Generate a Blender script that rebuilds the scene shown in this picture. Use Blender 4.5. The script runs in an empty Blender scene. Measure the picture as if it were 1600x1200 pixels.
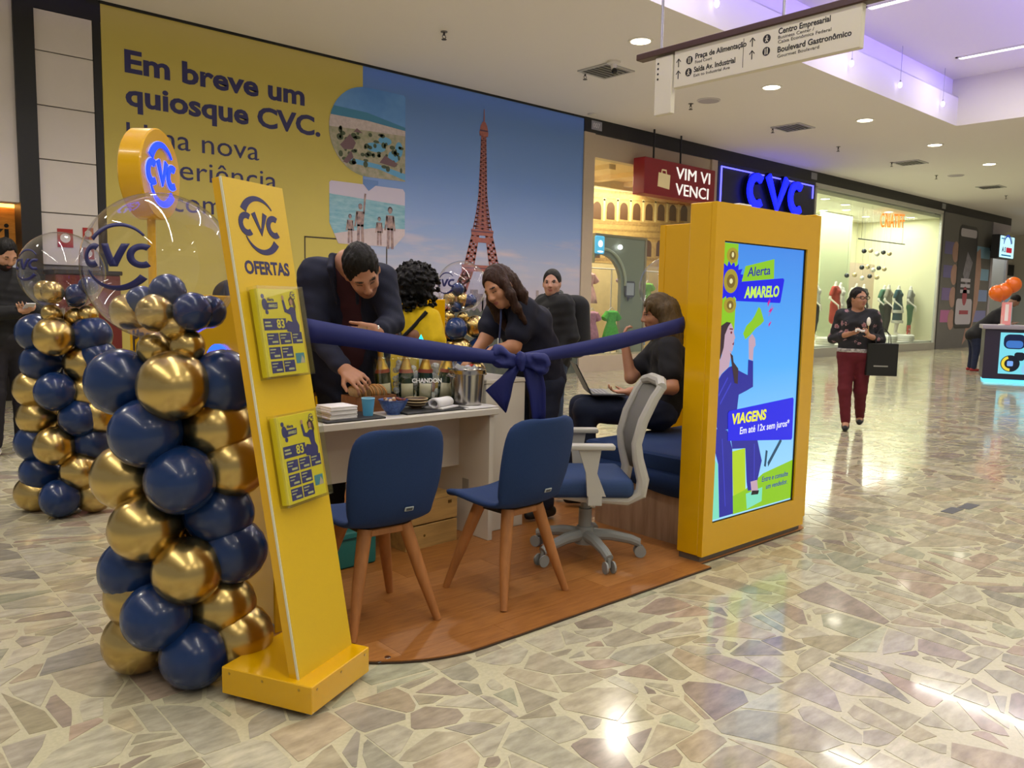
import bpy, bmesh, math, random
import numpy as np
from mathutils import Vector, Matrix
PI = math.pi
random.seed(7)
scene = bpy.context.scene
COL = scene.collection
# ------------------------------------------------------------------ camera
# world: X runs along the shop front to the right, Y runs into the shop front, Z up (metres)
YAW, PITCH, ROLL = math.radians(41.884), math.radians(5.905), math.radians(1.102)
fwd = Vector((math.cos(PITCH)*math.sin(YAW), math.cos(PITCH)*math.cos(YAW), -math.sin(PITCH)))
r0 = Vector((math.cos(YAW), -math.sin(YAW), 0)); u0 = r0.cross(fwd)
rgt = r0*math.cos(ROLL) + u0*math.sin(ROLL); upv = u0*math.cos(ROLL) - r0*math.sin(ROLL)
cam_d = bpy.data.cameras.new('camera'); cam = bpy.data.objects.new('camera', cam_d); COL.objects.link(cam)
cam_d.sensor_width = 36; cam_d.lens = 1268.8/1600*36; cam_d.clip_start = .05; cam_d.clip_end = 200
cam.matrix_world = Matrix(((rgt.x, upv.x, -fwd.x, 0), (rgt.y, upv.y, -fwd.y, 0), (rgt.z, upv.z, -fwd.z, 1.40), (0, 0, 0, 1)))
scene.camera = cam
# ------------------------------------------------------------------ world, exposure
vs = scene.view_settings
vs.view_transform = 'Standard'; vs.look = 'None'; vs.gamma = 1; vs.use_curve_mapping = False; vs.exposure = 0.0
wd = bpy.data.worlds.new('world'); scene.world = wd; wd.use_nodes = True
wd.node_tree.nodes['Background'].inputs[0].default_value = (1.0, .96, .95, 1)
wd.node_tree.nodes['Background'].inputs[1].default_value = .31
# ------------------------------------------------------------------ large lights: strips in the ceiling recess
ZC, ZU, YE, XE, YW = 4.91, 5.80, 6.35, 17.1, 11.015     # lower ceiling, upper ceiling, recess edge, recess end, shop front
def area(name, loc, sx, sy, power, col=(1, 1, 1), rot=(0, 0, 0), spread=PI, shape='RECTANGLE'):
    l = bpy.data.lights.new(name, 'AREA'); l.shape = shape; l.size = sx; l.size_y = sy
    l.energy = power; l.color = col; l.spread = spread
    o = bpy.data.objects.new(name, l); COL.objects.link(o); o.location = loc; o.rotation_euler = rot
    return o
WARM = (1.0, .92, .78)
STRIPS = [-2.4, 1.1, 4.6, 8.1, 12.2, 15.7]
for i, x in enumerate(STRIPS):
    area('recess_strip_light', (x, 1.6, ZU-.03), .10, 8.5, 145, (1, .955, .87))
# unseen violet line, its place assumed, added to wash the fascia and raised ceiling
area('added_violet_line', (8.0, 1.2, 4.97), 18, .06, 170, (.25, .18, 1.0), (math.radians(104), 0, 0), math.radians(34))
# ------------------------------------------------------------------ colour and material helpers
def lin(c):
    if isinstance(c, str):
        c = c.lstrip('#'); c = tuple(int(c[i:i+2], 16) for i in (0, 2, 4))
    c = [x/255 for x in c]
    return tuple(x/12.92 if x <= .04045 else ((x+.055)/1.055)**2.4 for x in c) + (1.0,)
MATS = {}
def M(name, col='#808080', rough=.5, metal=0, emit=None, es=0, noise=None, bump=None, coat=0, trans=0, ior=1.45, sheen=0, stretch=(1, 1, 1), spec=.5, alpha=1, col2=None, vcol=None):
    """procedural principled material; noise=(scale, amount) shades between col and col2, bump=(scale, strength)"""
    if name in MATS: return MATS[name]
    m = bpy.data.materials.new(name); m.use_nodes = True; nt = m.node_tree; N = nt.nodes; L = nt.links
    b = N['Principled BSDF']
    I = b.inputs
    I['Base Color'].default_value = lin(col); I['Roughness'].default_value = rough; I['Metallic'].default_value = metal
    I['Coat Weight'].default_value = coat; I['Coat Roughness'].default_value = .05
    I['Transmission Weight'].default_value = trans; I['IOR'].default_value = ior
    I['Specular IOR Level'].default_value = spec; I['Alpha'].default_value = alpha
    if sheen: I['Sheen Weight'].default_value = sheen
    if emit: I['Emission Color'].default_value = lin(emit); I['Emission Strength'].default_value = es
    base = None
    if vcol:
        at = N.new('ShaderNodeAttribute'); at.attribute_name = vcol; base = at.outputs['Color']; L.new(base, I['Base Color'])
    if noise or bump:
        tc = N.new('ShaderNodeTexCoord'); mp = N.new('ShaderNodeMapping'); mp.inputs['Scale'].default_value = stretch
        L.new(tc.outputs['Object'], mp.inputs[0])
    if noise:
        n = N.new('ShaderNodeTexNoise'); n.inputs['Scale'].default_value = noise[0]; n.inputs['Detail'].default_value = 5
        n.inputs['Roughness'].default_value = .6
        L.new(mp.outputs[0], n.inputs['Vector'])
        mr = N.new('ShaderNodeMapRange'); mr.inputs['From Min'].default_value = .3; mr.inputs['From Max'].default_value = .7
        L.new(n.outputs['Fac'], mr.inputs['Value'])
        mx = N.new('ShaderNodeMix'); mx.data_type = 'RGBA'
        if vcol:
            mx.blend_type = 'MULTIPLY'; mx.inputs[0].default_value = 1; L.new(base, mx.inputs[6])
            mr.inputs['To Min'].default_value = 1-noise[1]; mr.inputs['To Max'].default_value = 1+noise[1]*.4
            L.new(mr.outputs[0], mx.inputs[7])
        else:
            L.new(mr.outputs[0], mx.inputs[0]); mx.inputs[6].default_value = lin(col)
            c2 = lin(col2) if col2 else tuple(x*(1-noise[1]) for x in lin(col)[:3])+(1,)
            mx.inputs[7].default_value = c2
        L.new(mx.outputs[2], I['Base Color'])
    if bump:
        n2 = N.new('ShaderNodeTexNoise'); n2.inputs['Scale'].default_value = bump[0]; n2.inputs['Detail'].default_value = 3
        L.new(mp.outputs[0], n2.inputs['Vector'])
        bp = N.new('ShaderNodeBump'); bp.inputs['Strength'].default_value = bump[1]; bp.inputs['Distance'].default_value = .01
        L.new(n2.outputs['Fac'], bp.inputs['Height']); L.new(bp.outputs[0], I['Normal'])
    MATS[name] = m
    return m
def film(name, tint='#ffffff', base=.04, rough=.01, edge=.9):
    """thin clear film or pane: see-through, mirror-like towards grazing angles"""
    if name in MATS: return MATS[name]
    m = bpy.data.materials.new(name); m.use_nodes = True; nt = m.node_tree; N = nt.nodes; L = nt.links; N.remove(N['Principled BSDF'])
    tr = N.new('ShaderNodeBsdfTransparent'); tr.inputs[0].default_value = lin(tint); gl = N.new('ShaderNodeBsdfGlossy'); gl.inputs['Roughness'].default_value = rough
    lw = N.new('ShaderNodeLayerWeight'); lw.inputs['Blend'].default_value = .5
    pw = N.new('ShaderNodeMath'); pw.operation = 'POWER'; pw.inputs[1].default_value = 3.0; L.new(lw.outputs['Facing'], pw.inputs[0])
    mr = N.new('ShaderNodeMapRange'); mr.inputs['To Min'].default_value = base; mr.inputs['To Max'].default_value = edge; L.new(pw.outputs[0], mr.inputs['Value'])
    mx = N.new('ShaderNodeMixShader'); L.new(mr.outputs[0], mx.inputs[0]); L.new(tr.outputs[0], mx.inputs[1]); L.new(gl.outputs[0], mx.inputs[2]); L.new(mx.outputs[0], N['Material Output'].inputs[0])
    MATS[name] = m; return m
def glow(name, col, s):
    return M(name, col, rough=.6, emit=col, es=s)
# ------------------------------------------------------------------ mesh helpers
class MB:
    def __init__(s): s.bm = bmesh.new()
    def _xf(s, vs, mat):
        if mat is not None: bmesh.ops.transform(s.bm, matrix=mat, verts=vs)
    def box(s, lo, hi, bev=0, seg=2, mat=None):
        lo = Vector(lo); hi = Vector(hi); c = (lo+hi)/2; d = hi-lo
        r = bmesh.ops.create_cube(s.bm, size=1, matrix=Matrix.Translation(c) @ Matrix.Diagonal((abs(d.x), abs(d.y), abs(d.z), 1)))
        vs = r['verts']
        if bev:
            es = list({e for v in vs for e in v.link_edges})
            rr = bmesh.ops.bevel(s.bm, geom=es, offset=bev, segments=seg, affect='EDGES', profile=.6)
            vs = list({v for f in rr['faces'] for v in f.verts} | {v for v in vs if v.is_valid})
        s._xf(vs, mat); return s
    def cyl(s, p0, p1, r0, r1=None, seg=20, cap=True):
        p0 = Vector(p0); p1 = Vector(p1); r1 = r0 if r1 is None else r1; d = p1-p0
        q = d.to_track_quat('Z', 'Y').to_matrix().to_4x4()
        bmesh.ops.create_cone(s.bm, cap_ends=cap, segments=seg, radius1=max(r0, 1e-5), radius2=max(r1, 1e-5), depth=d.length, matrix=Matrix.Translation((p0+p1)/2) @ q)
        return s
    def ball(s, c, r, u=24, v=16, mat=None):
        r = (r, r, r) if isinstance(r, (int, float)) else r
        mt = Matrix.Translation(c) @ (mat if mat is not None else Matrix.Identity(4)) @ Matrix.Diagonal((*r, 1))
        bmesh.ops.create_uvsphere(s.bm, u_segments=u, v_segments=v, radius=1, matrix=mt); return s
    def lathe(s, prof, seg=28, c=(0, 0, 0), mat=None, close=False):
        rings = []
        for r, z in prof:
            rings.append([s.bm.verts.new((c[0]+r*math.cos(2*PI*i/seg), c[1]+r*math.sin(2*PI*i/seg), c[2]+z)) for i in range(seg)] if r > 1e-6 else [s.bm.verts.new((c[0], c[1], c[2]+z))])
        for a, b in zip(rings, rings[1:]):
            for i in range(seg):
                j = (i+1) % seg
                q = [a[i % len(a)], a[j % len(a)], b[j % len(b)], b[i % len(b)]]
                q = list(dict.fromkeys(q))
                if len(q) > 2: s.bm.faces.new(q)
        s._xf([v for r in rings for v in r], mat); return s
    def tube(s, pts, r, seg=8, cap=True):
        pts = [Vector(p) for p in pts]; n = len(pts); R = r if isinstance(r, (list, tuple)) else [r]*n
        rings = []; ref = None
        for i, p in enumerate(pts):
            t = (pts[min(i+1, n-1)]-pts[max(i-1, 0)]).normalized()
            if ref is None: ref = t.orthogonal().normalized()
            ref = (ref - t*ref.dot(t)).normalized(); b = t.cross(ref)
            rings.append([s.bm.verts.new(p+(ref*math.cos(2*PI*k/seg)+b*math.sin(2*PI*k/seg))*R[i]) for k in range(seg)])
        for a, b in zip(rings, rings[1:]):
            for k in range(seg): s.bm.faces.new([a[k], a[(k+1) % seg], b[(k+1) % seg], b[k]])
        if cap:
            s.bm.faces.new(rings[0][::-1]); s.bm.faces.new(rings[-1])
        return s
    def prism(s, poly, z0, z1, mat=None):
        """2D polygon extruded along local z from z0 to z1"""
        a = [s.bm.verts.new((x, y, z0)) for x, y in poly]; b = [s.bm.verts.new((x, y, z1)) for x, y in poly]; n = len(poly)
        s.bm.faces.new(a[::-1]); s.bm.faces.new(b)
        for i in range(n): s.bm.faces.new([a[i], a[(i+1) % n], b[(i+1) % n], b[i]])
        s._xf(a+b, mat); return s
    def face(s, pts):
        s.bm.faces.new([s.bm.verts.new(p) for p in pts]); return s
    def sheet(s, rows, thick=0):
        """grid of points -> quads"""
        vs = [[s.bm.verts.new(p) for p in r] for r in rows]
        for a, b in zip(vs, vs[1:]):
            for i in range(len(a)-1): s.bm.faces.new([a[i], a[i+1], b[i+1], b[i]])
        return s
    def build(s, name, mat, parent=None, smooth=True, angle=35, thick=0, sub=0):
        bmesh.ops.recalc_face_normals(s.bm, faces=s.bm.faces[:])
        me = bpy.data.meshes.new(name); s.bm.to_mesh(me); s.bm.free()
        return obj(name, me, mat, parent, smooth, angle, thick, sub)
def obj(name, me, mat, parent=None, smooth=True, angle=35, thick=0, sub=0):
    o = bpy.data.objects.new(name, me); COL.objects.link(o)
    if mat is not None:
        me.materials.clear(); me.materials.append(mat)
    if smooth:
        me.shade_smooth()
        if angle < 180: me.set_sharp_from_angle(angle=math.radians(angle))
    if thick:
        md = o.modifiers.new('thickness', 'SOLIDIFY'); md.thickness = thick; md.offset = 0
    if sub:
        md = o.modifiers.new('smooth', 'SUBSURF'); md.levels = sub; md.render_levels = sub
    if parent is not None: o.parent = parent
    return o
def tag(o, label, cat, group=None):
    o['label'] = label; o['category'] = cat
    if group: o['group'] = group
    return o
def thing(name, label, cat, loc=(0, 0, 0), rz=0, group=None):
    o = bpy.data.objects.new(name, None); COL.objects.link(o); o.empty_display_size = .1
    o.location = loc; o.rotation_euler = (0, 0, rz)
    return tag(o, label, cat, group)
def struct(o):
    o['kind'] = 'structure'; return o
def sempty(name, loc=(0, 0, 0)):
    o = bpy.data.objects.new(name, None); COL.objects.link(o); o.location = loc; o['kind'] = 'structure'; return o
def copy_tree(o, parent=None):
    c = o.copy(); COL.objects.link(c); c.parent = parent
    for ch in [x for x in bpy.data.objects if x.parent == o]: copy_tree(ch, c)
    return c
def frame(origin, ex, ez):
    """matrix whose x axis is ex, z axis ez (the normal), y = ez x ex"""
    ex = Vector(ex).normalized(); ez = Vector(ez).normalized(); ey = ez.cross(ex)
    return Matrix(((ex.x, ey.x, ez.x, origin[0]), (ex.y, ey.y, ez.y, origin[1]), (ex.z, ey.z, ez.z, origin[2]), (0, 0, 0, 1)))
def on_wall(x, z, off=0):          # drawing frame on the shop front: local x = world X, local y = world Z, normal towards the hall
    return frame((x, YW-off, z), (1, 0, 0), (0, -1, 0))
def text(name, s, size, mat, parent, mw, ext=.002, bold=0, align='LEFT', sx=1, shear=0, spacing=1, width=None):
    cu = bpy.data.curves.new(name, 'FONT'); cu.body = s; cu.size = size; cu.extrude = ext; cu.offset = bold; cu.align_x = align
    cu.shear = shear; cu.space_character = spacing; cu.resolution_u = 3
    o = bpy.data.objects.new(name, cu); COL.objects.link(o)
    me = bpy.data.meshes.new_from_object(o.evaluated_get(bpy.context.evaluated_depsgraph_get()))
    bpy.data.objects.remove(o); bpy.data.curves.remove(cu)
    if width and me.vertices:
        xs = [v.co.x for v in me.vertices]; sx = width/(max(xs)-min(xs)); dx = min(xs) if align == 'LEFT' else 0
        for v in me.vertices: v.co.x -= dx
    me.transform(mw @ Matrix.Diagonal((sx, 1, 1, 1)))
    return obj(name, me, mat, parent, smooth=False)
def flat(name, polys, mat, parent, mw, ext=.002):
    """one or more 2D polygons as a thin printed layer"""
    b = MB()
    for p in polys: b.prism(p, 0, ext, mw)
    return b.build(name, mat, parent, smooth=False)
def circ(cx, cy, rx, ry=None, a0=0, a1=2*PI, n=28):
    ry = rx if ry is None else ry
    full = abs(a1-a0-2*PI) < 1e-6
    return [(cx+rx*math.cos(a0+(a1-a0)*i/n), cy+ry*math.sin(a0+(a1-a0)*i/n)) for i in range(n if full else n+1)]
def arc_band(cx, cy, r, w0, w1, a0, a1, n=20):
    """crescent stroke along an arc, half-width from w0 (start) to w1 (end)"""
    out, inn = [], []
    for i in range(n+1):
        t = i/n; a = a0+(a1-a0)*t; w = w0+(w1-w0)*t
        out.append((cx+(r+w)*math.cos(a), cy+(r+w)*math.sin(a))); inn.append((cx+(r-w)*math.cos(a), cy+(r-w)*math.sin(a)))
    return out+inn[::-1]
def stroke(pts, w):
    """polyline with round-ish ends as polygon"""
    L, R = [], []
    for i, p in enumerate(pts):
        a = Vector(pts[max(i-1, 0)]); b = Vector(pts[min(i+1, len(pts)-1)]); t = (b-a).normalized(); n = Vector((-t.y, t.x))*w
        e = t*(-w*.5 if i == 0 else w*.5 if i == len(pts)-1 else 0)
        L.append((p[0]+n.x+e.x, p[1]+n.y+e.y)); R.append((p[0]-n.x+e.x, p[1]-n.y+e.y))
    return L+R[::-1]
def logo(name, mat, parent, mw, h, ext=.003, k=1.0):
    """round travel logo: C V C between two swooshes, overall height h"""
    r = h/2; P = []
    P.append(arc_band(0, .03*r, .80*r, .13*r, .02*r, math.radians(150), math.radians(38), 18))
    P.append(arc_band(0, -.03*r, .80*r, .02*r, .13*r, math.radians(205), math.radians(322), 18))
    for cx in (-.62*r, .64*r):
        P.append(arc_band(cx, 0, .27*r, .095*r*k, .095*r*k, math.radians(55), math.radians(305), 16))
    P.append(stroke([(-.25*r, .33*r), (0, -.24*r), (.25*r, .33*r)], .095*r*k))
    return flat(name, P, mat, parent, mw, ext)
# ------------------------------------------------------------------ smooth bodies: rounded limbs blended into one continuous skin
class Skin:
    """smooth-blended tapered limbs and ellipsoids, turned into one closed surface"""
    def __init__(s): s.P = []
    def limb(s, a, b, ra, rb=None, k=.02, op='u'):
        s.P.append(('c', np.array(a, float), np.array(b, float), ra, ra if rb is None else rb, k, op)); return s
    def chain(s, pts, rs_, k=.02):
        for i in range(len(pts)-1): s.limb(pts[i], pts[i+1], rs_[i], rs_[i+1], k)
        return s
    def egg(s, c, rad, R=None, k=.02, op='u'):
        s.P.append(('e', np.array(c, float), np.eye(3) if R is None else R, np.array(rad, float), 0, k, op)); return s
    def cut(s, p, n): s.P.append(('p', np.array(p, float), np.array(n, float)/np.linalg.norm(n))); return s
    def wrinkle(s, amp, freq, seed=0): s.P.append(('n', amp, freq, seed)); return s
    def mesh(s, name, h):
        lo = np.full(3, 1e9); hi = -lo
        for p in s.P:
            if p[0] == 'c' and p[6] == 'u':
                m = max(p[3], p[4]); lo = np.minimum(lo, np.minimum(p[1], p[2])-m); hi = np.maximum(hi, np.maximum(p[1], p[2])+m)
            elif p[0] == 'e' and p[6] == 'u':
                m = p[3].max(); lo = np.minimum(lo, p[1]-m); hi = np.maximum(hi, p[1]+m)
        lo -= 4*h; hi += 4*h
        n = np.ceil((hi-lo)/h).astype(int)+1
        F = np.full(n, 1.0, np.float32)
        ax = [lo[i]+h*np.arange(n[i]) for i in range(3)]
        for p in s.P:
            if p[0] in 'ce':
                if p[0] == 'c': m = max(p[3], p[4]); a0 = np.minimum(p[1], p[2])-m; a1 = np.maximum(p[1], p[2])+m
                else: m = p[3].max(); a0 = p[1]-m; a1 = p[1]+m
                mg = p[5]+3*h
                i0 = np.clip(((a0-mg-lo)/h).astype(int), 0, n-1); i1 = np.clip(((a1+mg-lo)/h).astype(int)+2, 0, n)
                if (i1 <= i0).any(): continue
                sl = tuple(slice(i0[i], i1[i]) for i in range(3))
                X = ax[0][sl[0]][:, None, None]; Y = ax[1][sl[1]][None, :, None]; Z = ax[2][sl[2]][None, None, :]
                if p[0] == 'c':
                    d = p[2]-p[1]; L2 = d@d+1e-12
                    t = np.clip(((X-p[1][0])*d[0]+(Y-p[1][1])*d[1]+(Z-p[1][2])*d[2])/L2, 0, 1)
                    D = np.sqrt((X-p[1][0]-t*d[0])**2+(Y-p[1][1]-t*d[1])**2+(Z-p[1][2]-t*d[2])**2)-(p[3]+(p[4]-p[3])*t)
                else:
                    R = p[2]; q = [(X-p[1][0])*R[0, i]+(Y-p[1][1])*R[1, i]+(Z-p[1][2])*R[2, i] for i in range(3)]
                    k0 = np.sqrt(sum((q[i]/p[3][i])**2 for i in range(3))); k1 = np.sqrt(sum((q[i]/p[3][i]**2)**2 for i in range(3)))+1e-9
                    D = k0*(k0-1)/k1
                k = p[5]; A = F[sl]
                if p[6] == 'u':
                    hh = np.maximum(k-np.abs(A-D), 0)/k; F[sl] = np.minimum(A, D)-hh*hh*k*.25
                else:
                    D = -D; hh = np.maximum(k-np.abs(A-D), 0)/k; F[sl] = np.maximum(A, D)+hh*hh*k*.25
            elif p[0] == 'p':
                D = (ax[0][:, None, None]-p[1][0])*p[2][0]+(ax[1][None, :, None]-p[1][1])*p[2][1]+(ax[2][None, None, :]-p[1][2])*p[2][2]
                F = np.maximum(F, D).astype(np.float32)
            else:
                r_ = np.random.RandomState(p[3]); N = 0
                for q in range(4):
                    v = r_.normal(size=3); v *= p[2]*(1+.5*q)/np.linalg.norm(v)
                    N = N+np.sin(ax[0][:, None, None]*v[0]+ax[1][None, :, None]*v[1]+ax[2][None, None, :]*v[2]+r_.uniform(0, 6))
                F = F+(p[1]*.4*N).astype(np.float32)
        S = F < 0
        cnt = np.zeros(n-1, np.int8)
        for i in (0, 1):
            for j in (0, 1):
                for k in (0, 1): cnt += S[i:n[0]-1+i, j:n[1]-1+j, k:n[2]-1+k]
        act = (cnt > 0) & (cnt < 8); ids = np.full(n-1, -1, np.int64); C = np.argwhere(act); ids[act] = np.arange(len(C))
        co = [(i, j, k) for i in (0, 1) for j in (0, 1) for k in (0, 1)]
        val = {c: F[C[:, 0]+c[0], C[:, 1]+c[1], C[:, 2]+c[2]] for c in co}
        acc = np.zeros((len(C), 3)); nn = np.zeros(len(C))
        for c in co:
            for a in range(3):
                if c[a] == 0:
                    d = list(c); d[a] = 1; d = tuple(d); u, v = val[c], val[d]; x = (u < 0) != (v < 0)
                    t = np.where(x, u/np.where(x, u-v, 1), 0); P = np.tile(np.array(c, float), (len(C), 1)); P[:, a] = t
                    acc[x] += P[x]; nn[x] += 1
        V = lo+h*(C+acc/nn[:, None]); Q = []
        for a in range(3):
            b_, c_ = (a+1) % 3, (a+2) % 3
            s0 = [slice(None)]*3; s1 = [slice(None)]*3; s0[a] = slice(0, -1); s1[a] = slice(1, None)
            E = np.argwhere(S[tuple(s0)] != S[tuple(s1)])
            E = E[(E[:, b_] > 0) & (E[:, c_] > 0) & (E[:, b_] < n[b_]-1) & (E[:, c_] < n[c_]-1)]
            o = np.zeros(3, int)
            def gid(db, dc):
                e = E.copy(); e[:, b_] -= db; e[:, c_] -= dc; return ids[e[:, 0], e[:, 1], e[:, 2]]
            q = np.stack([gid(1, 1), gid(0, 1), gid(0, 0), gid(1, 0)], 1)
            fl = ~S[E[:, 0], E[:, 1], E[:, 2]]; q[fl] = q[fl][:, ::-1]; Q.append(q)
        Q = np.concatenate(Q); Q = Q[(Q >= 0).all(1)]
        # two rounds of gentle smoothing
        for _ in range(2):
            sm = np.zeros_like(V); c = np.zeros(len(V))
            for i in range(4):
                np.add.at(sm, Q[:, i], V[Q[:, (i+1) % 4]]); np.add.at(c, Q[:, i], 1)
                np.add.at(sm, Q[:, i], V[Q[:, (i-1) % 4]]); np.add.at(c, Q[:, i], 1)
            V = V*.45+.55*sm/np.maximum(c, 1)[:, None]
        me = bpy.data.meshes.new(name); me.vertices.add(len(V)); me.vertices.foreach_set('co', V.astype(np.float32).ravel())
        me.loops.add(len(Q)*4); me.loops.foreach_set('vertex_index', Q.astype(np.int32).ravel())
        me.polygons.add(len(Q)); me.polygons.foreach_set('loop_start', np.arange(0, len(Q)*4, 4, dtype=np.int32))
        me.update(calc_edges=True); me.validate()
        return me
    def build(s, name, h, mat, parent, paint=None, base=None):
        me = s.mesh(name, h)
        if paint is not None:
            nv = len(me.vertices); co = np.zeros(nv*3, np.float32); me.vertices.foreach_get('co', co); co = co.reshape(-1, 3)
            colr = np.tile(np.array(lin(base), np.float32), (nv, 1))
            for c, R, rad, col in paint:
                q = (co-np.array(c)) @ R; m = ((q/np.array(rad))**2).sum(1) < 1; colr[m] = lin(col)
            at = me.color_attributes.new('tint', 'FLOAT_COLOR', 'POINT'); at.data.foreach_set('color', colr.ravel())
        return obj(name, me, mat, parent, smooth=True, angle=180)
def V3(*a): return np.array(a, float)
def nrm(v): v = np.array(v, float); return v/(np.linalg.norm(v)+1e-12)
def head_frame(yaw=0, pitch=0, roll=0):
    """columns right, forward, up; the figure faces local -y, pitch>0 looks down, yaw>0 turns towards the figure's left (+x)"""
    cy, sy, cp, sp, cr, sr = math.cos(yaw), math.sin(yaw), math.cos(pitch), math.sin(pitch), math.cos(roll), math.sin(roll)
    f = V3(sy*cp, -cy*cp, -sp); r = V3(-cy, -sy, 0); u = np.cross(r, f); r2 = r*cr+u*sr; u2 = np.cross(r2, f)
    return np.stack([r2, f, u2], 1)
def add_head(sk, hc, H, neck, s=1.0, fem=False):
    def p(x, y, z): return hc+H @ V3(x, y, z)*s
    sk.egg(p(0, -.012, .022), V3(.076, .097, .100)*s, H, .03)
    sk.egg(p(0, .022, -.045), V3(.062 if not fem else .056, .072, .072)*s, H, .035)
    sk.egg(p(0, .060, -.088), V3(.030 if not fem else .024, .026, .022)*s, H, .03)
    sk.egg(p(0, .075, .018), V3(.055, .02, .014)*s, H, .02)
    for q in (-1, 1):
        sk.egg(p(q*.036, .066, -.030), V3(.022, .022, .022)*s, H, .02)
        sk.egg(p(q*.031, .098, .004), V3(.017, .012, .010)*s, H, .012, 's')
        sk.egg(p(q*.077, -.004, -.010), V3(.010, .018, .032)*s, H, .01)
        sk.egg(p(q*.013, .102, -.036), V3(.009, .011, .008)*s, H, .008)
    sk.limb(p(0, .092, .012), p(0, .112, -.028), .008*s, .013*s, .014)
    sk.egg(p(0, .090, -.058), V3(.023, .014, .006)*s, H, .006)
    sk.egg(p(0, .088, -.069), V3(.020, .014, .007)*s, H, .006)
    sk.limb(neck, p(0, -.03, -.07), .058*s if not fem else .048*s, .055*s if not fem else .046*s, .04)
def head_paint(hc, H, s=1.0, brow='#1c120d', lip='#a05a50', beard=None, eyes='open'):
    def p(x, y, z): return hc+H @ V3(x, y, z)*s
    P = []
    if beard:
        P += [(p(0, .06, -.085), H, V3(.06, .06, .045)*s, beard), (p(0, .09, -.047), H, V3(.032, .03, .010)*s, beard)]
    for q in (-1, 1):
        P += [(p(q*.033, .09, .024), H, V3(.020, .03, .0050)*s, brow)]
        if eyes == 'open': P += [(p(q*.031, .09, .004), H, V3(.013, .03, .0052)*s, '#b9aaa0'), (p(q*.031, .09, .004), H, V3(.0065, .03, .006)*s, '#1a1310'), (p(q*.031, .09, .009), H, V3(.016, .03, .0026)*s, '#2a1c16')]
        else: P += [(p(q*.031, .09, -.002), H, V3(.016, .03, .0032)*s, '#2a1c16')]
    P.append((p(0, .095, -.063), H, V3(.021, .02, .010)*s, lip))
    return P
def add_hand(sk, w, d, n, curl=.5, s=1.0, side=1):
    """w wrist, d pointing direction, n palm facing direction, side +-1 picks the thumb side"""
    w = np.array(w, float); d = nrm(d); n = nrm(np.array(n, float)-d*np.dot(n, d)); t = np.cross(d, n)*side
    for o in (-.027, -.009, .009, .027): sk.limb(w+t*o*s*.7, w+d*.085*s+t*o*1.15*s, .014*s, .012*s, .012)
    for o, L in ((-.034, .060), (-.0115, .074), (.0115, .078), (.034, .068)):
        p = w+d*.088*s+t*o*s; a = curl*.35; r_ = .0088*s
        for sgm, fr in enumerate((.45, .32, .25)):
            dv = d*math.cos(a)+n*math.sin(a)+t*o*1.2; q = p+nrm(dv)*L*fr*s*1.05
            sk.limb(p, q, r_, r_*.93, .004); p = q; r_ *= .93; a += curl*.75
    p = w+d*.03*s+t*.028*s; q = p+nrm(d*.6+t*.75+n*.35)*.042*s; e = q+nrm(d*.9+t*.25+n*.4)*.034*s
    sk.limb(p, q, .014*s, .0105*s, .012); sk.limb(q, e, .0105*s, .0085*s, .004)
def torso(sk, J, o=0, w=1.0, k=.05, fem=False, belly=0):
    lat = nrm(J['shL']-J['shR']); lh = nrm(J['hipL']-J['hipR'])
    ch, be, pe = J['chest'], J['belly'], J['pelvis']
    for q in (-1, 1):
        sk.limb(ch+lat*q*.078*w, be+lat*q*.062*w, .098*w+o, .098*w+o+belly, k); sk.limb(be+lat*q*.062*w, pe+lh*q*.072*w, .098*w+o+belly, .108*w+o, k)
    sk.limb(J['shL']-lat*.03, J['shR']+lat*.03, .062*w+o, .062*w+o, k)
    sk.limb(ch, J['neck'], .085*w+o*.6, .055+o*.6, k)
    if fem:
        fw = nrm(np.cross(lat, J['neck']-J['belly'])); fw = fw if np.dot(fw, J.get('fw', V3(0, -1, 0))) > 0 else -fw
        for q in (-1, 1): sk.egg(ch+lat*q*.075*w+fw*.075-nrm(J['neck']-be)*.02, V3(.062, .062, .062)+o, None, .04)
def arm(sk, J, q, o=0, w=1.0, part='all', k=.02):
    s_, e, h = J['sh'+q], J['el'+q], J['wr'+q]
    if part in ('all', 'upper'): sk.limb(s_, e, .054*w+o, .043*w+o, k)
    if part in ('all', 'lower'): sk.limb(e, h, .043*w+o, .029*w+o, k)
    if part == 'short': m = s_*.38+e*.62; sk.limb(s_, m, .056*w+o, .054*w+o*1.3, k)
    if part == '34': m = e*.45+h*.55; sk.limb(s_, e, .054*w+o, .046*w+o, k); sk.limb(e, m, .046*w+o, .040*w+o, k)
def leg(sk, J, q, o=0, w=1.0, k=.03, low=1.0):
    sk.limb(J['hip'+q], J['kn'+q], .092*w+o, .060*w+o, k); a = J['kn'+q]*(1-low)+J['an'+q]*low; sk.limb(J['kn'+q], a, .060*w+o, .040*w+o*low, k)
def shoe(sk, a, d, s=1.0, heel=0):
    d = nrm([d[0], d[1], 0]); z = a[2]-.075
    b = V3(a[0], a[1], z+.035)
    sk.limb(b-d*.045, b+d*.13*s+V3(0, 0, -.004), .038, .032, .02); sk.limb(a, b, .042, .04, .02); sk.cut(V3(0, 0, z+.002), V3(0, 0, -1))
m_skin = M('skin', rough=.5, vcol='tint', noise=(40, .06))
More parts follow.
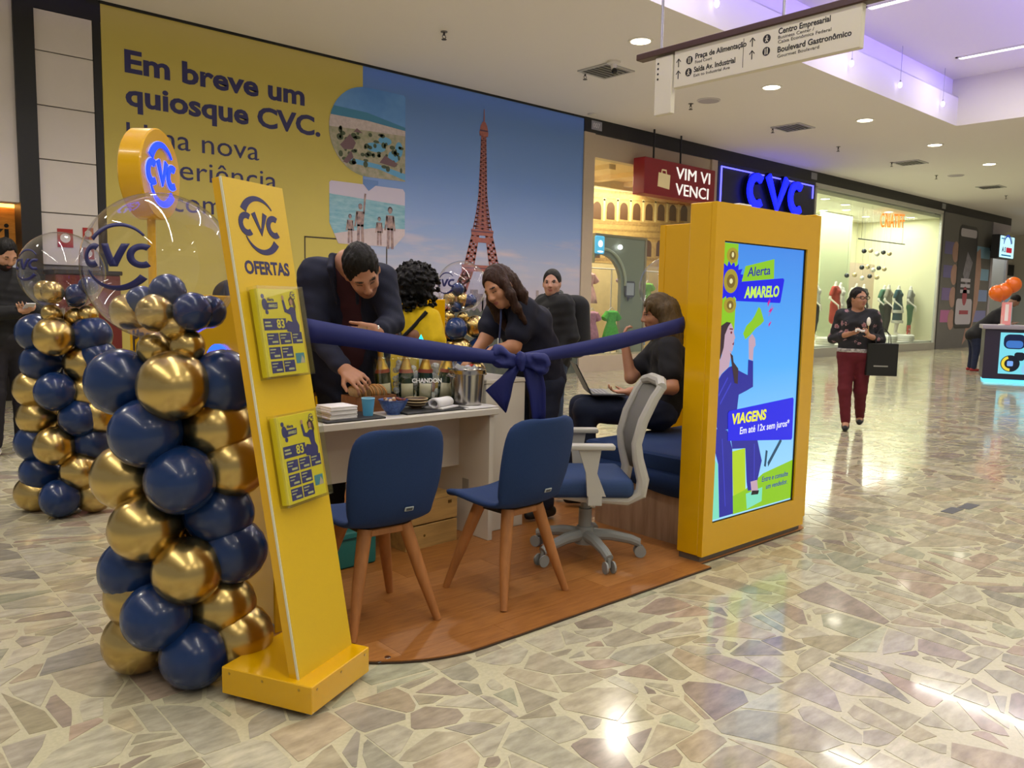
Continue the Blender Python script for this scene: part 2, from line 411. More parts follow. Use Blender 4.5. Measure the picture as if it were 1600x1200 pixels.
def stand_pose(h=1.7, sw=.19, hw=.09):
    k = h/1.7
    J = dict(pelvis=V3(0, 0, .93), belly=V3(0, 0, 1.10), chest=V3(0, .01, 1.30), neck=V3(0, .015, 1.45), head=V3(0, -.01, 1.585),
             shL=V3(sw, .015, 1.385), shR=V3(-sw, .015, 1.385), elL=V3(sw+.05, .03, 1.10), elR=V3(-sw-.05, .03, 1.10), wrL=V3(sw+.06, -.05, .86), wrR=V3(-sw-.06, -.05, .86),
             hipL=V3(hw, 0, .90), hipR=V3(-hw, 0, .90), knL=V3(hw+.01, -.01, .49), knR=V3(-hw-.01, -.01, .49), anL=V3(hw+.01, .03, .085), anR=V3(-hw-.01, .03, .085))
    return {a: b*k for a, b in J.items()}
# ================================================================== SETTING
m_cement = M('floor_cement', '#cbc5a6', .15, noise=(70, .16), bump=(5, .035), coat=.25)
m_stone = M('floor_stone', rough=.13, vcol='tint', noise=(9, .34), bump=(4, .04), coat=.3, stretch=(1, 2.6, 1))
m_ceil = M('ceiling_paint', '#dcd7d8', .8)
m_black = M('black_panel', '#141416', .45)
m_white_pan = M('white_panel', '#cfc8c4', .5, noise=(3, .04))
m_wood_plank = M('plank_vinyl', '#a46c34', .36, noise=(7, .5), col2='#855224', stretch=(1, 7, 1))
m_plank2 = M('plank_vinyl_light', '#ae763e', .36, noise=(7, .5), col2='#915e2e', stretch=(1, 7, 1))
m_yellow = M('kiosk_yellow', '#dba800', .22, coat=.35)
m_yellow_satin = M('stand_yellow', '#d6b220', .38, noise=(220, .04))
m_navy_ink = M('navy_ink', '#2b2a66', .45)
# ---- floor: cement bed with broken-stone slabs set flush into it
b = MB(); b.box((-10, -8, -.10), (44, 13.5, -.0015)); floor = b.build('floor', m_cement, smooth=False); struct(floor)
def clip(poly, p, n):
    out = []; L = len(poly)
    for i in range(L):
        a = poly[i]; c = poly[(i+1) % L]
        da = (a[0]-p[0])*n[0]+(a[1]-p[1])*n[1]; dc = (c[0]-p[0])*n[0]+(c[1]-p[1])*n[1]
        if da <= 0: out.append(a)
        if (da < 0 < dc) or (dc < 0 < da):
            t = da/(da-dc); out.append((a[0]+(c[0]-a[0])*t, a[1]+(c[1]-a[1])*t))
    return out
STONE_TINTS = [lin(c) for c in ('#c3baa0', '#c8c0a6', '#bdb698', '#cec7ae', '#c0b696', '#b6ae9c', '#c4b598', '#b9ab96', '#bcbca0', '#b0ab9a', '#d0cab0', '#c5bea2', '#b0a294', '#c8c2aa', '#c2b89c', '#ccc5ac', '#bda994', '#b8b39c', '#c9bfa2')]
PITCH_S = .445
rs = random.Random(11)
stones = []
def vis(x, y):
    if y < .3 or x < -.4: return False
    a = math.atan2(x, y)-YAW
    return abs(a) < .72
for ix in range(-4, 84):
    for iy in range(-3, 22):
        x0 = 1.316+ix*PITCH_S; y0 = 1.47+iy*PITCH_S; cx = x0+.22; cy = y0+.22
        if not vis(cx, cy): continue
        far = math.hypot(cx, cy) > 13
        n = rs.choice((3, 4, 5)) if far else rs.choice((7, 8, 9, 10, 11, 12))
        ang = rs.uniform(0, PI); st = rs.uniform(1.0, 2.1); ca, sa = math.cos(ang), math.sin(ang)
        seeds = [(x0+rs.uniform(.03, .415), y0+rs.uniform(.03, .415)) for _ in range(n)]
        j0 = .003; wt = [rs.random()**1.6 for _ in seeds]      # a few large stones, many small ones
        for i, s_ in enumerate(seeds):
            poly = [(x0+j0, y0+j0), (x0+PITCH_S-j0, y0+j0), (x0+PITCH_S-j0, y0+PITCH_S-j0), (x0+j0, y0+PITCH_S-j0)]
            for k, t_ in enumerate(seeds):
                if k == i or len(poly) < 3: continue
                dx, dy = t_[0]-s_[0], t_[1]-s_[1]
                # anisotropic metric: compress distance along the slab's grain
                a = dx*ca+dy*sa; c2 = -dx*sa+dy*ca
                nx, ny = a*ca/st/st - c2*sa, a*sa/st/st + c2*ca
                ln = math.hypot(nx, ny) or 1
                g = rs.uniform(.001, .010)
                tm = .5+max(-.34, min(.34, (wt[i]-wt[k])*.5)); mid = (s_[0]+dx*tm-nx/ln*g, s_[1]+dy*tm-ny/ln*g)
                poly = clip(poly, mid, (nx, ny))
            # chipped corners
            if len(poly) >= 3:
                mx = sum(p[0] for p in poly)/len(poly); my = sum(p[1] for p in poly)/len(poly)
                for _ in range(3):
                    th = rs.uniform(0, 2*PI); d_ = max((p[0]-mx)*math.cos(th)+(p[1]-my)*math.sin(th) for p in poly)*rs.uniform(.70, 1.0)
                    q = clip(poly, (mx+math.cos(th)*d_, my+math.sin(th)*d_), (math.cos(th), math.sin(th)))
                    if len(q) >= 3: poly = q
            if len(poly) < 3: continue
            area_ = abs(sum(poly[k][0]*poly[(k+1) % len(poly)][1]-poly[(k+1) % len(poly)][0]*poly[k][1] for k in range(len(poly))))/2
            if area_ < .0006: continue
            tint = rs.choice(STONE_TINTS); f_ = rs.uniform(.72, .95)
            stones.append((poly, tuple(c*f_ for c in tint[:3])+(1,), area_, (mx, my), (rs.uniform(-.0012, .0012), rs.uniform(-.0012, .0012))))
def in_kiosk(p): return 1.45 < p[0] < 4.7 and 2.5 < p[1] < 5.2
def in_frame(p):
    v = Vector((p[0], p[1], -1.4)); d = v.dot(fwd)
    return abs(v.dot(rgt)/d) < 800/1268.8 and -v.dot(upv)/d < 600/1268.8
def stone_mesh(group, name):
    V, F, T = [], [], []
    for poly, tint, a_, c, tl in group:
        n = len(poly); o = len(V)
        for x, y in poly: V.append((x, y, (x-c[0])*tl[0]+(y-c[1])*tl[1])); T.append(tint)
        for x, y in poly: V.append((x, y, -.004)); T.append(tint)
        F.append(list(range(o, o+n)))
        for k in range(n): F.append([o+n+k, o+n+(k+1) % n, o+(k+1) % n, o+k])
    me = bpy.data.meshes.new(name); me.from_pydata(V, [], F)
    at = me.color_attributes.new('tint', 'FLOAT_COLOR', 'POINT')
    at.data.foreach_set('color', [c for t in T for c in t])
    return me
stones = [s for s in stones if not in_kiosk(s[3])]
stones.sort(key=lambda s: -(s[2]/(s[3][0]**2+s[3][1]**2)**1.5 if in_frame(s[3]) else 0))
for s_ in stones[:300]: obj('paving_stone', stone_mesh([s_], 'paving_stone'), m_stone, floor, smooth=False)
o = obj('paving_stones_beyond', stone_mesh(stones[300:], 'paving_stones_beyond'), m_stone, floor, smooth=False); o['kind'] = 'stuff'
# two small dark access plates let into the floor, and a seam plate further off
b = MB(); b.box((5.90, 2.03, 0), (6.10, 2.11, .002)); b.box((6.12, 2.00, 0), (6.32, 2.08, .002)); b.build('floor_plate', M('dark_plate', '#4a4c50', .4), floor, smooth=False)
# ---- kiosk platform of planks, rounded at its open corner
def platform_outline(x0=1.40, x1=5.05, y0=2.40, y1=5.25, r=.64):
    P = [(4.64, y0), (x1, y0+.45), (x1, y1), (x0+.45, y1), (x0, 4.6)]
    P += [(x0+r+r*math.cos(a), y0+r+r*math.sin(a)) for a in [PI+PI/2*i/14 for i in range(15)]]
    return P
plat = thing('kiosk_platform', 'thin wood-look floor platform with a rounded corner under the yellow kiosk', 'platform', (0, 0, 0))
OUT = platform_outline()[1:]+[(3.60, 2.40), (3.60, 2.475), (4.66, 2.475)]
b = MB(); b.prism(OUT, .0005, .008); b.build('platform_edge', M('platform_edge', '#3a2a1e', .5), plat, smooth=False)
inner = platform_outline(1.404, 5.046, 2.404, 5.246, .637)
def convex_clip(poly, conv):
    n = len(conv); ar = sum(conv[k][0]*conv[(k+1) % n][1]-conv[(k+1) % n][0]*conv[k][1] for k in range(n)); sg = 1 if ar > 0 else -1
    for k in range(n):
        a = conv[k]; c = conv[(k+1) % n]; dx, dy = c[0]-a[0], c[1]-a[1]
        poly = clip(poly, a, (dy*sg, -dx*sg))
        if len(poly) < 3: return []
    return poly
row = 0; y = 2.36
while y < 5.3:
    x = 1.0-(row*.47) % 1.2
    while x < 5.2:
        full = convex_clip([(x+.0006, y+.0006), (x+1.1994, y+.0006), (x+1.1994, y+.1794), (x+.0006, y+.1794)], inner)
        parts = [full]
        if len(full) > 2 and y < 2.47 and x+1.2 > 3.6:      # the totem stands here: the planks stop at its corner
            lowp = clip(clip(full, (0, 2.475), (0, 1)), (3.598, 0), (1, 0)); parts = [lowp, clip(full, (0, 2.475), (0, -1))]
        for p in parts:
            if len(p) < 3: continue
            cx = sum(q[0] for q in p)/len(p); cy = sum(q[1] for q in p)/len(p)
            o = MB().prism([(q[0]-cx, q[1]-cy) for q in p], .008, .0125).build('plank', rs.choice((m_wood_plank, m_plank2)), plat, smooth=False); o.location = (cx, cy, 0)
        x += 1.2
    y += .18; row += 1
lk = MB(); lk.box((-.035, -.012, 0), (0, .012, .004), .002); lk.lathe([(0, .007), (.012, .007), (.015, .003), (.015, 0)], 16, (.015, 0, 0))
lk = lk.build('floor_latch', M('chrome', '#c9c9cc', .15, 1), plat); lk.location = (1.66, 2.56, .0065)
# ---- ceilings
b = MB()
b.box((-10, YE, ZC), (44, 13.5, ZC+.12)); b.box((XE, -8, ZC), (44, YE, ZC+.12)); b.box((-10, -8, ZC), (XE, -3.0, ZC+.12))
ceiling = struct(b.build('ceiling', m_ceil, smooth=False))
b = MB(); b.box((-10, -3.4, ZU), (XE+.4, YE+.4, ZU+.1)); struct(b.build('ceiling', m_ceil, smooth=False)).name = 'ceiling_recess'
b = MB(); b.box((-10, YE, ZC+.12), (XE, YE+.05, 5.45)); b.box((-10, YE+.12, 5.4), (XE+.1, YE+.16, ZU)); b.box((-10, YE, 5.43), (XE, YE+.16, 5.45))
struct(b.build('trim_1', m_ceil, smooth=False))
b = MB(); b.box((XE, -3.4, ZC+.12), (XE+.05, YE+.16, ZU)); struct(b.build('trim_2', m_ceil, smooth=False))
b = MB(); b.box((-10, -3.1, ZC), (XE, -3.0, ZU)); struct(b.build('trim_3', m_ceil, smooth=False))
# ---- shop-front wall pieces
def wallbox(name, x0, x1, z0, z1, mat, y0=YW, y1=YW+.3):
    b = MB(); b.box((x0, y0, z0), (x1, y1, z1)); return b.build(name, mat, smooth=False)
struct(wallbox('wall_back', 3.06, 11.58, 0, ZC, M('hoarding_board', '#b9ab5a', .6), YW+.012))
struct(wallbox('trim_4', 11.60, 35.75, 4.635, ZC, m_black, YW-.02))
struct(wallbox('trim_5', 2.12, 2.33, 0, ZC, m_black, YW-.05))
struct(wallbox('trim_6', 2.33, 3.06, 4.66, ZC, m_black))
struct(wallbox('trim_7', 2.965, 3.055, 0, 4.66, m_black))
b = MB(); b.box((3.05, YW-.012, ZC-.035), (11.62, YW+.02, ZC)); struct(b.build('trim_8', m_black, smooth=False))
pan = sempty('wall_left')
z = 1.71
for h in (.62, .62, .62, .62, .47):
    MB().box((2.335, YW+.002, z+.006), (2.96, YW+.06, min(z+h-.006, 4.655)), .004, 1).build('wall_panel', m_white_pan, pan, smooth=False); z += h
MB().box((2.33, YW+.03, 0), (2.97, YW+.10, 4.66)).build('panel_backing', M('panel_joint', '#6d6865', .7), pan, smooth=False)
w2 = struct(wallbox('wall_left_fascia', 1.0, 2.12, 2.42, ZC, m_white_pan)); w2.name = 'wall_left.001'
struct(wallbox('wall_left_inner', -3, 2.12, 0, 2.42, M('dark_shop', '#1d1714', .7), YW+.9, YW+1.0)).name = 'wall_left.002'
struct(wallbox('wall_far', 35.7, 44, 0, ZC, M('far_wall', '#cfc9bc', .7), 13.3, 13.5))
o = MB().box((43.8, -8, 0), (44, 13.5, ZC)).build('wall_right', M('far_wall'), smooth=False); struct(o)
# closing wall behind the shops so that each unit is a room of its own
struct(wallbox('wall_back_shops', 11.4, 36, 0, ZC, M('far_wall'), 14.4, 14.5)).name = 'wall_back.001'
# ================================================================== HOARDING PRINT (flat print on the boards)
wall = bpy.data.objects['wall_back']
m_py = M('print_yellow', '#c2b25a', .55, noise=(1.2, .05))
MB().box((3.06, YW, 0), (6.728, YW+.012, ZC-.03)).build('yellow_print', m_py, wall, smooth=False)
def sky_print():
    m = bpy.data.materials.new('sky_print'); m.use_nodes = True; nt = m.node_tree; N = nt.nodes; L = nt.links; bs = N['Principled BSDF']; bs.inputs['Roughness'].default_value = .5
    tc = N.new('ShaderNodeTexCoord'); sp = N.new('ShaderNodeSeparateXYZ'); L.new(tc.outputs['Object'], sp.inputs[0])
    mr = N.new('ShaderNodeMapRange'); mr.inputs['From Max'].default_value = 4.9; L.new(sp.outputs['Z'], mr.inputs['Value'])
    cr = N.new('ShaderNodeValToRGB'); e = cr.color_ramp.elements
    e[0].position = .22; e[0].color = lin('#b9a9b2'); e[1].position = .95; e[1].color = lin('#5a80c4')
    for p, c in ((.40, '#aab0cc'), (.52, '#8aa3d6'), (.70, '#6f93d8')): q = e.new(p); q.color = lin(c)
    L.new(mr.outputs[0], cr.inputs[0])
    mp = N.new('ShaderNodeMapping'); mp.inputs['Scale'].default_value = (.5, 1, 3.2); mp.inputs['Rotation'].default_value = (0, .12, 0); L.new(tc.outputs['Object'], mp.inputs[0])
    no = N.new('ShaderNodeTexNoise'); no.inputs['Scale'].default_value = 1.6; no.inputs['Detail'].default_value = 6; L.new(mp.outputs[0], no.inputs['Vector'])
    m2 = N.new('ShaderNodeMapRange'); m2.inputs['From Min'].default_value = .5; m2.inputs['From Max'].default_value = .75; L.new(no.outputs['Fac'], m2.inputs['Value'])
    band = N.new('ShaderNodeValToRGB'); b_ = band.color_ramp.elements; b_[0].position = .28; b_[0].color = (0, 0, 0, 1); b_[1].position = .44; b_[1].color = (1, 1, 1, 1); q = b_.new(.56); q.color = (0, 0, 0, 1)
    L.new(mr.outputs[0], band.inputs[0])
    mu = N.new('ShaderNodeMath'); mu.operation = 'MULTIPLY'; L.new(m2.outputs[0], mu.inputs[0]); L.new(band.outputs[0], mu.inputs[1])
    mx = N.new('ShaderNodeMix'); mx.data_type = 'RGBA'; L.new(mu.outputs[0], mx.inputs[0]); L.new(cr.outputs[0], mx.inputs[6]); mx.inputs[7].default_value = lin('#d6c0c4')
    L.new(mx.outputs[2], bs.inputs['Base Color']); return m
MB().box((6.728, YW, 0), (11.60, YW+.012, ZC-.03)).build('sky_print', sky_print(), wall, smooth=False)
m_ink = M('poster_navy', '#2c2b62', .5)
O = .002
for s_, x, z, w, bold in (('Em breve um', 3.32, 4.134, 2.44, .012), ('quiosque CVC.', 3.32, 3.735, 2.69, .012), ('Uma nova', 3.32, 3.265, 1.74, 0), ('experiência', 3.32, 2.89, 2.0, 0), ('com', 3.86, 2.47, .66, 0)):
    text('printed_words', s_, .375, m_ink, wall, on_wall(x, z, O), .001, bold, width=w)
# city and trees at the foot of the sky
rs = random.Random(5); P = []
x = 7.0
while x < 11.55:
    w = rs.uniform(.06, .22); h = rs.uniform(.02, .14)*(2.2 if rs.random() < .12 else 1); P.append([(x, 1.18), (x+w, 1.18), (x+w, 1.30+h), (x, 1.30+h)]); x += w*rs.uniform(.7, 1.1)
flat('printed_city', [[(min(a, 11.59), b) for a, b in p] for p in P], M('print_city', '#a08f92', .5, noise=(14, .35), col2='#6d6d80'), wall, on_wall(0, 0, .001), .001)
pts = [(7.0, 0)]; x = 7.0
while x < 11.58: pts.append((x, 1.17+rs.uniform(0, .13))); x += rs.uniform(.03, .09)
flat('printed_trees', [pts+[(11.59, 1.22), (11.59, 0)]], M('print_trees', '#41464c', .5, noise=(9, .5), col2='#5d6152'), wall, on_wall(0, 0, .0022), .001)
# lattice tower
def lattice(z0, z1, f_out, f_in=None, n=10, wd=.02):
    Q = []
    for sgn in ((-1, 1) if f_in else (0,)):
        for i in range(n):
            a = z0+(z1-z0)*i/n; c = z0+(z1-z0)*(i+1)/n
            if f_in: L0, R0, L1, R1 = sgn*f_out(a), sgn*f_in(a), sgn*f_out(c), sgn*f_in(c)
            else: L0, R0, L1, R1 = -f_out(a), f_out(a), -f_out(c), f_out(c)
            for (p, q) in (((L0, a), (L1, c)), ((R0, a), (R1, c)), ((L0, a), (R1, c)), ((R0, a), (L1, c)), ((L1, c), (R1, c))): Q.append(stroke([p, q], wd))
    return Q
up_ = lambda z: .045+.035*(4.2-z)/.9 if z > 3.3 else .08+.13*((3.3-z)/.72)**1.5
lo_ = lambda z: .225+(2.50-z)*.30; li_ = lambda z: .085+(2.50-z)*.19
l2_ = lambda z: .40+(1.9-z)*.55; li2 = lambda z: .20+(1.9-z)*.42
m_tw = M('print_tower', '#a8655f', .5, noise=(20, .25)); m_td = M('print_tower_dark', '#5d3f55', .5)
T = on_wall(9.115, 0, .003); T2 = on_wall(9.115, 0, .0045); T3 = on_wall(9.115, 0, .006)
dark = [[(-up_(z)*.8, z) for z in np.linspace(2.6, 4.2, 12)]+[(up_(z)*.8, z) for z in np.linspace(4.2, 2.6, 12)]]
flat('printed_tower_shade', dark, m_td, wall, T, .001)
flat('printed_tower', lattice(2.58, 4.18, up_, None, 22, .011)+lattice(1.98, 2.5, lo_, li_, 5, .016)+lattice(1.2, 1.9, l2_, li2, 4, .022)+lattice(1.2, 1.9, lambda z: l2_(z)*.97, lambda z: li2(z)*1.08, 7, .010), m_tw, wall, T2, .001)
flat('printed_tower_decks', [[(-.24, 2.50), (.24, 2.50), (.25, 2.60), (-.25, 2.60)], [(-.21, 2.38), (.21, 2.38), (.22, 2.46), (-.22, 2.46)], [(-.44, 1.88), (.44, 1.88), (.45, 1.99), (-.45, 1.99)], [(-.09, 4.18), (.09, 4.18), (.10, 4.24), (.07, 4.36), (.03, 4.42), (-.03, 4.42), (-.07, 4.36), (-.10, 4.24)], [(-.012, 4.42), (.012, 4.42), (.006, 4.63), (-.006, 4.63)]], m_tw, wall, T3, .001)
flat('printed_tower_lines', [[(-.25, 2.555), (.25, 2.555), (.25, 2.575), (-.25, 2.575)], [(-.45, 1.93), (.45, 1.93), (.45, 1.945), (-.45, 1.945)], [(-.09, 4.26), (.09, 4.26), (.09, 4.285), (-.09, 4.285)]], m_td, wall, on_wall(9.115, 0, .0075), .0008)
# holiday photo, rounded to the left
shape1 = [(7.50, 3.24), (7.50, 4.54), (7.47, 4.57), (6.81, 4.57)]+[(6.81+.66*math.cos(a), 3.905+.665*math.sin(a)) for a in np.linspace(PI/2, 3*PI/2, 22)]
def layer(name, poly, shp, mat, off):
    q = convex_clip(poly, shp)
    return flat(name, [q], mat, wall, on_wall(0, 0, off), .0008) if len(q) > 2 else None
layer('printed_photo_sky', shape1, shape1, M('ph_sky', '#6c9fe0', .5, noise=(1.5, .3), col2='#4f84d0'), .003)
layer('printed_photo_sea', [(6, 3), (7.6, 3), (7.6, 4.06), (6.8, 4.20), (6, 4.22)], shape1, M('ph_sea', '#3f7fa8', .5), .0042)
layer('printed_photo_beach', [(6, 3), (7.6, 3), (7.6, 4.02), (6.8, 4.08), (6, 4.08)], shape1, M('ph_beach', '#c9bcc0', .5, noise=(20, .25)), .0054)
layer('printed_photo_resort', [(6, 3), (7.6, 3), (7.6, 3.95), (6.8, 3.93), (6, 3.90)], shape1, M('ph_resort', '#7f8a6c', .5, noise=(9, 1), col2='#b5a79c'), .0066)
pool = [circ(6.95, 3.70, .18, .07), circ(7.12, 3.82, .12, .06), circ(7.28, 3.60, .10, .09), [(6.45, 3.42), (7.0, 3.38), (7.5, 3.26), (7.5, 3.36), (7.0, 3.45), (6.5, 3.49)], circ(7.38, 3.72, .07, .12)]
flat('printed_photo_pools', pool, M('ph_pool', '#5f9fd0', .5), wall, on_wall(0, 0, .0078), .0008)
hut = [[(6.33, 3.66), (6.5, 3.84), (6.6, 3.72), (6.55, 3.62), (6.4, 3.60)], [(6.38, 3.42), (6.52, 3.6), (6.56, 3.5), (6.45, 3.40)], [(7.02, 3.48), (7.12, 3.60), (7.24, 3.55), (7.36, 3.5), (7.3, 3.44)], [(6.56, 3.88), (6.62, 3.94), (6.72, 3.88)]]
flat('printed_photo_huts', hut, M('ph_hut', '#6e5560', .5), wall, on_wall(0, 0, .009), .0008)
gr = [circ(rs.uniform(6.3, 7.45), rs.uniform(3.40, 3.92), rs.uniform(.02, .06), rs.uniform(.02, .05), n=9) for _ in range(60)]
gr = [q for q in (convex_clip(g, shape1) for g in gr) if len(q) > 2]
flat('printed_photo_palms', gr, M('ph_palm', '#4c5a44', .5, noise=(30, .4)), wall, on_wall(0, 0, .0084), .0004)
# family-on-the-beach photo with cut corners
shape2 = [(6.15, 2.50), (6.30, 2.20), (7.30, 2.20), (7.50, 2.40), (7.50, 3.07), (7.46, 3.12), (6.18, 3.12), (6.15, 3.09)]
layer('printed_photo_haze', shape2, shape2, M('ph_haze', '#c3bcd4', .5), .003)
layer('printed_photo_waves', [(6, 2), (7.6, 2), (7.6, 2.86), (6.1, 2.93)], shape2, M('ph_waves', '#6aa2bc', .5, noise=(5, .5), col2='#9cc0d0', stretch=(1, 1, 4)), .0042)
layer('printed_photo_sand', [(6, 2), (7.6, 2), (7.6, 2.50), (6.9, 2.47), (6.3, 2.36), (6, 2.3)], shape2, M('ph_sand', '#cbbcc4', .5, noise=(6, .15)), .0054)
flat('printed_photo_notch', [[(6.735, 3.20), (6.735, 3.12), (6.83, 3.03), (6.95, 3.12), (7.0, 3.14), (7.0, 3.20)]], M('ph_notch', '#6486c4', .5), wall, on_wall(0, 0, .0066), .0008)
def tiny(x, z, h, arm=0):
    k = h
    P = [circ(x, z+.93*k, .055*k, .07*k, n=12), [(x-.09*k, z+.45*k), (x+.09*k, z+.45*k), (x+.12*k, z+.82*k), (x-.12*k, z+.82*k)], stroke([(x-.05*k, z+.48*k), (x-.06*k, z)], .04*k), stroke([(x+.05*k, z+.48*k), (x+.07*k, z)], .04*k)]
    P += [stroke([(x+.1*k, z+.78*k), (x+.14*k, z+(1.25 if arm else .45)*k)], .025*k), stroke([(x-.1*k, z+.78*k), (x-.15*k, z+.45*k)], .025*k)]
    return P
flat('printed_photo_hair', [circ(6.50, 2.62, .03, .035, n=10), circ(6.68, 2.795, .036, .03, n=10), circ(7.02, 2.62, .03, .035, n=10), circ(7.22, 2.775, .045, .05, n=10)], M('ph_hair', '#4a3840', .5), wall, on_wall(0, 0, .0062), .0006)
flat('printed_photo_people', tiny(6.50, 2.22, .42)+tiny(6.68, 2.20, .62, 1)+tiny(7.02, 2.22, .42)+tiny(7.22, 2.18, .62), M('ph_people', '#b89c98', .5, noise=(12, .5), col2='#6d5c66'), wall, on_wall(0, 0, .0072), .0008)
# service door cut into the boards, drawn by its dark seam
b = MB()
b.box((5.74, YW-.004, 2.255), (7.17, YW+.004, 2.275)); b.box((5.74, YW-.004, 0), (5.758, YW+.004, 2.27)); b.box((7.152, YW-.004, 0), (7.17, YW+.004, 2.27))
struct(b.build('door_1', M('seam', '#3b3326', .6), smooth=False))
# ================================================================== LEFT: small lit shop beside the hoarding
m_lw = M('lit_wood', '#b07838', .5, noise=(5, .6), col2='#6d4218', stretch=(1, 1, 6), emit='#a8681f', es=.35)
o = thing('shop_sign', 'backlit wooden shop sign reading ki at the left edge of the picture', 'sign', (1.9, YW+.55, 1.9))
MB().box((-1.2, 0, -.12), (.45, .05, .5), .01, 1).build('sign_board', m_lw, o, smooth=False)
text('sign_letters', 'ki', .34, m_black, o, frame((-.03, -.02, .08), (1, 0, 0), (0, -1, 0)), .012, .006)
MB().box((-1.2, -.06, .50), (.45, .02, .54)).build('sign_lamp', glow('lamp_orange', '#ffb050', 6), o, smooth=False)
o = thing('service_counter', 'dark red shop counter seen behind the far left balloon column', 'counter', (2.62, YW-.55, 0))
MB().box((-.28, 0, .08), (.42, .5, 1.60), .01, 1).build('body', M('dark_red', '#5e1a16', .4), o, smooth=False)
MB().box((-.24, .03, 0), (.38, .47, .08)).build('plinth', m_black, o, smooth=False)
MB().box((-.30, -.02, 1.60), (.44, .52, 1.65), .008, 1).build('counter_top', M('dark_top', '#2a2320', .4), o, smooth=False)
for i, (x, z, w, h) in enumerate(((2.50, 1.93, .17, .22), (2.78, 2.04, .12, .14), (2.78, 1.80, .12, .14))):
    p = thing('notice', ('larger red notice with a white circle on the white wall panels', 'small red notice on the white wall panels, upper one', 'small red notice on the white wall panels, lower one')[i], 'notice', (x, YW, z))
    MB().box((0, -.008, 0), (w, .001, h)).build('notice_card', M('notice_red', '#a02420', .5), p, smooth=False)
    flat('printed_circle', [circ(w/2, h/2, w*.33)], M('notice_white', '#d8d2cc', .5), p, frame((0, -.008, 0), (1, 0, 0), (0, -1, 0)), .002)
# ================================================================== SHOP WITH THE RED SIGN
m_beige = M('beige_frame', '#b5a593', .5, noise=(2, .06)); m_glass = film('shop_glass', '#f6fbf8', .05, .01, .6)
o = sempty('trim_9', (0, 0, 0))
MB().box((11.60, YW-.03, 0), (11.90, YW+.2, 4.635)).build('frame_post', m_beige, o, smooth=False)
MB().box((15.78, YW-.03, 0), (16.0, YW+.2, 4.635)).build('frame_post', m_beige, o, smooth=False)
MB().box((11.90, YW+.02, 4.20), (15.78, YW+.2, 4.635)).build('frame_lintel', m_beige, o, smooth=False)
MB().box((11.90, YW-.03, 0), (15.78, YW+.2, .32)).build('frame_sill', m_beige, o, smooth=False)
w = sempty('window_1'); MB().box((11.90, YW+.06, .32), (15.78, YW+.07, 4.20)).build('pane', m_glass, w, smooth=False)
b = MB(); b.box((11.6, YW+.2, 4.22), (18.95, 14.4, 4.30)); struct(b.build('ceiling_shop_1', M('warm_ceiling', '#d9c39a', .7), smooth=False))
for i in range(4):
    struct(MB().box((11.7+i*1.1, YW+.4, 4.12), (11.9+i*1.1, 13.4, 4.22)).build('trim_10', M('warm_ceiling'), smooth=False))
struct(MB().box((11.50, YW+.2, 0), (11.58, 14.4, 4.3)).build('wall_shop_left', M('warm_wall', '#d8c7a0', .7), smooth=False))
struct(MB().box((18.9, YW+.2, 0), (18.98, 14.4, 4.6)).build('wall_shop_right', M('warm_wall'), smooth=False))
mural = struct(MB().box((11.6, 12.9, 0), (19.0, 13.0, 4.25)).build('wall_mural', M('mural_paper', '#ddc594', .6, noise=(6, .12)), smooth=False)); mural.name = 'wall_back.002'
Wm = lambda off: frame((0, 12.9-off, 0), (1, 0, 0), (0, -1, 0))
m_sep = M('mural_sepia', '#8a6a3c', .6, noise=(18, .45), col2='#b8935a'); m_sepd = M('mural_dark', '#59391f', .6)
def curve_z(x, z): return z + .045*(x-13.4) - .012*(x-13.4)**2*0
blk = [[(13.3, 3.98), (14.2, 3.98), (15.6, 4.0), (17.4, 3.75), (17.4, 2.3), (13.3, 2.3)]]
flat('printed_amphitheatre', blk, M('mural_mid', '#c9a665', .6, noise=(14, .5), col2='#a98550'), mural, Wm(.004), .002)
bands = []
for z, t in ((3.92, .06), (3.78, .03), (3.20, .09), (3.05, .05), (2.90, .04), (2.36, .07)):
    bands.append([(13.3, z-.05), (17.4, z+.12), (17.4, z+.12+t), (13.3, z+t-.05)])
flat('printed_cornices', bands, m_sep, mural, Wm(.006), .002)
A = []
for i in range(9):
    x = 13.62+i*.47; zc = 3.26+.03*i; A.append([(x-.14, zc), (x+.14, zc), (x+.14, zc+.26)]+[(x+.14*math.cos(a), zc+.26+.14*math.sin(a)) for a in np.linspace(0, PI, 10)]+[(x-.14, zc+.26)])
    A.append([(x-.14, zc-.88), (x+.14, zc-.88), (x+.14, zc-.62)]+[(x+.14*math.cos(a), zc-.62+.14*math.sin(a)) for a in np.linspace(0, PI, 10)]+[(x-.14, zc-.62)])
flat('printed_arches', A, m_sepd, mural, Wm(.008), .002)
A2 = []
for i in range(9):
    x = 13.86+i*.47; zc = 3.24+.03*i; A2 += [[(x-.035, zc), (x+.035, zc), (x+.035, zc+.5), (x-.035, zc+.5)], [(x-.05, zc+.46), (x+.05, zc+.46), (x+.05, zc+.52), (x-.05, zc+.52)]]
flat('printed_columns', A2, M('mural_light', '#e0c98e', .6), mural, Wm(.0085), .002)
area('shop_light', (13.8, 12.2, 4.05), 3.6, 1.2, 230, (1, .88, .66))
o = thing('red_shop_sign', 'dark red box sign with pale letters VIM VI VENCI hung before a shop front', 'sign', (12.97, 10.62, 3.58))
MB().box((0, 0, 0), (2.42, .30, .72), .01, 1).build('sign_box', M('sign_red', '#7a1622', .35, emit='#7a1622', es=.10), o, smooth=False)
m_sl = glow('sign_letter_white', '#e6e4e0', .85)
text('sign_letters', 'VIM VI', .34, m_sl, o, frame((1.02, -.002, .40), (1, 0, 0), (0, -1, 0)), .01, 0, width=1.20)
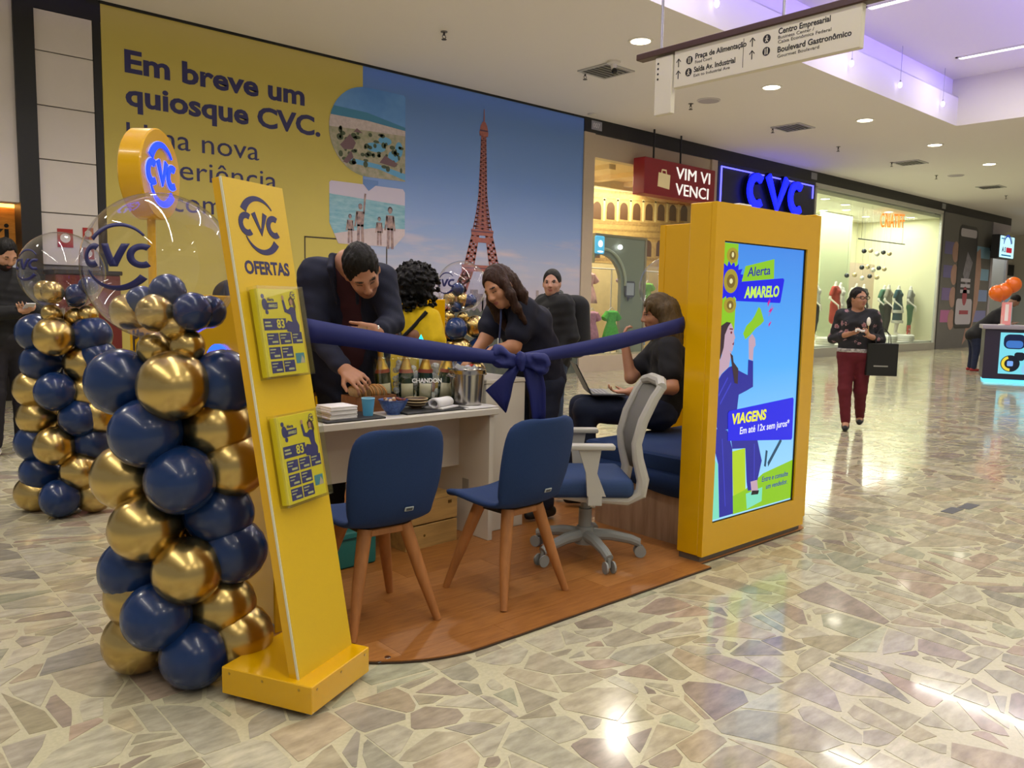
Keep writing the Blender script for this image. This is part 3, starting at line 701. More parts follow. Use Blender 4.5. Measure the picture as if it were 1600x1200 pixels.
text('sign_letters', 'VENCI', .34, m_sl, o, frame((1.02, -.002, .07), (1, 0, 0), (0, -1, 0)), .01, 0, width=1.16)
flat('suitcase_emblem', [[(.42, .18), (.80, .15), (.82, .44), (.44, .46)], stroke([(.54, .46), (.55, .52), (.68, .52), (.69, .45)], .015)], M('emblem_gold', '#c9b78a', .5, emit='#c9b78a', es=.3), o, frame((0, -.002, 0), (1, 0, 0), (0, -1, 0)), .01)
for x in (.45, 1.35): MB().cyl((x, .15, .72), (x, .15, ZC-3.58), .02, seg=8).build('hanger_rod', m_black, o)
# arch portal and clothes inside that window
o = thing('arch_portal', 'grey-green display portal with an inner arch inside the shop window', 'display stand', (12.50, 11.55, .10))
m_portal = M('portal_grey', '#7f8278', .4)
arch = [(.0, 0), (0, 2.65), (1.62, 2.65), (1.62, 0), (1.15, 0), (1.15, 1.6)]+[(.55+.60*math.cos(a), 1.6+.6*math.sin(a)) for a in np.linspace(0, PI, 16)][1:]+[(-.05+.0, 0)]
arch = [(1.62, 0), (1.62, 2.65), (0, 2.65), (0, 2.1)]+[(.25+.60*math.cos(a), 1.65+.62*math.sin(a)) for a in np.linspace(PI*.62, 0, 14)]+[(.85, 0)]
MB().prism(arch, 0, .08, frame((0, 0, 0), (1, 0, 0), (0, -1, 0))).build('arch_panel', m_portal, o, smooth=False)
b = MB(); b.box((0, -.10, 2.65), (1.66, .02, 2.70)); b.box((1.60, -.10, 0), (1.66, .02, 2.65)); b.build('portal_frame', M('portal_edge', '#8d7f6c', .4), o, smooth=False)
MB().ball((.72, -.14, 2.45), .05).build('spot_lamp', glow('spot_white', '#ffffff', 5), o)
MB().tube([(.25+.72*math.cos(a), -.10, 1.65+.74*math.sin(a)) for a in np.linspace(PI*.55, 0, 14)], .035).build('arch_rim', M('portal_rim', '#a3a79c', .35), o)
o = thing('shop_logo_plate', 'small blue and white lit plate at the left of the shop window', 'sign', (12.45, 11.35, 2.38))
MB().box((-.05, 0, 0), (.22, .05, .36), .03).build('plate', glow('logo_blue', '#4aa8d8', .9), o); flat('plate_mark', [circ(.085, .20, .07), circ(.085, .04, .09, .02)], glow('logo_white', '#ffffff', 1), o, frame((0, 0, 0), (1, 0, 0), (0, -1, 0)), .004)
o = thing('speech_bubble_card', 'grey speech-bubble card stuck on the portal in the shop window', 'card', (13.45, 11.44, 1.45))
MB().prism([(0, .10), (.04, .06), (.08, .06), (.10, -.03), (.15, .06), (.27, .06), (.31, .10), (.31, .36), (.27, .40), (.04, .40), (0, .36)], 0, .02, frame((0, 0, 0), (1, 0, 0), (0, -1, 0))).build('card', M('card_dark', '#4d4a5c', .5), o, smooth=False)
flat('card_face', [[(.035, .10), (.275, .10), (.275, .36), (.035, .36)]], M('card_grey', '#a5a4b8', .5), o, frame((0, -.02, 0), (1, 0, 0), (0, -1, 0)), .002)
def dress(label, x, y, z0, z1, w, col, pat=None, group=None, top=.45, hook=0, pole=0):
    h = z1-z0
    o = thing('child_dress', label, 'dress', (x, y, z0))
    m = M('dress_'+col, col, .8, noise=(pat or 9, .35), col2=None)
    b = MB(); rows = []
    for t, f_ in ((0, 1.0), (.15, .93), (.35, .78), (.5, .62), (.58, .52), (.62, .55), (.8, .62), (.93, .66), (1.0, .38)):
        rows.append([(w/2*f_*math.cos(a)*(1+.06*math.cos(9*a)*(1-t)), w/4*f_*math.sin(a)*(1+.10*math.cos(9*a)*(1-t)), t*h) for a in np.linspace(0, 2*PI, 37)])
    b.sheet(rows).build('dress_body', m, o, thick=.004)
    for q in (-1, 1): MB().cyl((q*w*.27, 0, h*.93), (q*w*.50, 0, h*.70), .055, .075, 12).build('sleeve', m, o)
    MB().tube([(-w*.25, 0, h*.98), (0, 0, h+.07), (w*.25, 0, h*.98)], .008, 6).build('hanger', M('hanger_white', '#d0ccc4', .5), o)
    if hook: MB().cyl((0, 0, h+.06), (0, 0, 2.12-z0), .006, seg=6).build('hook', M('hanger_white'), o)
    if pole: MB().cyl((0, 0, pole-z0), (0, 0, h*.6), .014, seg=8).build('stand_pole', M('hanger_white'), o)
    return o
dress('orange-brown child dress hanging leftmost behind the shop glass', 12.38, 12.05, 1.30, 1.90, .42, '#b5622e', hook=1)
dress('pale pink child dress hanging beside the arch portal', 12.95, 12.05, 1.36, 2.02, .52, '#e5aeb0', hook=1)
dress('green checked child dress low in the shop window', 13.02, 11.42, .62, 1.22, .46, '#4fae3c', 26, pole=.32)
dress('pink and lilac child dress low at the left of the green one', 12.42, 11.42, .62, 1.20, .40, '#c48aa8', 16, pole=.32)
dress('dark navy child jacket hanging right of the arch portal', 14.52, 12.05, 1.38, 1.92, .46, '#3c4268', hook=1)
dress('long light blue child dress right of the arch portal', 14.30, 11.70, .45, 1.28, .34, '#6d93cc', 30, pole=.32)
dress('lilac child dress hanging between the portal and the navy jacket', 14.10, 12.05, 1.5, 2.0, .30, '#b79fbc', hook=1)
dress('lime green child top hanging behind the seated woman', 14.98, 12.05, 1.35, 1.85, .36, '#86c44a', hook=1)
for i, (x, c, w_) in enumerate(((12.5, '#a03430', .14), (12.75, '#3b3b44', .12), (13.3, '#c8c4bc', .12), (13.55, '#d8cfae', .10), (14.6, '#6c6f78', .14))):
    o = thing('child_shoe', ('red', 'dark grey', 'white', 'cream', 'grey')[i]+' child shoe on the sill of the shop window', 'shoe', (x, 11.4, .32))
    b = MB(); b.ball((0, 0, .035), (w_*.5, .05, .035), 14, 8); b.ball((-w_*.25, 0, .06), (w_*.26, .045, .05), 14, 8); b.build('shoe_upper', M('shoe_'+c, c, .5), o); MB().box((-w_*.5, -.045, 0), (w_*.5, .045, .012), .005, 1).build('sole', M('sole', '#ddd6c8', .6), o)
struct(MB().box((11.6, YW+.2, -.001), (18.9, 12.9, .10)).build('floor_shop_1', M('shop_floor', '#b9ae98', .4), smooth=False))
struct(MB().box((11.9, YW+.2, .10), (15.78, YW+.75, .32)).build('trim_11', m_beige, smooth=False))
o = thing('clothes_rack', 'long white rack with hanging child clothes behind the shop glass', 'rack', (12.1, 12.05, .10)); b = MB(); b.cyl((0, 0, 2.02), (3.3, 0, 2.02), .015, seg=8); b.build('rack_bar', m_white_pan, o)
for x in (.02, 1.6, 3.28): MB().cyl((x, 0, 0), (x, 0, 2.02), .018, seg=8).build('rack_post', m_white_pan, o)
# ================================================================== TRAVEL SHOP FRONT with neon letters
o = thing('neon_shop_sign', 'navy shop sign with glowing blue letters CVC and a neon outline', 'sign', (16.02, YW-.03, 0))
m_navyp = M('navy_sign_panel', '#14183c', .35); m_neon = glow('neon_blue', '#1018ff', 3.2); m_neonw = glow('neon_line', '#5a58ff', 3)
MB().box((0, 0, 2.9), (4.42, .12, 4.63)).build('sign_panel', m_navyp, o, smooth=False)
b = MB(); b.box((.10, -.03, 4.51), (4.30, 0, 4.535)); b.box((.10, -.03, 3.2), (.125, 0, 4.51)); b.box((4.275, -.03, 4.2), (4.30, 0, 4.51)); b.build('neon_outline', m_neonw, o, smooth=False)
mw = frame((2.28, -.10, 4.10), (1, 0, 0), (0, -1, 0)) @ Matrix.Diagonal((.76, .80, 1, 1))
for i, cx in enumerate((-1.12, 1.32)): flat('neon_letter', [arc_band(cx, 0, .40, .11, .11, math.radians(52), math.radians(308), 20)], m_neon, o, mw, .06)
flat('neon_letter', [stroke([(-.45, .46), (.10, -.40), (.62, .46)], .12)], m_neon, o, mw, .06)
b = MB(); b.prism(arc_band(-1.12, 0, .40, .13, .13, math.radians(50), math.radians(310), 20), -.10, -.001, mw); b.prism(arc_band(1.32, 0, .40, .13, .13, math.radians(50), math.radians(310), 20), -.10, -.001, mw); b.prism(stroke([(-.45, .48), (.10, -.42), (.62, .48)], .14), -.10, -.001, mw); b.build('letter_sides', M('navy_chrome', '#20244c', .15, .7), o, smooth=False)
struct(MB().box((16.02, YW, 0), (20.44, YW+.1, 2.9)).build('wall_travel_shop', M('travel_yellow', '#b99a20', .5), smooth=False)).name = 'wall_back.003'
for i, (x, lab) in enumerate(((11.78, 'grey unit-number plate reading 007 at the left end of the black band'), (20.22, 'grey unit-number plate above the neon sign at its right end'), (28.9, 'grey unit-number plate above the right end of the bright shop window'))):
    o = thing('number_plate', lab, 'plate', (x, YW-.03, 4.70)); MB().box((0, 0, 0), (.30, .012, .17), .004, 1).build('plate', M('plate_grey', '#8b8c90', .4), o, smooth=False)
    if i == 0: text('plate_number', '007', .13, M('plate_num', '#c8c8c8', .5), o, frame((.04, -.001, .04), (1, 0, 0), (0, -1, 0)), .002)
# ================================================================== BRIGHT CLOTHES SHOP
m_cream = M('cream_wall', '#d8d6b4', .6); m_white = M('white_lacquer', '#d9d7d0', .35)
X0, X1 = 20.50, 29.10
o = sempty('trim_12')
MB().box((X0, YW-.02, 4.52), (X1, YW+.06, 4.635)).build('frame_head', M('alu', '#b9b8b2', .35, .1), o, smooth=False)
MB().box((X1-.10, YW-.02, 0), (X1, YW+.06, 4.55)).build('frame_post', M('alu'), o, smooth=False); MB().box((X0, YW-.02, 0), (X0+.08, YW+.06, 4.55)).build('frame_post', M('alu'), o, smooth=False)
MB().box((X0, YW-.03, 0), (X1, YW+.10, .24)).build('frame_sill', M('sill_grey', '#9a968c', .4), o, smooth=False)
w = sempty('window_2'); n = 4
for i in range(n):
    xa = X0+.1+(X1-X0-.2)*i/n; xb = X0+.1+(X1-X0-.2)*(i+1)/n
    MB().box((xa+.01, YW+.02, .24), (xb-.01, YW+.03, 4.52)).build('pane', m_glass, w, smooth=False)
struct(MB().box((X0, YW+.1, 4.40), (X1, 14.4, 4.5)).build('ceiling_shop_2', M('shop_ceiling', '#dedcc4', .7), smooth=False))
struct(MB().box((X0-.05, YW+.1, 0), (X0, 14.4, 4.5)).build('wall_shop_left.001', m_cream, smooth=False)); struct(MB().box((X1, YW+.1, 0), (X1+.05, 14.4, 4.5)).build('wall_shop_right.001', m_cream, smooth=False))
struct(MB().box((X0, 13.9, 0), (X1, 14.0, 4.5)).build('wall_back_shop', m_cream, smooth=False)); struct(MB().box((X0, YW+.1, 0), (X1, 13.9, .30)).build('floor_shop_2', m_white, smooth=False))
struct(MB().box((24.6, 12.9, .3), (26.6, 13.0, 4.4)).build('wall_partition', M('sage', '#b8c09a', .6), smooth=False))
struct(MB().box((26.6, 13.2, .3), (29.1, 13.3, 2.9)).build('wall_partition.001', M('blush', '#cdb9a2', .6), smooth=False))
area('shop_light', (24.8, 12.4, 4.36), 8, 1.8, 560, (1, .98, .87))
for i, (x, y) in enumerate(((21.6, 12.3), (22.0, 11.5), (23.6, 11.7), (24.6, 12.9), (24.9, 12.3), (26.2, 11.55), (27.1, 12.7), (28.2, 11.7))):
    o = thing('shop_downlight', ('leftmost', 'second', 'third', 'fourth', 'fifth', 'sixth', 'seventh', 'rightmost')[i]+' round ceiling light from the left inside the clothes shop', 'downlight', (x, y, 4.40), group='ceiling lights inside the clothes shop')
    MB().lathe([(0, -.012), (.12, -.012), (.12, 0)], 16).build('lamp_disc', glow('shop_lamp', '#fffbe8', 9), o); MB().lathe([(.12, -.014), (.15, -.010), (.15, 0), (.12, 0)], 16).build('lamp_ring', m_white, o)
o = thing('shop_name_letters', 'glowing orange shop name CRIATIFF hung inside the clothes shop window', 'sign', (25.45, 11.45, 3.86))
m_or = glow('letter_orange', '#ff7a0a', 1.5); q = text('name_letters', 'CRIATIFF', .62, m_or, o, frame((0, 0, 0), (1, 0, .06), (0, -1, 0)), .008, 0, width=1.72)
for x in (.3, 1.5): MB().cyl((x, .01, .4), (x, .01, .47), .008, seg=6).build('hanger_rod', m_black, o)
for i, (x0, x1, z, nb) in enumerate(((25.1, 26.9, 3.12, 5), (25.4, 27.0, 2.63, 5), (24.8, 26.9, 2.36, 5))):
    o = thing('bauble_garland', ('topmost', 'middle', 'lowest')[i]+' row of hanging baubles in the clothes shop window', 'garland', (x0, 11.75+.18*i, z))
    for k in range(nb):
        x = (x1-x0)*k/(nb-1); MB().ball((x, 0, .05*math.sin(k*2.3)), .075, 14, 10).build('bauble', M('bauble_'+str(k % 3), ('#2d3238', '#c9b68c', '#d8d4c8')[k % 3], .2, .3), o); MB().cyl((x, 0, .05*math.sin(k*2.3)+.07), (x, 0, 4.4-z), .003, seg=5).build('thread', M('thread', '#8b8a80', .6), o)
o = thing('clothes_rail', 'thin dark rail hung across the clothes shop window', 'rail', (24.4, 11.62, 3.45)); MB().cyl((0, 0, 0), (3.3, 0, .02), .018, seg=8).build('rail', m_black, o)
for x in (.2, 3.1): MB().cyl((x, 0, 0), (x, 0, .95), .006, seg=6).build('rail_wire', m_black, o)
m_mann = M('mannequin_white', '#e2ddd2', .35)
def mannequin(x, y, kind, label, c1, c2, rz=0, z0=.45):
    o = thing('mannequin', label, 'mannequin', (x, y, z0), rz)
    J = stand_pose(1.82); J['elL'] += V3(.05, .02, 0); J['wrL'] += V3(.09, -.03, .03); J['elR'] += V3(-.05, .05, 0); J['wrR'] += V3(-.02, -.12, .05)
    sk = Skin(); torso(sk, J, 0, .92, fem=True); sk.limb(J['neck'], J['neck']+V3(0, -.01, .10), .05, .045, .03)
    for q in 'LR': arm(sk, J, q, 0, .85); leg(sk, J, q, 0, .9); sk.limb(J['wr'+q], J['wr'+q]+V3(0, -.01, -.15), .028, .018, .02); sk.limb(J['an'+q], J['an'+q]+V3(0, -.13, -.05), .035, .025, .02)
    sk.build('figure', .022, m_mann, o)
    MB().lathe([(0, .012), (.20, .012), (.21, 0)], 20, (0, 0, -.115)).build('base_plate', m_white, o)
    MB().cyl((0, .03, -.10), (0, .03, .10), .012, seg=8).build('base_pin', m_white, o)
    s1 = Skin(); torso(s1, J, .014, .92, fem=True)
    for q in 'LR': arm(s1, J, q, .018, .85, 'short')
    m1 = M('garment_'+c1, c1, .8, noise=(22, .3)); m2 = M('garment_'+c2, c2, .8)
    if kind == 'dress':
        for q in (-1, 1): s1.limb(J['pelvis']+V3(q*.06, 0, 0), J['pelvis']+V3(q*.09, 0, -.45), .13, .14, .06)
        s1.cut(V3(0, 0, J['chest'][2]+.16), V3(0, 0, 1)); s1.build('dress', .022, m1, o)
        if c2 != c1:
            for zz in (.86, .52): MB().lathe([(.215, zz), (.235, zz-.01), (.235, zz-.09), (.22, zz-.10)], 24, mat=Matrix.Diagonal((1, .8, 1, 1))).build('dress_band', m2, o)
    else:
        s1.cut(V3(0, 0, .86), V3(0, 0, -1)); s1.cut(V3(0, 0, J['chest'][2]+.17), V3(0, 0, 1)); s1.build('top', .022, m1, o)
        s2 = Skin(); s2.limb(J['hipL'], J['hipR'], .125, .125, .03)
        for q in 'LR': leg(s2, J, q, .018, .95, low=.85)
        s2.build('trousers', .022, m2, o)
    return o
mannequin(22.75, 12.0, 'set', 'mannequin in a white top and black trousers beside the yellow totem edge', '#d8d6cc', '#2c2c2c', .3)
mannequin(23.45, 11.75, 'dress', 'mannequin in a short coral red dress', '#b8453a', '#b8453a', .2)
mannequin(24.65, 12.2, 'set', 'white-clad mannequin mostly hidden behind the walking woman', '#dedad0', '#c9c4b6', .1)
mannequin(25.50, 12.1, 'set', 'mannequin in a plain white blouse right of the walking woman', '#dcd8cc', '#b9ad98', -.1)
mannequin(26.45, 12.3, 'set', 'mannequin in a dark patterned blouse near the middle of the window', '#3a3a38', '#33302c', .1)
mannequin(27.05, 11.75, 'set', 'mannequin in a striped beige top and black trousers', '#a39e8e', '#262826', .3)
mannequin(27.75, 12.2, 'set', 'mannequin in a green jacket behind the banded dress', '#4f7c66', '#2c3a34', .1)
mannequin(28.05, 11.85, 'dress', 'mannequin in a long navy and green dress with white bands', '#2f5660', '#d6d4c8', .2)
mannequin(28.70, 11.72, 'set', 'rightmost mannequin in a grey floral top and green trousers', '#9a9b94', '#3f7352', .4)
for i, (x, lab) in enumerate(((23.2, 'red sale card standing at the left of the clothes window'), (27.6, 'red sale card standing at the right of the clothes window'))):
    o = thing('sale_card', lab, 'card', (x, 11.3, .30)); MB().box((0, 0, 0), (.24, .03, .52), .004, 1).build('card', M('sale_red', '#c8443c', .5), o, smooth=False)
    for k in range(3): flat('card_line', [[(.07, .10+k*.13), (.17, .10+k*.13), (.17, .15+k*.13), (.07, .15+k*.13)]], M('sale_white', '#e8dcd4', .5), o, frame((0, 0, 0), (1, 0, 0), (0, -1, 0)), .003)
for i, x in enumerate((22.2, 26.3, 27.6)):
    o = thing('display_pouf', ('leftmost', 'middle', 'rightmost')[i]+' round white pouf on the floor of the clothes window', 'pouf', (x, 11.35, .30)); MB().lathe([(0, .22), (.22, .22), (.27, .18), (.27, .05), (.24, 0)], 24).build('cushion', m_white, o)
    MB().lathe([(.275, .10), (.28, .09), (.275, .08)], 24).build('piping', M('piping_grey', '#b9b5a8', .6), o)
# ================================================================== GREY HOARDING WITH PHONE PRINT, corner shop
gw = struct(wallbox('wall_grey', 29.25, 33.85, 0, 4.86, M('grey_board', '#6c6a69', .6, noise=(3, .06)))); gw.name = 'wall_back.004'
struct(wallbox('trim_13', 29.16, 29.25, 0, 4.9, m_black))
g = lambda off: on_wall(0, 0, off)
for i, (zz, ca, cb) in enumerate(((3.25, '#6c679a', '#7fa6c4'), (2.45, '#6c679a', '#7fa6c4'), (1.68, '#7a6a9c', '#7f93c0'), (.92, '#b06a9c', '#7f80b4'))):
    flat('printed_stripe', [[(29.45, zz), (30.5, zz), (30.5, zz+.42), (29.45, zz+.42)]], M('stripe'+ca, ca, .5), gw, g(.002), .002); flat('printed_stripe', [[(32.4, zz), (33.75, zz), (33.75, zz+.42), (32.4, zz+.42)]], M('stripe'+cb, cb, .5), gw, g(.002), .002)
m_sk = M('print_skin', '#b08c80', .5, noise=(2, .2))
flat('printed_fingers', [circ(30.42, 3.35-.78*k, .30, .36, n=18) for k in range(4)]+[[(32.3, 3.4), (32.75, 3.6), (32.95, 2.8), (32.85, 1.6), (32.3, .5), (31.6, .1), (31.9, .9)]], m_sk, gw, g(.004), .002)
rr = lambda x0, x1, z0, z1, r: [(x0+r+r*math.cos(a), z0+r+r*math.sin(a)) for a in np.linspace(PI, 1.5*PI, 5)]+[(x1-r+r*math.cos(a), z0+r+r*math.sin(a)) for a in np.linspace(1.5*PI, 2*PI, 5)]+[(x1-r+r*math.cos(a), z1-r+r*math.sin(a)) for a in np.linspace(0, PI/2, 5)]+[(x0+r+r*math.cos(a), z1-r+r*math.sin(a)) for a in np.linspace(PI/2, PI, 5)]
flat('printed_phone', [rr(30.62, 32.40, .70, 4.32, .25)], M('phone_edge', '#2f2f31', .4), gw, g(.0065), .002)
flat('printed_phone_screen', [rr(30.70, 32.32, .78, 4.24, .2)], M('phone_grey', '#454448', .5), gw, g(.009), .002)
flat('printed_phone_white', [rr(30.76, 32.26, .84, 1.75, .15), rr(30.76, 32.26, 3.92, 4.2, .1)], M('phone_white', '#b9b4c0', .5), gw, g(.0115), .002)
flat('printed_ticket', [[(31.2, 2.62), (31.5, 3.42), (32.05, 3.05), (31.6, 2.15)]], M('ticket', '#8d8a98', .5, noise=(6, .4)), gw, g(.0115), .002)
flat('printed_pin', [circ(31.5, 1.85, .22, .34, n=16)], M('pin_red', '#a04a58', .5), gw, g(.014), .002)
for k, s_ in enumerate(('APLICATIVO', 'PARA PEDIR', 'DE QUALQUER')): flat('printed_lines', [[(31.05, 2.05-.18*k*0+.0-k*.0, )]*0 or [(31.05, 2.95-.9-.2*k+.30), (31.95, 2.95-.9-.2*k+.30), (31.95, 2.95-.9-.2*k+.42), (31.05, 2.95-.9-.2*k+.42)]], M('phone_white'), gw, g(.014), .002)
flat('printed_lines', [[(31.1, 1.2), (31.95, 1.2), (31.95, 1.34), (31.1, 1.34)]], M('pin_red'), gw, g(.014), .002)
o = sempty('trim_14'); MB().box((33.85, YW-.02, 3.95), (35.75, YW+.2, 4.635)).build('frame_head', M('lilac_frame', '#a79fa8', .5), o, smooth=False)
MB().box((33.85, YW-.02, 0), (34.05, YW+.2, 4.0)).build('frame_post', M('lilac_frame'), o, smooth=False); MB().box((35.6, YW-.02, 0), (35.75, 13.4, 4.635)).build('frame_post', M('lilac_frame'), o, smooth=False)
w = sempty('window_3'); MB().box((34.05, YW+.02, .2), (35.6, YW+.03, 3.95)).build('pane', m_glass, w, smooth=False)
struct(MB().box((33.9, YW+1.2, 0), (35.6, YW+1.3, 4)).build('wall_corner_shop', M('pale_tile', '#b9c4bc', .4, noise=(6, .2)), smooth=False))
area('corner_light', (34.8, YW+.6, 3.9), 1.4, .8, 30, (.95, 1, .95))
o = thing('projecting_lightbox', 'glowing pale blue box sign with an arc logo jutting out at far right', 'sign', (33.05, 10.50, 3.26))
MB().box((0, 0, 0), (1.62, .28, .86), .02, 1).build('box', M('box_dark', '#33343a', .4), o, smooth=False)
fr = frame((0, -.001, 0), (1, 0, 0), (0, -1, 0)); flat('lit_face', [rr(.05, 1.57, .04, .82, .05)], glow('face_cyan', '#bff2ff', 1.0), o, fr, .004)
fr2 = frame((0, -.006, 0), (1, 0, 0), (0, -1, 0))
flat('face_arc', [arc_band(.85, .42, .42, .03, .05, math.radians(165), math.radians(20), 14)], glow('arc_blue', '#2c46a8', .8), o, fr2, .003)
flat('face_arc', [arc_band(.85, .45, .50, .015, .02, math.radians(160), math.radians(15), 14)], glow('arc_olive', '#6a6a30', .6), o, fr2, .003)
text('face_letters', 'A S', .26, glow('ink_navy', '#241a50', .5), o, frame((.28, -.006, .24), (1, 0, 0), (0, -1, 0)), .003, .006, width=.40)
flat('face_letters', [rr(.74, 1.34, .23, .42, .03)], glow('ink_red', '#b81c34', .8), o, fr2, .003)
flat('face_small_print', [[(.25, .10), (1.30, .10), (1.30, .15), (.25, .15)], [(.15, .70), (.5, .70), (.5, .74), (.15, .74)]], glow('ink_blue', '#2878a8', .6), o, fr2, .003)
MB().box((.6, .28, .3), (.8, .49, .5)).build('bracket', m_black, o, smooth=False)
struct(MB().box((36.0, 13.2, 3.0), (44, 13.3, 3.5)).build('trim_15', m_black, smooth=False))
struct(MB().box((36.5, 13.15, .1), (43.5, 13.25, 2.3)).build('window_4', M('blue_tiles', '#8fb4c8', .3, noise=(8, .4), emit='#8fb4c8', es=.25), smooth=False))
# ================================================================== CEILING FIXTURES
ORD = ('nearest', 'second nearest', 'third nearest', 'fourth nearest', 'fifth nearest', 'sixth nearest', 'seventh nearest', 'farthest')
for i in range(-3, 11):
    x = 8.82+3.31*i; k = i
    area('downlight_beam', (x, 7.37, ZC-.03), .24, .24, 57, WARM, shape='DISK', spread=math.radians(140))
    if not 0 <= i < 5: continue
    lab = f'round recessed ceiling downlight, {ORD[i]} of the row past the hanging sign' 
    o = thing('ceiling_downlight', lab, 'downlight', (x, 7.37, ZC), group='recessed downlights in a row along the lower ceiling')
    MB().lathe([(.17, 0), (.17, -.008), (.15, -.014), (.135, -.012), (.135, 0)], 28).build('trim_ring', M('ring_white', '#e0ddd8', .4), o)
    MB().lathe([(0, -.006), (.132, -.006), (.132, 0)], 28).build('lamp_disc', glow('lamp_white', '#fff4dc', 14), o)
for i in range(-2, 4):
    o = area('downlight_beam', (2.2+3.31*(i+1), -4.2, ZC-.03), .26, .26, 57, WARM, shape='DISK', spread=math.radians(140))
for i in range(4):
    o = thing('ceiling_vent', f'square air vent in the lower ceiling, {ORD[i]} of four', 'vent', (9.56+5.53*i, 8.65, ZC), group='square ceiling vents')
    b = MB(); 
    for a, c in (((-.31, -.31), (.31, -.27)), ((-.31, .27), (.31, .31)), ((-.31, -.27), (-.27, .27)), ((.27, -.27), (.31, .27))): b.box((*a, -.02), (*c, 0))
    b.build('vent_frame', M('vent_grey', '#b4b2b4', .5), o, smooth=False); MB().box((-.27, -.27, -.004), (.27, .27, -.001)).build('vent_back', m_black, o, smooth=False)
    for k in range(6): MB().box((-.27, -.25+k*.085, -.018), (.27, -.225+k*.085, -.006)).build('vent_slat', M('vent_slat', '#8a898a', .5), o, smooth=False)
for i in range(8):
    o = thing('sprinkler', f'small dark ceiling sprinkler, {ORD[i]} of the row', 'sprinkler', (6.71+2.72*i+(.0 if i < 7 else 2.7), 8.96, ZC), group='ceiling sprinklers')
    MB().lathe([(.045, 0), (.045, -.008), (0, -.010)], 14).build('rosette', M('spr_grey', '#6a6664', .5), o)
    b = MB(); b.cyl((0, 0, 0), (0, 0, -.05), .014, seg=8); b.tube([(-.02, 0, -.045), (-.03, 0, -.07), (0, 0, -.095)], .005, 6); b.tube([(.02, 0, -.045), (.03, 0, -.07), (0, 0, -.095)], .005, 6); b.lathe([(0, -.095), (.035, -.098), (.035, -.104), (0, -.104)], 12); b.build('head', M('spr_dark', '#3c3836', .5), o)
for i, (x, lab) in enumerate(((12.17, 'flat round ceiling speaker below the hanging sign'), (23.37, 'flat round ceiling speaker farther along the ceiling'))):
    o = thing('ceiling_speaker', lab, 'speaker', (x, 8.6, ZC)); MB().lathe([(.20, 0), (.20, -.012), (.18, -.016)], 24).build('rim', M('spk_rim', '#c4bec6', .5), o); MB().lathe([(0, -.012), (.18, -.014)], 24).build('grille', M('spk_grille', '#a9a2ae', .7, bump=(300, .4)), o)
o = thing('dome_camera', 'small white dome camera on the ceiling beside the nearest vent', 'camera', (9.28, 8.25, ZC)); MB().lathe([(.10, 0), (.10, -.03), (.05, -.045), (.03, -.12)], 20).build('mount', M('cam_white', '#d5d0ca', .4), o); MB().ball((0, -.02, -.14), .045, 16, 10).build('lens_dome', M('cam_black', '#141414', .1), o)
o = thing('smoke_detector', 'small pale ceiling disc above the corner of the sky print', 'detector', (11.54, 10.76, ZC)); MB().lathe([(.08, 0), (.08, -.015), (.05, -.03), (0, -.032)], 20).build('cap', M('cam_white'), o); MB().lathe([(.085, 0), (.09, -.008), (.08, -.012)], 20).build('ring', M('spk_rim'), o)
for i, (x, lab) in enumerate(((8.97, 'leftmost'), (12.6, 'second'), (14.36, 'third'), (16.2, 'rightmost'))):
    o = thing('pendant_bulb', f'small glowing glass pendant on a wire before the violet fascia, {lab} of four', 'pendant lamp', (x, 6.28, 5.16)); MB().ball((0, 0, 0), (.032, .032, .05), 16, 12).build('bulb', glow('pendant_white', '#f4f0ff', 3), o); MB().cyl((0, 0, .07), (0, 0, ZU-5.16), .004, seg=6).build('wire', M('wire_grey', '#8c8aa0', .5), o)
    MB().cyl((0, 0, .045), (0, 0, .08), .016, .010, 10).build('cap', M('wire_grey'), o)
for x in STRIPS:      # housings of the strip lights
    if x > 7: 
        o = thing('linear_ceiling_light', 'long white strip light on the raised ceiling, '+('cut by the top edge of the picture' if x < 14 else 'right one near the picture edge') if x > 11 else 'long white strip light on the raised ceiling behind the hanging sign', 'ceiling light', (x, 1.6, ZU)); b = MB(); b.box((-.075, -4.3, -.025), (-.055, 4.3, 0)); b.box((.055, -4.3, -.025), (.075, 4.3, 0)); b.box((-.075, 4.26, -.025), (.075, 4.3, 0)); b.build('housing', M('housing_white', '#e6e4e0', .5), o, smooth=False)
        MB().box((-.054, -4.25, -.012), (.054, 4.25, -.004)).build('diffuser', glow('strip_white', '#ffffff', 4), o, smooth=False)
# hanging direction sign
o = thing('direction_sign', 'hanging cream direction sign with arrows and pictograms under a brown bar', 'sign', (6.0, 4.62, 0))
m_sign = M('sign_cream', '#c2bcaa', .5, emit='#c2bcaa', es=.06); m_br = M('sign_brown', '#45302c', .4); m_blk = M('sign_ink', '#1c1a1a', .5)
MB().box((-.03, -1.70, 3.285), (.03, -.02, 3.605), .006, 1).build('sign_panel', m_sign, o, smooth=False)
MB().box((-.03, .0, 3.08), (.03, .19, 3.585), .006, 1).build('end_panel', m_sign, o, smooth=False)
MB().box((-.05, -2.3, 3.60), (.05, .40, 3.655), .006, 1).build('top_bar', m_br, o, smooth=False)
for y in (.15, -1.05): MB().cyl((0, y, 3.65), (0, y, ZU), .012, seg=8).build('rod', M('rod_grey', '#9a98a4', .3, .8), o)
fs = lambda y, z: frame((-.031, y, z), (0, -1, 0), (-1, 0, 0))
for k in range(4): flat('hole', [circ(0, 0, .010, n=10)], m_blk, o, fs(.155, 3.53-k*.045), .001)
text('sign_words', 'Praça de Alimentação', .062, m_blk, o, fs(-.245, 3.495), .001, .0012, width=.50); text('sign_words', 'Food Court', .036, M('ink_grey', '#4c4846', .5), o, fs(-.245, 3.455), .001, width=.17)
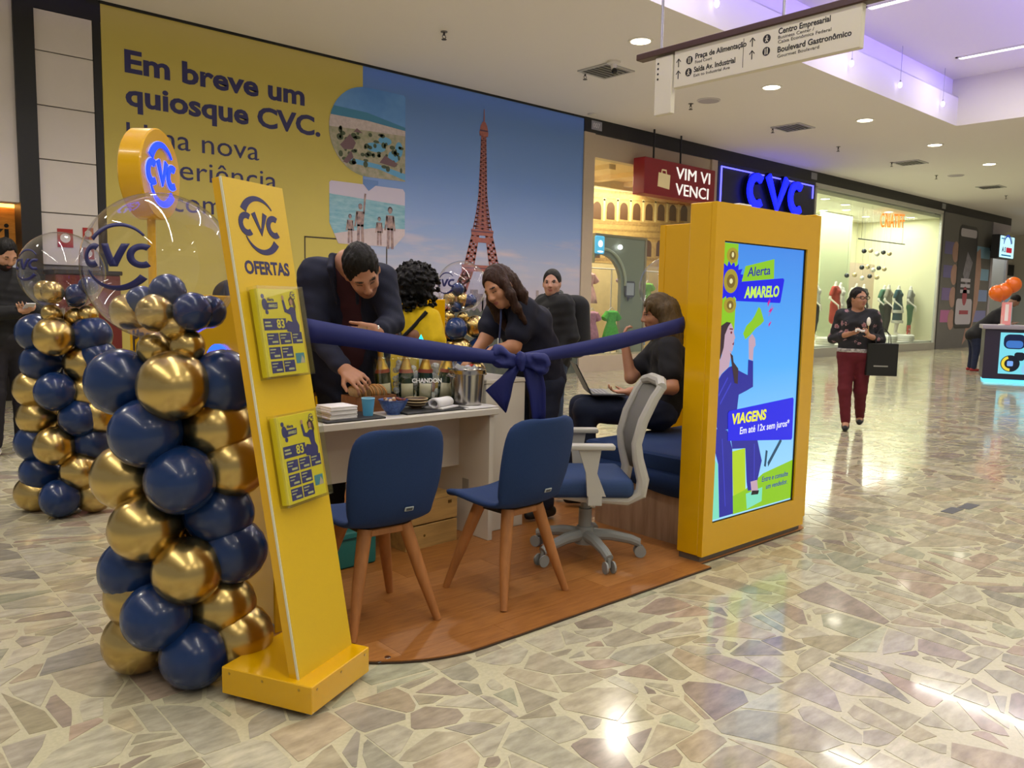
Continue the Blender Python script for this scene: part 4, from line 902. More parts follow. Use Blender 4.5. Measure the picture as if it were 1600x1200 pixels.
text('sign_words', 'Saída Av. Industrial', .062, m_blk, o, fs(-.235, 3.385), .001, .0012, width=.41); text('sign_words', 'Exit to Industrial Ave', .036, M('ink_grey'), o, fs(-.235, 3.345), .001, width=.36)
text('sign_words', 'Centro Empresarial', .062, m_blk, o, fs(-1.03, 3.525), .001, .0012, width=.43); text('sign_words', 'Business Center /', .036, M('ink_grey'), o, fs(-1.03, 3.487), .001, width=.30); text('sign_words', 'Caixa Econômica Federal', .036, M('ink_grey'), o, fs(-1.03, 3.453), .001, width=.44)
text('sign_words', 'Boulevard Gastronômico', .062, m_blk, o, fs(-1.03, 3.385), .001, .0012, width=.60); text('sign_words', 'Gourmet Boulevard', .036, M('ink_grey'), o, fs(-1.03, 3.345), .001, width=.35)
for y, z in ((-.07, 3.46), (-.07, 3.36), (-.80, 3.48), (-.80, 3.38)):
    flat('arrow', [stroke([(0, 0), (0, .065)], .004), stroke([(-.022, .042), (0, .068), (.022, .042)], .004)], m_blk, o, fs(y, z), .001)
for i, (y, z) in enumerate(((-.185, 3.495), (-.180, 3.395), (-.93, 3.512), (-.93, 3.415))):
    flat('pictogram_disc', [circ(0, 0, .034, n=24)], m_blk, o, fs(y, z), .001)
    c = m_sign; mw = frame((-.0325, y, z), (0, -1, 0), (-1, 0, 0))
    if i in (0, 3): flat('pictogram', [stroke([(-.009, -.022), (-.009, .022)], .004), stroke([(.009, -.022), (.009, .022)], .004), circ(-.009, .016, .007, .009, n=8)], c, o, mw, .001)
    else: flat('pictogram', [circ(.002, .018, .006, n=8), stroke([(0, .010), (-.002, -.006), (-.010, -.022)], .004), stroke([(-.001, -.005), (.010, -.022)], .004), stroke([(-.012, .0), (0, .008), (.012, .0)], .003)], c, o, mw, .001)
MB().box((-.032, -.72, 3.33), (-.029, -.716, 3.56)).build('divider', M('ink_grey'), o, smooth=False)
# ================================================================== KIOSK
def flats(name, polys, *a):
    for p in polys: flat(name, [p], *a)
m_blue_fab = M('chair_blue', '#12305e', .85, noise=(160, .15), bump=(260, .15))
m_chairwood = M('beech', '#b0743f', .45, noise=(6, .35), stretch=(4, 4, .6)); m_greyp = M('grey_plastic', '#8e9290', .45); m_greyl = M('grey_plastic_light', '#b0aea6', .45)
m_acryl = film('clear_acrylic', '#fbfdfc', .06, .02, .7); m_laminate = M('white_laminate', '#cfcabe', .4)
m_navyb = M('navy_box', '#2b2a6e', .5)
# ---- offers stand
st = thing('offers_stand', 'leaning yellow OFERTAS leaflet stand with logo on a low box base', 'display stand', (1.228, 2.329, 0), math.radians(26))
BH = .118
b = MB(); b.box((0, 0, .022), (.352, .375, BH), .003, 1); base_ = b.build('base_box', m_yellow, st, smooth=False)
for p in ((.03, -.001, .10), (.17, -.001, .10), (.32, -.001, .10)): MB().lathe([(0, .002), (.004, .001), (.005, 0)], 10, mat=frame(p, (1, 0, 0), (0, -1, 0))).build('screw', M('screw_y', '#a8830c', .4), base_)
for p in ((-.001, .05, .10), (-.001, .20, .10), (-.001, .34, .10)): MB().lathe([(0, .002), (.004, .001), (.005, 0)], 10, mat=frame(p, (0, -1, 0), (-1, 0, 0))).build('screw', M('screw_y'), base_)
for p in ((.04, .04), (.31, .04), (.04, .33), (.31, .33)): MB().cyl((*p, 0), (*p, .022), .014, seg=12).build('foot', M('chrome'), st)
TH = math.radians(10); PL = 1.695
pf = frame((.029, .070, BH), (1, 0, 0), (0, -math.cos(TH), math.sin(TH)))      # panel frame: x across, y up the slope, z out of the face
b = MB(); b.box((0, 0, -.040), (.314, PL, -.004), mat=pf); b.build('panel_core', m_yellow, st, smooth=False)
b = MB(); b.box((.003, 0, -.004), (.314, PL, 0), mat=pf); b.build('panel_face', m_yellow_satin, st, smooth=False)
b = MB(); b.box((-.0015, 0, -.009), (.003, PL, -.001), mat=pf); b.build('panel_edge_strip', M('edge_white', '#d8d4b8', .5), st, smooth=False)
m_ofn = M('stand_navy', '#2d2a5c', .5)
logo('panel_logo', m_ofn, st, pf @ Matrix.Translation((.160, 1.545, 0)), .225, .0015)
text('panel_words', 'OFERTAS', .062, m_ofn, st, pf @ Matrix.Translation((.046, 1.375, 0)), .001, .002, width=.235)
def leaflet_stack(v0, label):
    t = thing('leaflet_stack', label, 'leaflets', st.location, math.radians(26))
    f0 = pf @ Matrix.Translation((.043, v0+.008, .006))
    MB().box((0, 0, 0), (.212, .298, .030), mat=f0).build('paper_block', M('paper_yellow', '#ecd924', .5), t, smooth=False)
    F1 = f0 @ Matrix.Translation((0, 0, .0302)); F2 = f0 @ Matrix.Translation((0, 0, .0308)); F3 = f0 @ Matrix.Translation((0, 0, .0314))
    bx = lambda x0, y0, x1, y1: [(x0, y0), (x1, y0), (x1, y1), (x0, y1)]
    m_l = M('leaf_navy', '#33327a', .5); m_lw = M('leaf_light', '#c9c98c', .5); m_pk = M('leaf_skin', '#c4937c', .5)
    flat('printed_offers', [bx(.018, .010, .078, .050), bx(.084, .010, .144, .050), bx(.018, .058, .078, .098), bx(.084, .058, .144, .098), bx(.018, .106, .078, .146), bx(.084, .106, .144, .146), bx(.150, .106, .206, .146), bx(.010, .156, .130, .196)], m_l, t, F1, .0005)
    L = []
    for (x, y) in ((.022, .040), (.088, .040), (.022, .088), (.088, .088), (.022, .136), (.088, .136), (.154, .136)):
        L += [bx(x, y, x+.030, y+.004), bx(x, y-.010, x+.022, y-.007), bx(x+.018, y-.024, x+.048, y-.017)]
    L += [bx(.016, .180, .046, .186), bx(.016, .168, .05, .174)]
    flat('printed_lines', L, m_lw, t, F2, .0005)
    text('printed_price', '83', .042, M('leaf_yellow', '#efe23c', .5), t, F2 @ Matrix.Translation((.078, .163, 0)), .0003, .001, width=.040)
    flat('printed_badge', [circ(.030, .245, .014, .020), circ(.024, .272, .008), circ(.036, .218, .008), [(.035, .226), (.095, .230), (.098, .252), (.040, .250)]], m_l, t, F1, .0005)
    text('printed_words', 'AMARELO', .014, m_lw, t, F2 @ Matrix.Translation((.048, .235, 0)), .0003, .0006, width=.044); text('printed_words', 'Alerta', .016, m_l, t, F2 @ Matrix.Translation((.045, .256, 0)), .0003, .0003, width=.035)
    logo('printed_logo', m_l, t, F1 @ Matrix.Translation((.186, .276, 0)), .032, .0005)
    flat('printed_figure', [[(.128, .150), (.150, .146), (.196, .146), (.200, .170), (.188, .190), (.190, .232), (.165, .236), (.150, .226), (.140, .228), (.132, .262), (.122, .258), (.128, .218), (.158, .208), (.165, .182), (.140, .188), (.128, .176)]], m_l, t, F2, .0005)
    flat('printed_hair', [[(.162, .238), (.158, .262), (.172, .274), (.188, .262), (.194, .236), (.186, .222), (.176, .250)]], M('leaf_hair', '#4a2c24', .5), t, F3, .0004)
    flat('printed_face', [circ(.170, .252, .008, .011, n=12), circ(.127, .268, .006, .008, n=10)], m_pk, t, F3 @ Matrix.Translation((0, 0, .0005)), .0004)
    flat('printed_view', [bx(.154, .036, .202, .072)], M('leaf_sea', '#4d93a4', .5), t, F1, .0005); flat('printed_shore', [[(.176, .036), (.202, .036), (.198, .050), (.188, .064)]], M('leaf_sand', '#c9b9a0', .5), t, F2, .0005)
    # acrylic holder fixed to the panel
    h = MB(); f1 = pf @ Matrix.Translation((.038, v0, 0))
    h.box((0, 0, .043), (.245, .315, .045), mat=f1); h.box((0, 0, 0), (.003, .315, .043), mat=f1); h.box((.242, 0, 0), (.245, .315, .043), mat=f1); h.box((0, 0, 0), (.245, .003, .043), mat=f1)
    h.build('leaflet_holder', m_acryl, st, smooth=False)
leaflet_stack(1.012, 'yellow printed offer leaflets in the upper clear holder'); leaflet_stack(.575, 'yellow printed offer leaflets in the lower clear holder')
# ---- totem with advertising screen
to = thing('screen_totem', 'tall glossy yellow totem with a lit advertising screen', 'totem', (3.60, 2.465, 0))
TW, TD, TH_ = 1.065, .165, 1.925
MB().box((.01, .02, 0), (TW-.01, TD-.01, .045)).build('plinth', M('plinth_grey', '#5f564c', .4), to, smooth=False)
b = MB(); b.box((0, .030, .045), (TW, TD, TH_), .004, 1); b.build('body', m_yellow, to, smooth=False)
s0, s1, z0, z1 = .085, .940, .215, 1.730
b = MB()
for lo, hi in (((0, 0, .045), (s0, .029, TH_)), ((s1, 0, .045), (TW, .029, TH_)), ((s0, 0, z1), (s1, .029, TH_)), ((s0, 0, .045), (s1, .029, z0))): b.box(lo, hi)
b.build('front_frame', m_yellow, to, smooth=False)
m_scr_sky = bpy.data.materials.new('screen_sky'); m_scr_sky.use_nodes = True; nt = m_scr_sky.node_tree; bs = nt.nodes['Principled BSDF']; tc = nt.nodes.new('ShaderNodeTexCoord'); sp = nt.nodes.new('ShaderNodeSeparateXYZ'); cr = nt.nodes.new('ShaderNodeValToRGB'); mr = nt.nodes.new('ShaderNodeMapRange')
nt.links.new(tc.outputs['Object'], sp.inputs[0]); nt.links.new(sp.outputs['Z'], mr.inputs['Value']); mr.inputs['From Max'].default_value = 1.75; nt.links.new(mr.outputs[0], cr.inputs[0]); e = cr.color_ramp.elements; e[0].position = .2; e[0].color = lin('#9fdcff'); e[1].color = lin('#3a86e6'); q = e.new(.6); q.color = lin('#4fb0ff')
nt.links.new(cr.outputs[0], bs.inputs['Emission Color']); bs.inputs['Emission Strength'].default_value = 1.0; bs.inputs['Base Color'].default_value = (.02, .02, .02, 1); bs.inputs['Roughness'].default_value = .15
scr = MB().box((s0+.004, .016, z0+.004), (s1-.004, .028, z1-.004)).build('screen', m_scr_sky, to, smooth=False)
b = MB()
for lo, hi in (((s0, .012, z0), (s0+.006, .028, z1)), ((s1-.012, .010, z0), (s1, .028, z1)), ((s0, .012, z1-.006), (s1, .028, z1)), ((s0, .012, z0), (s1, .028, z0+.006))): b.box(lo, hi)
b.build('screen_bezel', m_black, to, smooth=False)
SW, SH = s1-s0, z1-z0
SF = lambda k: frame((s0, .0160-.0006*k, z0), (1, 0, 0), (0, -1, 0)) @ Matrix.Diagonal((SW, SH, 1, 1))   # unit square of the screen
def sm(n, c, s=1.0): return M('scr_'+n, '#050505', .2, emit=c, es=s)
g1, g2, bl, dk = sm('lime', '#8cc81e'), sm('mint', '#7fe0c0'), sm('royal', '#1418e8'), sm('deep', '#23269a')
flats('shown_lime', [[(.01, .69), (.172, .69), (.176, .995), (.01, .995)], [(.60, .138), (.985, .166), (.985, .01), (.25, .01), (.245, .08), (.39, .092)]], g1, scr, SF(1), .0005)
flats('shown_mint', [[(.01, .235), (.055, .212), (.10, .01), (.01, .01)], [(.42, .015), (.60, .03), (.60, .085), (.40, .075)]], g2, scr, SF(2), .0005)
flat('shown_box', [[(.212, .248), (.364, .251), (.392, .092), (.249, .079)]], sm('lime2', '#b4d424'), scr, SF(2), .0005)
star = []
for i in range(36): a = 2*PI*i/36; r_ = (.125 if i % 2 else .165); star.append((max(.105+r_*math.cos(a), .008), .862+r_*.44*math.sin(a)))
flats('shown_star', [star], bl, scr, SF(2), .0005)
flat('shown_slab', [[(.175, .794), (.20, .862), (.725, .884), (.742, .878), (.708, .796), (.70, .79)]], bl, scr, SF(3), .0005)
flat('shown_banner', [[(.229, .863), (.264, .919), (.604, .953), (.61, .880)]], g1, scr, SF(2.5), .0005)
flats('shown_rosettes', [circ(.107, .863, .078, .042), circ(.113, .953, .063, .027), circ(.109, .779, .068, .028)], sm('gold', '#a8962c'), scr, SF(4), .0005)
flats('shown_rosette_rings', [circ(.107, .863, .046, .024), circ(.113, .953, .034, .016), circ(.109, .779, .036, .016)], sm('gold2', '#7c6420'), scr, SF(5), .0005)
flats('shown_rosette_cores', [circ(.107, .863, .018, .009), circ(.113, .955, .012, .009), circ(.109, .777, .012, .008)], sm('gold3', '#e8e0a0'), scr, SF(6), .0005)
def stext(n, s, x, y, w, h, mat, bold=.0, shear=0, k=6, sl=.05):
    return text(n, s, h, mat, scr, frame((s0+x*SW, .0160-.0006*k, z0+y*SH), (1, 0, sl), (0, -1, 0)), .0003, bold, width=w*SW, shear=shear)
stext('shown_words', 'Alerta', .285, .882, .275, .072, dk, .0008, .15, 6, .09); stext('shown_words', 'AMARELO', .262, .806, .42, .085, sm('limew', '#c8ee58'), .003, .15, 6, .04)
skn = sm('skin', '#c4a4b6'); hr = sm('hair', '#3a2630')
flat('shown_dress_top', [[(.008, .447), (.008, .509), (.053, .535), (.128, .558), (.164, .562), (.257, .541), (.35, .524), (.348, .581), (.406, .575), (.42, .479), (.345, .467), (.256, .455), (.240, .378), (.16, .334), (.05, .328), (.008, .36)]], dk, scr, SF(3), .0005)
flat('shown_dress_leg', [[(.008, .342), (.145, .330), (.21, .26), (.255, .012), (.099, .012), (.060, .211), (.008, .273)]], dk, scr, SF(3.5), .0005)
flat('shown_dress_leg', [[(.187, .300), (.495, .287), (.573, .19), (.512, .083), (.42, .085), (.400, .120), (.364, .251), (.212, .258)]], dk, scr, SF(4), .0005)
flats('shown_folds', [stroke([(.03, .46), (.12, .52)], .004), stroke([(.05, .43), (.16, .50)], .004), stroke([(.09, .30), (.16, .05)], .004), stroke([(.47, .26), (.49, .12)], .004)], sm('fold', '#3b3fc8'), scr, SF(4.5), .0004)
flats('shown_skin', [[(.057, .645), (.148, .611), (.128, .560), (.053, .538), (.008, .514), (.008, .57), (.042, .601)], [(.08, .711), (.13, .715), (.163, .692), (.166, .680), (.182, .664), (.172, .655), (.172, .641), (.155, .613), (.094, .628), (.055, .647), (.057, .679)], [(.339, .658), (.377, .676), (.416, .657), (.424, .633), (.402, .623), (.4, .576), (.352, .584)], [(.446, .118), (.526, .119), (.547, .07), (.466, .074)]], skn, scr, SF(5), .0005)
flats('shown_hair', [[(.008, .690), (.02, .706), (.079, .720), (.125, .717), (.096, .702), (.065, .674), (.058, .629), (.029, .592), (.008, .580)], [(.134, .609), (.165, .599), (.176, .576), (.233, .551), (.235, .495), (.197, .5), (.166, .552)]], hr, scr, SF(6), .0005)
flats('shown_features', [[(.150, .640), (.172, .648), (.168, .636)], circ(.135, .682, .010, .005, n=10), stroke([(.115, .695), (.150, .694)], .0025)], sm('lip', '#7a2438'), scr, SF(6.5), .0004)
flat('shown_megaphone', [[(.27, .677), (.303, .705), (.361, .724), (.396, .743), (.437, .774), (.462, .767), (.51, .723), (.472, .709), (.412, .695), (.355, .672), (.297, .656)]], g1, scr, SF(6), .0005)
flats('shown_bolts', [[(.56, .755), (.61, .785), (.585, .765), (.625, .775), (.56, .738), (.585, .757)], [(.545, .79), (.575, .81), (.56, .795), (.58, .80), (.55, .775)], [(.57, .71), (.60, .725), (.585, .715), (.605, .72), (.575, .70)]], sm('magenta', '#d01890'), scr, SF(5), .0005)
flat('shown_panel', [[(.153, .291), (.945, .250), (.956, .258), (.947, .412), (.935, .420), (.155, .400), (.141, .392)]], bl, scr, SF(7), .0005)
stext('shown_words', 'VIAGENS', .187, .350, .41, .080, sm('yellow', '#f0ee40'), .003, .1, 8, 0); stext('shown_words', 'Em até 12x sem juros*', .285, .308, .62, .056, sm('white', '#f4f4ff'), .0008, .05, 8, 0)
stext('shown_words', 'Entre e consulte', .588, .106, .34, .043, dk, .0004, .1, 5, 0); stext('shown_words', 'um vendedor.', .645, .074, .28, .043, dk, .0004, .1, 5, 0)
flats('shown_strap', [stroke([(.66, .172), (.811, .257)], .010), stroke([(.62, .17), (.63, .22)], .012)], sm('strap', '#1c4a68'), scr, SF(3), .0005)
flat('shown_shoe', [[(.46, .066), (.545, .062), (.556, .076), (.47, .082)]], sm('black', '#101018'), scr, SF(6), .0005)
MB().box((.30, .06, TH_), (.42, .12, TH_+.022), .004, 1).build('top_cap', M('white_lacquer'), to, smooth=False)
# ---- bench with back panel
bp = thing('bench_back_panel', 'glossy yellow panel standing behind the blue bench', 'panel', (4.95, 2.64, 0))
MB().box((0, 0, 0), (.07, 1.24, 1.98), .004, 1).build('panel_sheet', m_yellow, bp, smooth=False); MB().box((-.004, 1.19, 0), (0, 1.24, 1.98)).build('panel_end_trim', m_yellow, bp, smooth=False)
be = thing('bench', 'wood-sided bench with a navy seat cushion beside the totem', 'bench', (3.77, 2.64, 0))
m_bw = M('bench_wood', '#b3967a', .45, noise=(3.5, .6), col2='#8d7056', stretch=(5, 5, .5))
P = [(.12+.12*math.cos(a), .70+.12*math.sin(a)) for a in np.linspace(PI, PI/2, 8)]
MB().prism([(0, 0)]+P+[(1.16, .82), (1.16, 0)], .0125, .41).build('bench_base', m_bw, be, smooth=False)
b = MB(); b.box((-.02, -.0, .41), (1.17, .85, .53), .035, 3); b.build('seat_cushion', m_blue_fab, be)
b = MB(); rows = []
for z in (.43, .33): rows.append([(-.024, y, z-(.03 if z < .4 else 0)*(1-y/.8)-.012*math.sin(y*9)*(z < .4)) for y in np.linspace(0, .72, 14)])
b.sheet(rows).build('seat_skirt', m_blue_fab, be, thick=.006)
ph = thing('phone', 'white phone lying on the navy bench against the totem', 'phone', (4.22, 2.70, .533), .3); MB().box((0, 0, 0), (.15, .075, .009), .003, 2).build('phone_body', M('phone_white2', '#d8d4d0', .3), ph); MB().box((.006, .006, .009), (.144, .069, .0095)).build('phone_glass', M('phone_black', '#16161a', .1), ph, smooth=False)
# ---- low kiosk walls, round neon sign
kw = thing('kiosk_side_wall', 'low glossy yellow kiosk wall behind the nearest balloon column', 'wall panel', (1.44, 3.045, 0))
b = MB(); b.box((0, 0, .0), (.10, 1.78, 1.395), .005, 1); b.build('wall_sheet', m_yellow, kw, smooth=False)
MB().box((.10, .02, 0), (.135, .10, 1.38)).build('corner_post', m_yellow, kw, smooth=False); MB().box((-.004, .0, .0), (0, 1.78, .05)).build('kick_strip', M('kick_grey', '#7c7a72', .5), kw, smooth=False)
text('wall_words', 'Pro', .22, M('wall_maroon', '#2c1418', .5), kw, frame((-.002, 1.73, 1.085), (0, -1, 0), (-1, 0, 0)), .001, .004)
wl = logo('wall_neon_logo', glow('neon_wall', '#1840ff', 4), kw, frame((-.003, .50, 1.0), (0, -1, 0), (-1, 0, 0)), .40, .01)
kb = thing('kiosk_back_wall', 'low yellow kiosk wall behind the woman in the yellow shirt', 'wall panel', (1.56, 5.10, 0))
MB().box((0, 0, 0), (2.30, .10, 1.395), .005, 1).build('wall_sheet', m_yellow, kb, smooth=False); MB().box((0, -.004, 0), (2.30, 0, .05)).build('kick_strip', M('kick_grey'), kb, smooth=False)
rn = thing('round_neon_sign', 'thick round yellow sign with a blue neon CVC logo on a yellow pole', 'sign', (1.49, 4.57, 1.39))
MB().cyl((0, 0, 0), (0, 0, .44), .021, seg=16).build('pole', m_yellow, rn)
RN = frame((0, 0, .635), (.68, .733, 0), (.733, -.68, 0))
b = MB(); b.lathe([(0, .06), (.230, .06), (.237, .053), (.237, -.053), (.230, -.06), (0, -.06)], 48, mat=RN); b.build('disc', m_yellow, rn)
logo('neon_logo', glow('neon_sign', '#1030ff', 2.6), rn, RN @ Matrix.Translation((0, 0, .062)), .37, .008, 1.0)
logo('neon_halo', M('halo_white', '#a9b4ff', .4, emit='#7f90ff', es=.8), rn, RN @ Matrix.Translation((0, 0, .0605)), .375, .003, 1.18)
# ---- shell chairs
def shell_chair(label, x, y, rz):
    o = thing('shell_chair', label, 'chair', (x, y, .0125), rz, 'blue shell chairs before the desk')
    prof = [(.235, .425), (.225, .448), (.17, .458), (.08, .450), (-.02, .440), (-.10, .438), (-.16, .455), (-.198, .50), (-.222, .57), (-.240, .66), (-.256, .75), (-.268, .81), (-.275, .850), (-.277, .865)]
    n = len(prof); rows = []
    for i, (py, pz) in enumerate(prof):
        t = i/(n-1); w_ = float(np.interp(t, [0, .08, .2, .38, .48, .58, .72, .86, .94, 1], [.165, .205, .215, .205, .190, .213, .228, .212, .180, .125]))
        rows.append([])
        for u in np.linspace(-1, 1, 13):
            c = abs(u)**2.4; rows[-1].append((u*w_, py+(.055*c if t > .5 else 0), pz+(.022*c if t < .5 else 0)-(.022*abs(u)**6 if t > .93 else 0)))
    MB().sheet(rows).build('shell', m_blue_fab, o, angle=180, thick=.030, sub=1)
    for sx in (-1, 1):
        for sy in (-1, 1): MB().tube([(sx*.095, sy*.095-.01, .425), (sx*.15, sy*.15, .21), (sx*.205, sy*.205, 0)], [.031, .026, .0165], 14).build('leg', m_chairwood, o)
    for sy in (-1, 1): MB().box((-.12, sy*.10-.015-.01, .395), (.12, sy*.10+.015-.01, .425), .004, 1).build('seat_rail', m_chairwood, o, smooth=False)
    b = MB(); b.box((-.10, -.09, .40), (.10, .07, .415)); b.build('seat_plate', m_black, o, smooth=False)
    T = frame((.045, -.222, .520), (1, 0, 0), (0, -1, -.42)); b = MB(); b.box((-.021, -.010, 0), (.021, .010, .005), .003, 2, mat=T); tg = b.build('maker_tag', M('tag_grey', '#9fa8ac', .4), o); b = MB(); b.box((-.015, -.006, .005), (.015, .006, .0055), mat=T); b.build('tag_face', M('tag_dark', '#3c4248', .4), tg, smooth=False)
    return o
shell_chair('blue shell chair with wooden legs right behind the offers stand', 1.855, 2.955, math.radians(-3))
shell_chair('blue shell chair with wooden legs left of the grey office chair', 2.53, 2.84, math.radians(2))
# ---- office chair
oc = thing('office_chair', 'grey swivel office chair with a blue seat and armrests on castors', 'chair', (3.20, 2.95, .0125), math.radians(51.5))
hub = MB(); hub.lathe([(0, .17), (.045, .17), (.055, .13), (.055, .075), (.03, .07)], 20); hub.build('base_hub', m_greyp, oc)
for i in range(5):
    a = math.radians(-112+72*i-51.5); c, s_ = math.cos(a), math.sin(a)
    MB().tube([(c*.03, s_*.03, .125), (c*.14, s_*.14, .120), (c*.25, s_*.25, .098), (c*.30, s_*.30, .078)], [.034, .030, .026, .024], 10).build('base_arm', m_greyp, oc)
    w_ = thing_c = MB()
    for q in (-1, 1):
        px, py = c*.305-s_*.017*q, s_*.305+c*.017*q
        w_.cyl((px-s_*.010*q, py+c*.010*q, .032), (px+s_*.006*q*0, py, .032), .032, .032, 20)
    w_.cyl((c*.30, s_*.30, .03), (c*.30, s_*.30, .08), .010, seg=8); w_.build('castor', m_greyp, oc)
b = MB(); b.cyl((0, 0, .10), (0, 0, .27), .036, seg=20); b.cyl((0, 0, .26), (0, 0, .36), .027, seg=20); b.build('column', m_greyp, oc)
MB().box((-.10, -.14, .345), (.10, .12, .385), .01).build('tilt_mechanism', m_black, oc)
b = MB(); b.box((-.235, -.22, .375), (.235, .25, .475), .045, 4); b.build('seat', M('office_blue', '#28406a', .8, noise=(120, .12), bump=(260, .1)), oc)
side = [(.20, .39), (.05, .37), (-.19, .36), (-.255, .40), (-.265, .47), (-.235, .58), (-.225, .66), (-.255, .78), (-.31, .90), (-.345, .955)]
for q in (-1, 1): MB().tube([(q*(.19 if i < 3 else .205), y, z) for i, (y, z) in enumerate(side)], [.018, .022, .028, .034, .034, .030, .028, .028, .026, .024], 10).build('back_upright', m_greyl, oc)
MB().tube([(-.205, -.345, .955), (-.1, -.365, .975), (.1, -.365, .975), (.205, -.345, .955)], [.026, .03, .03, .026], 10).build('back_top_rail', m_greyl, oc); MB().tube([(-.2, -.19, .36), (.2, -.19, .36)], .026, 10).build('back_lower_rail', m_greyl, oc)
b = MB(); rows = [[(u*.205, y-.035*(1-u*u), z) for u in np.linspace(-1, 1, 9)] for y, z in side[4:]]; b.sheet(rows).build('back_mesh', M('mesh_grey', '#7d7c76', .8, bump=(400, .5)), oc, angle=180, thick=.006)
for q in (-1, 1):
    b = MB(); b.box((q*.265-.035, -.10, .640), (q*.265+.035, .17, .668), .012, 3); b.build('armrest_pad', m_greyl, oc)
    b = MB(); b.prism([(-.06, .40), (.035, .40), (.045, .52), (.085, .64), (-.03, .64), (-.012, .52)], -.013, .013, frame((q*.268, 0, 0), (0, 1, 0), (1, 0, 0))); b.box((q*.268-.014, -.04, .355), (q*.268+.014, .03, .405)); b.box((min(q*.10, q*.28), -.04, .352), (max(q*.10, q*.28), .03, .378)); b.build('armrest_bracket', m_greyl, oc, smooth=False)
# ---- desk and pedestal
de = thing('desk', 'white laminate desk carrying the champagne and snacks', 'desk', (1.66, 3.47, .0125))
DZ = .7725
MB().box((0, 0, DZ-.036), (1.36, .60, DZ), .003, 1).build('desk_top', m_laminate, de, smooth=False)
for x in (.02, 1.305): MB().box((x, .02, 0), (x+.032, .58, DZ-.036), .002, 1).build('end_panel', m_laminate, de, smooth=False)
MB().box((.052, .30, .40), (1.305, .325, DZ-.036)).build('modesty_panel', m_laminate, de, smooth=False)
MB().box((1.30, .20, .25), (1.306, .26, .33), .002, 1).build('cable_port', M('port_grey', '#9a978e', .4), de, smooth=False)
pe = thing('side_pedestal', 'taller white laminate cabinet beside the desk under the bow', 'cabinet', (3.045, 3.62, .0125)); MB().box((0, 0, 0), (.31, .45, .895), .003, 1).build('carcass', m_laminate, pe, smooth=False); MB().box((-.005, -.006, .895), (.316, .456, .918), .003, 1).build('top_board', m_laminate, pe, smooth=False)
cr_ = thing('wooden_crate', 'small pine crate on the floor under the desk', 'crate', (2.47, 3.60, .0125), math.radians(3)); m_pine = M('pine', '#c09a5c', .5, noise=(4, .4), stretch=(.6, 6, 6))
for k in range(2): MB().box((0, 0, .005+.133*k), (.37, .014, .130+.133*k), .002, 1).build('front_plank', m_pine, cr_, smooth=False)
for k in range(2): MB().box((0, .25, .005+.133*k), (.37, .264, .130+.133*k)).build('rear_plank', m_pine, cr_, smooth=False)
for x in (0, .356): MB().box((x, .0145, .005), (x+.014, .2495, .265)).build('crate_end', m_pine, cr_, smooth=False)
MB().box((.0, 0, 0), (.37, .264, .005)).build('crate_floor', m_pine, cr_, smooth=False); MB().box((0, 0, .266), (.37, .264, .276)).build('crate_lid', m_pine, cr_, smooth=False)
MB().box((.30, -.002, .228), (.325, .002, .246)).build('crate_mark', M('brass_dark', '#6d5428', .4, .6), cr_, smooth=False); MB().lathe([(0, .002), (.008, .001), (.008, 0)], 10, mat=frame((.13, 0, .07), (1, 0, 0), (0, -1, 0))).build('crate_knob', M('brass_dark'), cr_)
tb = thing('teal_box', 'teal box on the platform behind the chair nearest the stand', 'box', (1.93, 3.56, .0125)); MB().box((0, 0, 0), (.33, .24, .19), .02, 3).build('box_shell', M('teal', '#1f6e6a', .5), tb); MB().box((-.004, -.004, .15), (.334, .244, .158)).build('lid_seam', M('teal_dark', '#123c3c', .5), tb, smooth=False)
# ---- things on the desk
Z = .785
def at(x, y, z=Z): return (x, y, z)
m_slate = M('slate', '#2b2c2e', .6, noise=(30, .2)); m_clothw = M('white_cloth', '#d9d8da', .85, bump=(160, .15)); m_paper = M('white_paper', '#dcdada', .7)
o = thing('slate_tray', 'black slate tray under the napkins and blue cup', 'tray', at(1.93, 3.49)); MB().box((0, 0, 0), (.34, .24, .010), .003, 1).build('slate_board', m_slate, o, smooth=False); 
o = thing('slate_tray', 'black slate tray under the rolled towel', 'tray', at(2.42, 3.52)); MB().box((0, 0, 0), (.42, .22, .010), .003, 1).build('slate_board', m_slate, o, smooth=False)
o = thing('napkin_stack', 'stack of white paper napkins at the left end of the desk', 'napkins', at(1.97, 3.53, Z+.010))
for k in range(6): MB().box((.004*(k % 3), .003*(k % 2), .0105*k), (.155+.004*(k % 2), .15, .0100+.0105*k), .003, 2).build('napkin', m_paper, o)
o = thing('paper_cup', 'light blue paper cup beside the napkins', 'cup', at(2.215, 3.575, Z+.010)); MB().lathe([(0, .002), (.025, 0), (.034, .088), (.0325, .088), (.024, .006), (0, .006)], 24).build('cup_wall', M('cup_blue', '#4f9cc8', .5), o); MB().lathe([(.0335, .086), (.0358, .089), (.0335, .092), (.032, .089)], 24).build('cup_rim', M('cup_rim', '#8cc4dc', .5), o)
o = thing('bread_box', 'small wooden box filled with sliced bread', 'box', at(2.24, 3.73)); m_bx = M('box_wood', '#8d5a34', .5, noise=(5, .4), stretch=(.6, 5, 5))
for lo, hi in (((0, 0, .006), (.25, .010, .085)), ((0, .15, .006), (.25, .16, .085)), ((0, .0105, .006), (.010, .1495, .085)), ((.24, .0105, .006), (.25, .1495, .085))): MB().box(lo, hi).build('box_side', m_bx, o, smooth=False)
MB().box((0, 0, 0), (.25, .16, .006)).build('box_floor', m_bx, o, smooth=False)
m_crumb = M('bread_crumb', '#e2c698', .8, noise=(60, .25), bump=(80, .4)); m_crust = M('bread_crust', '#c08a4c', .6, noise=(12, .4))
rs = random.Random(3)
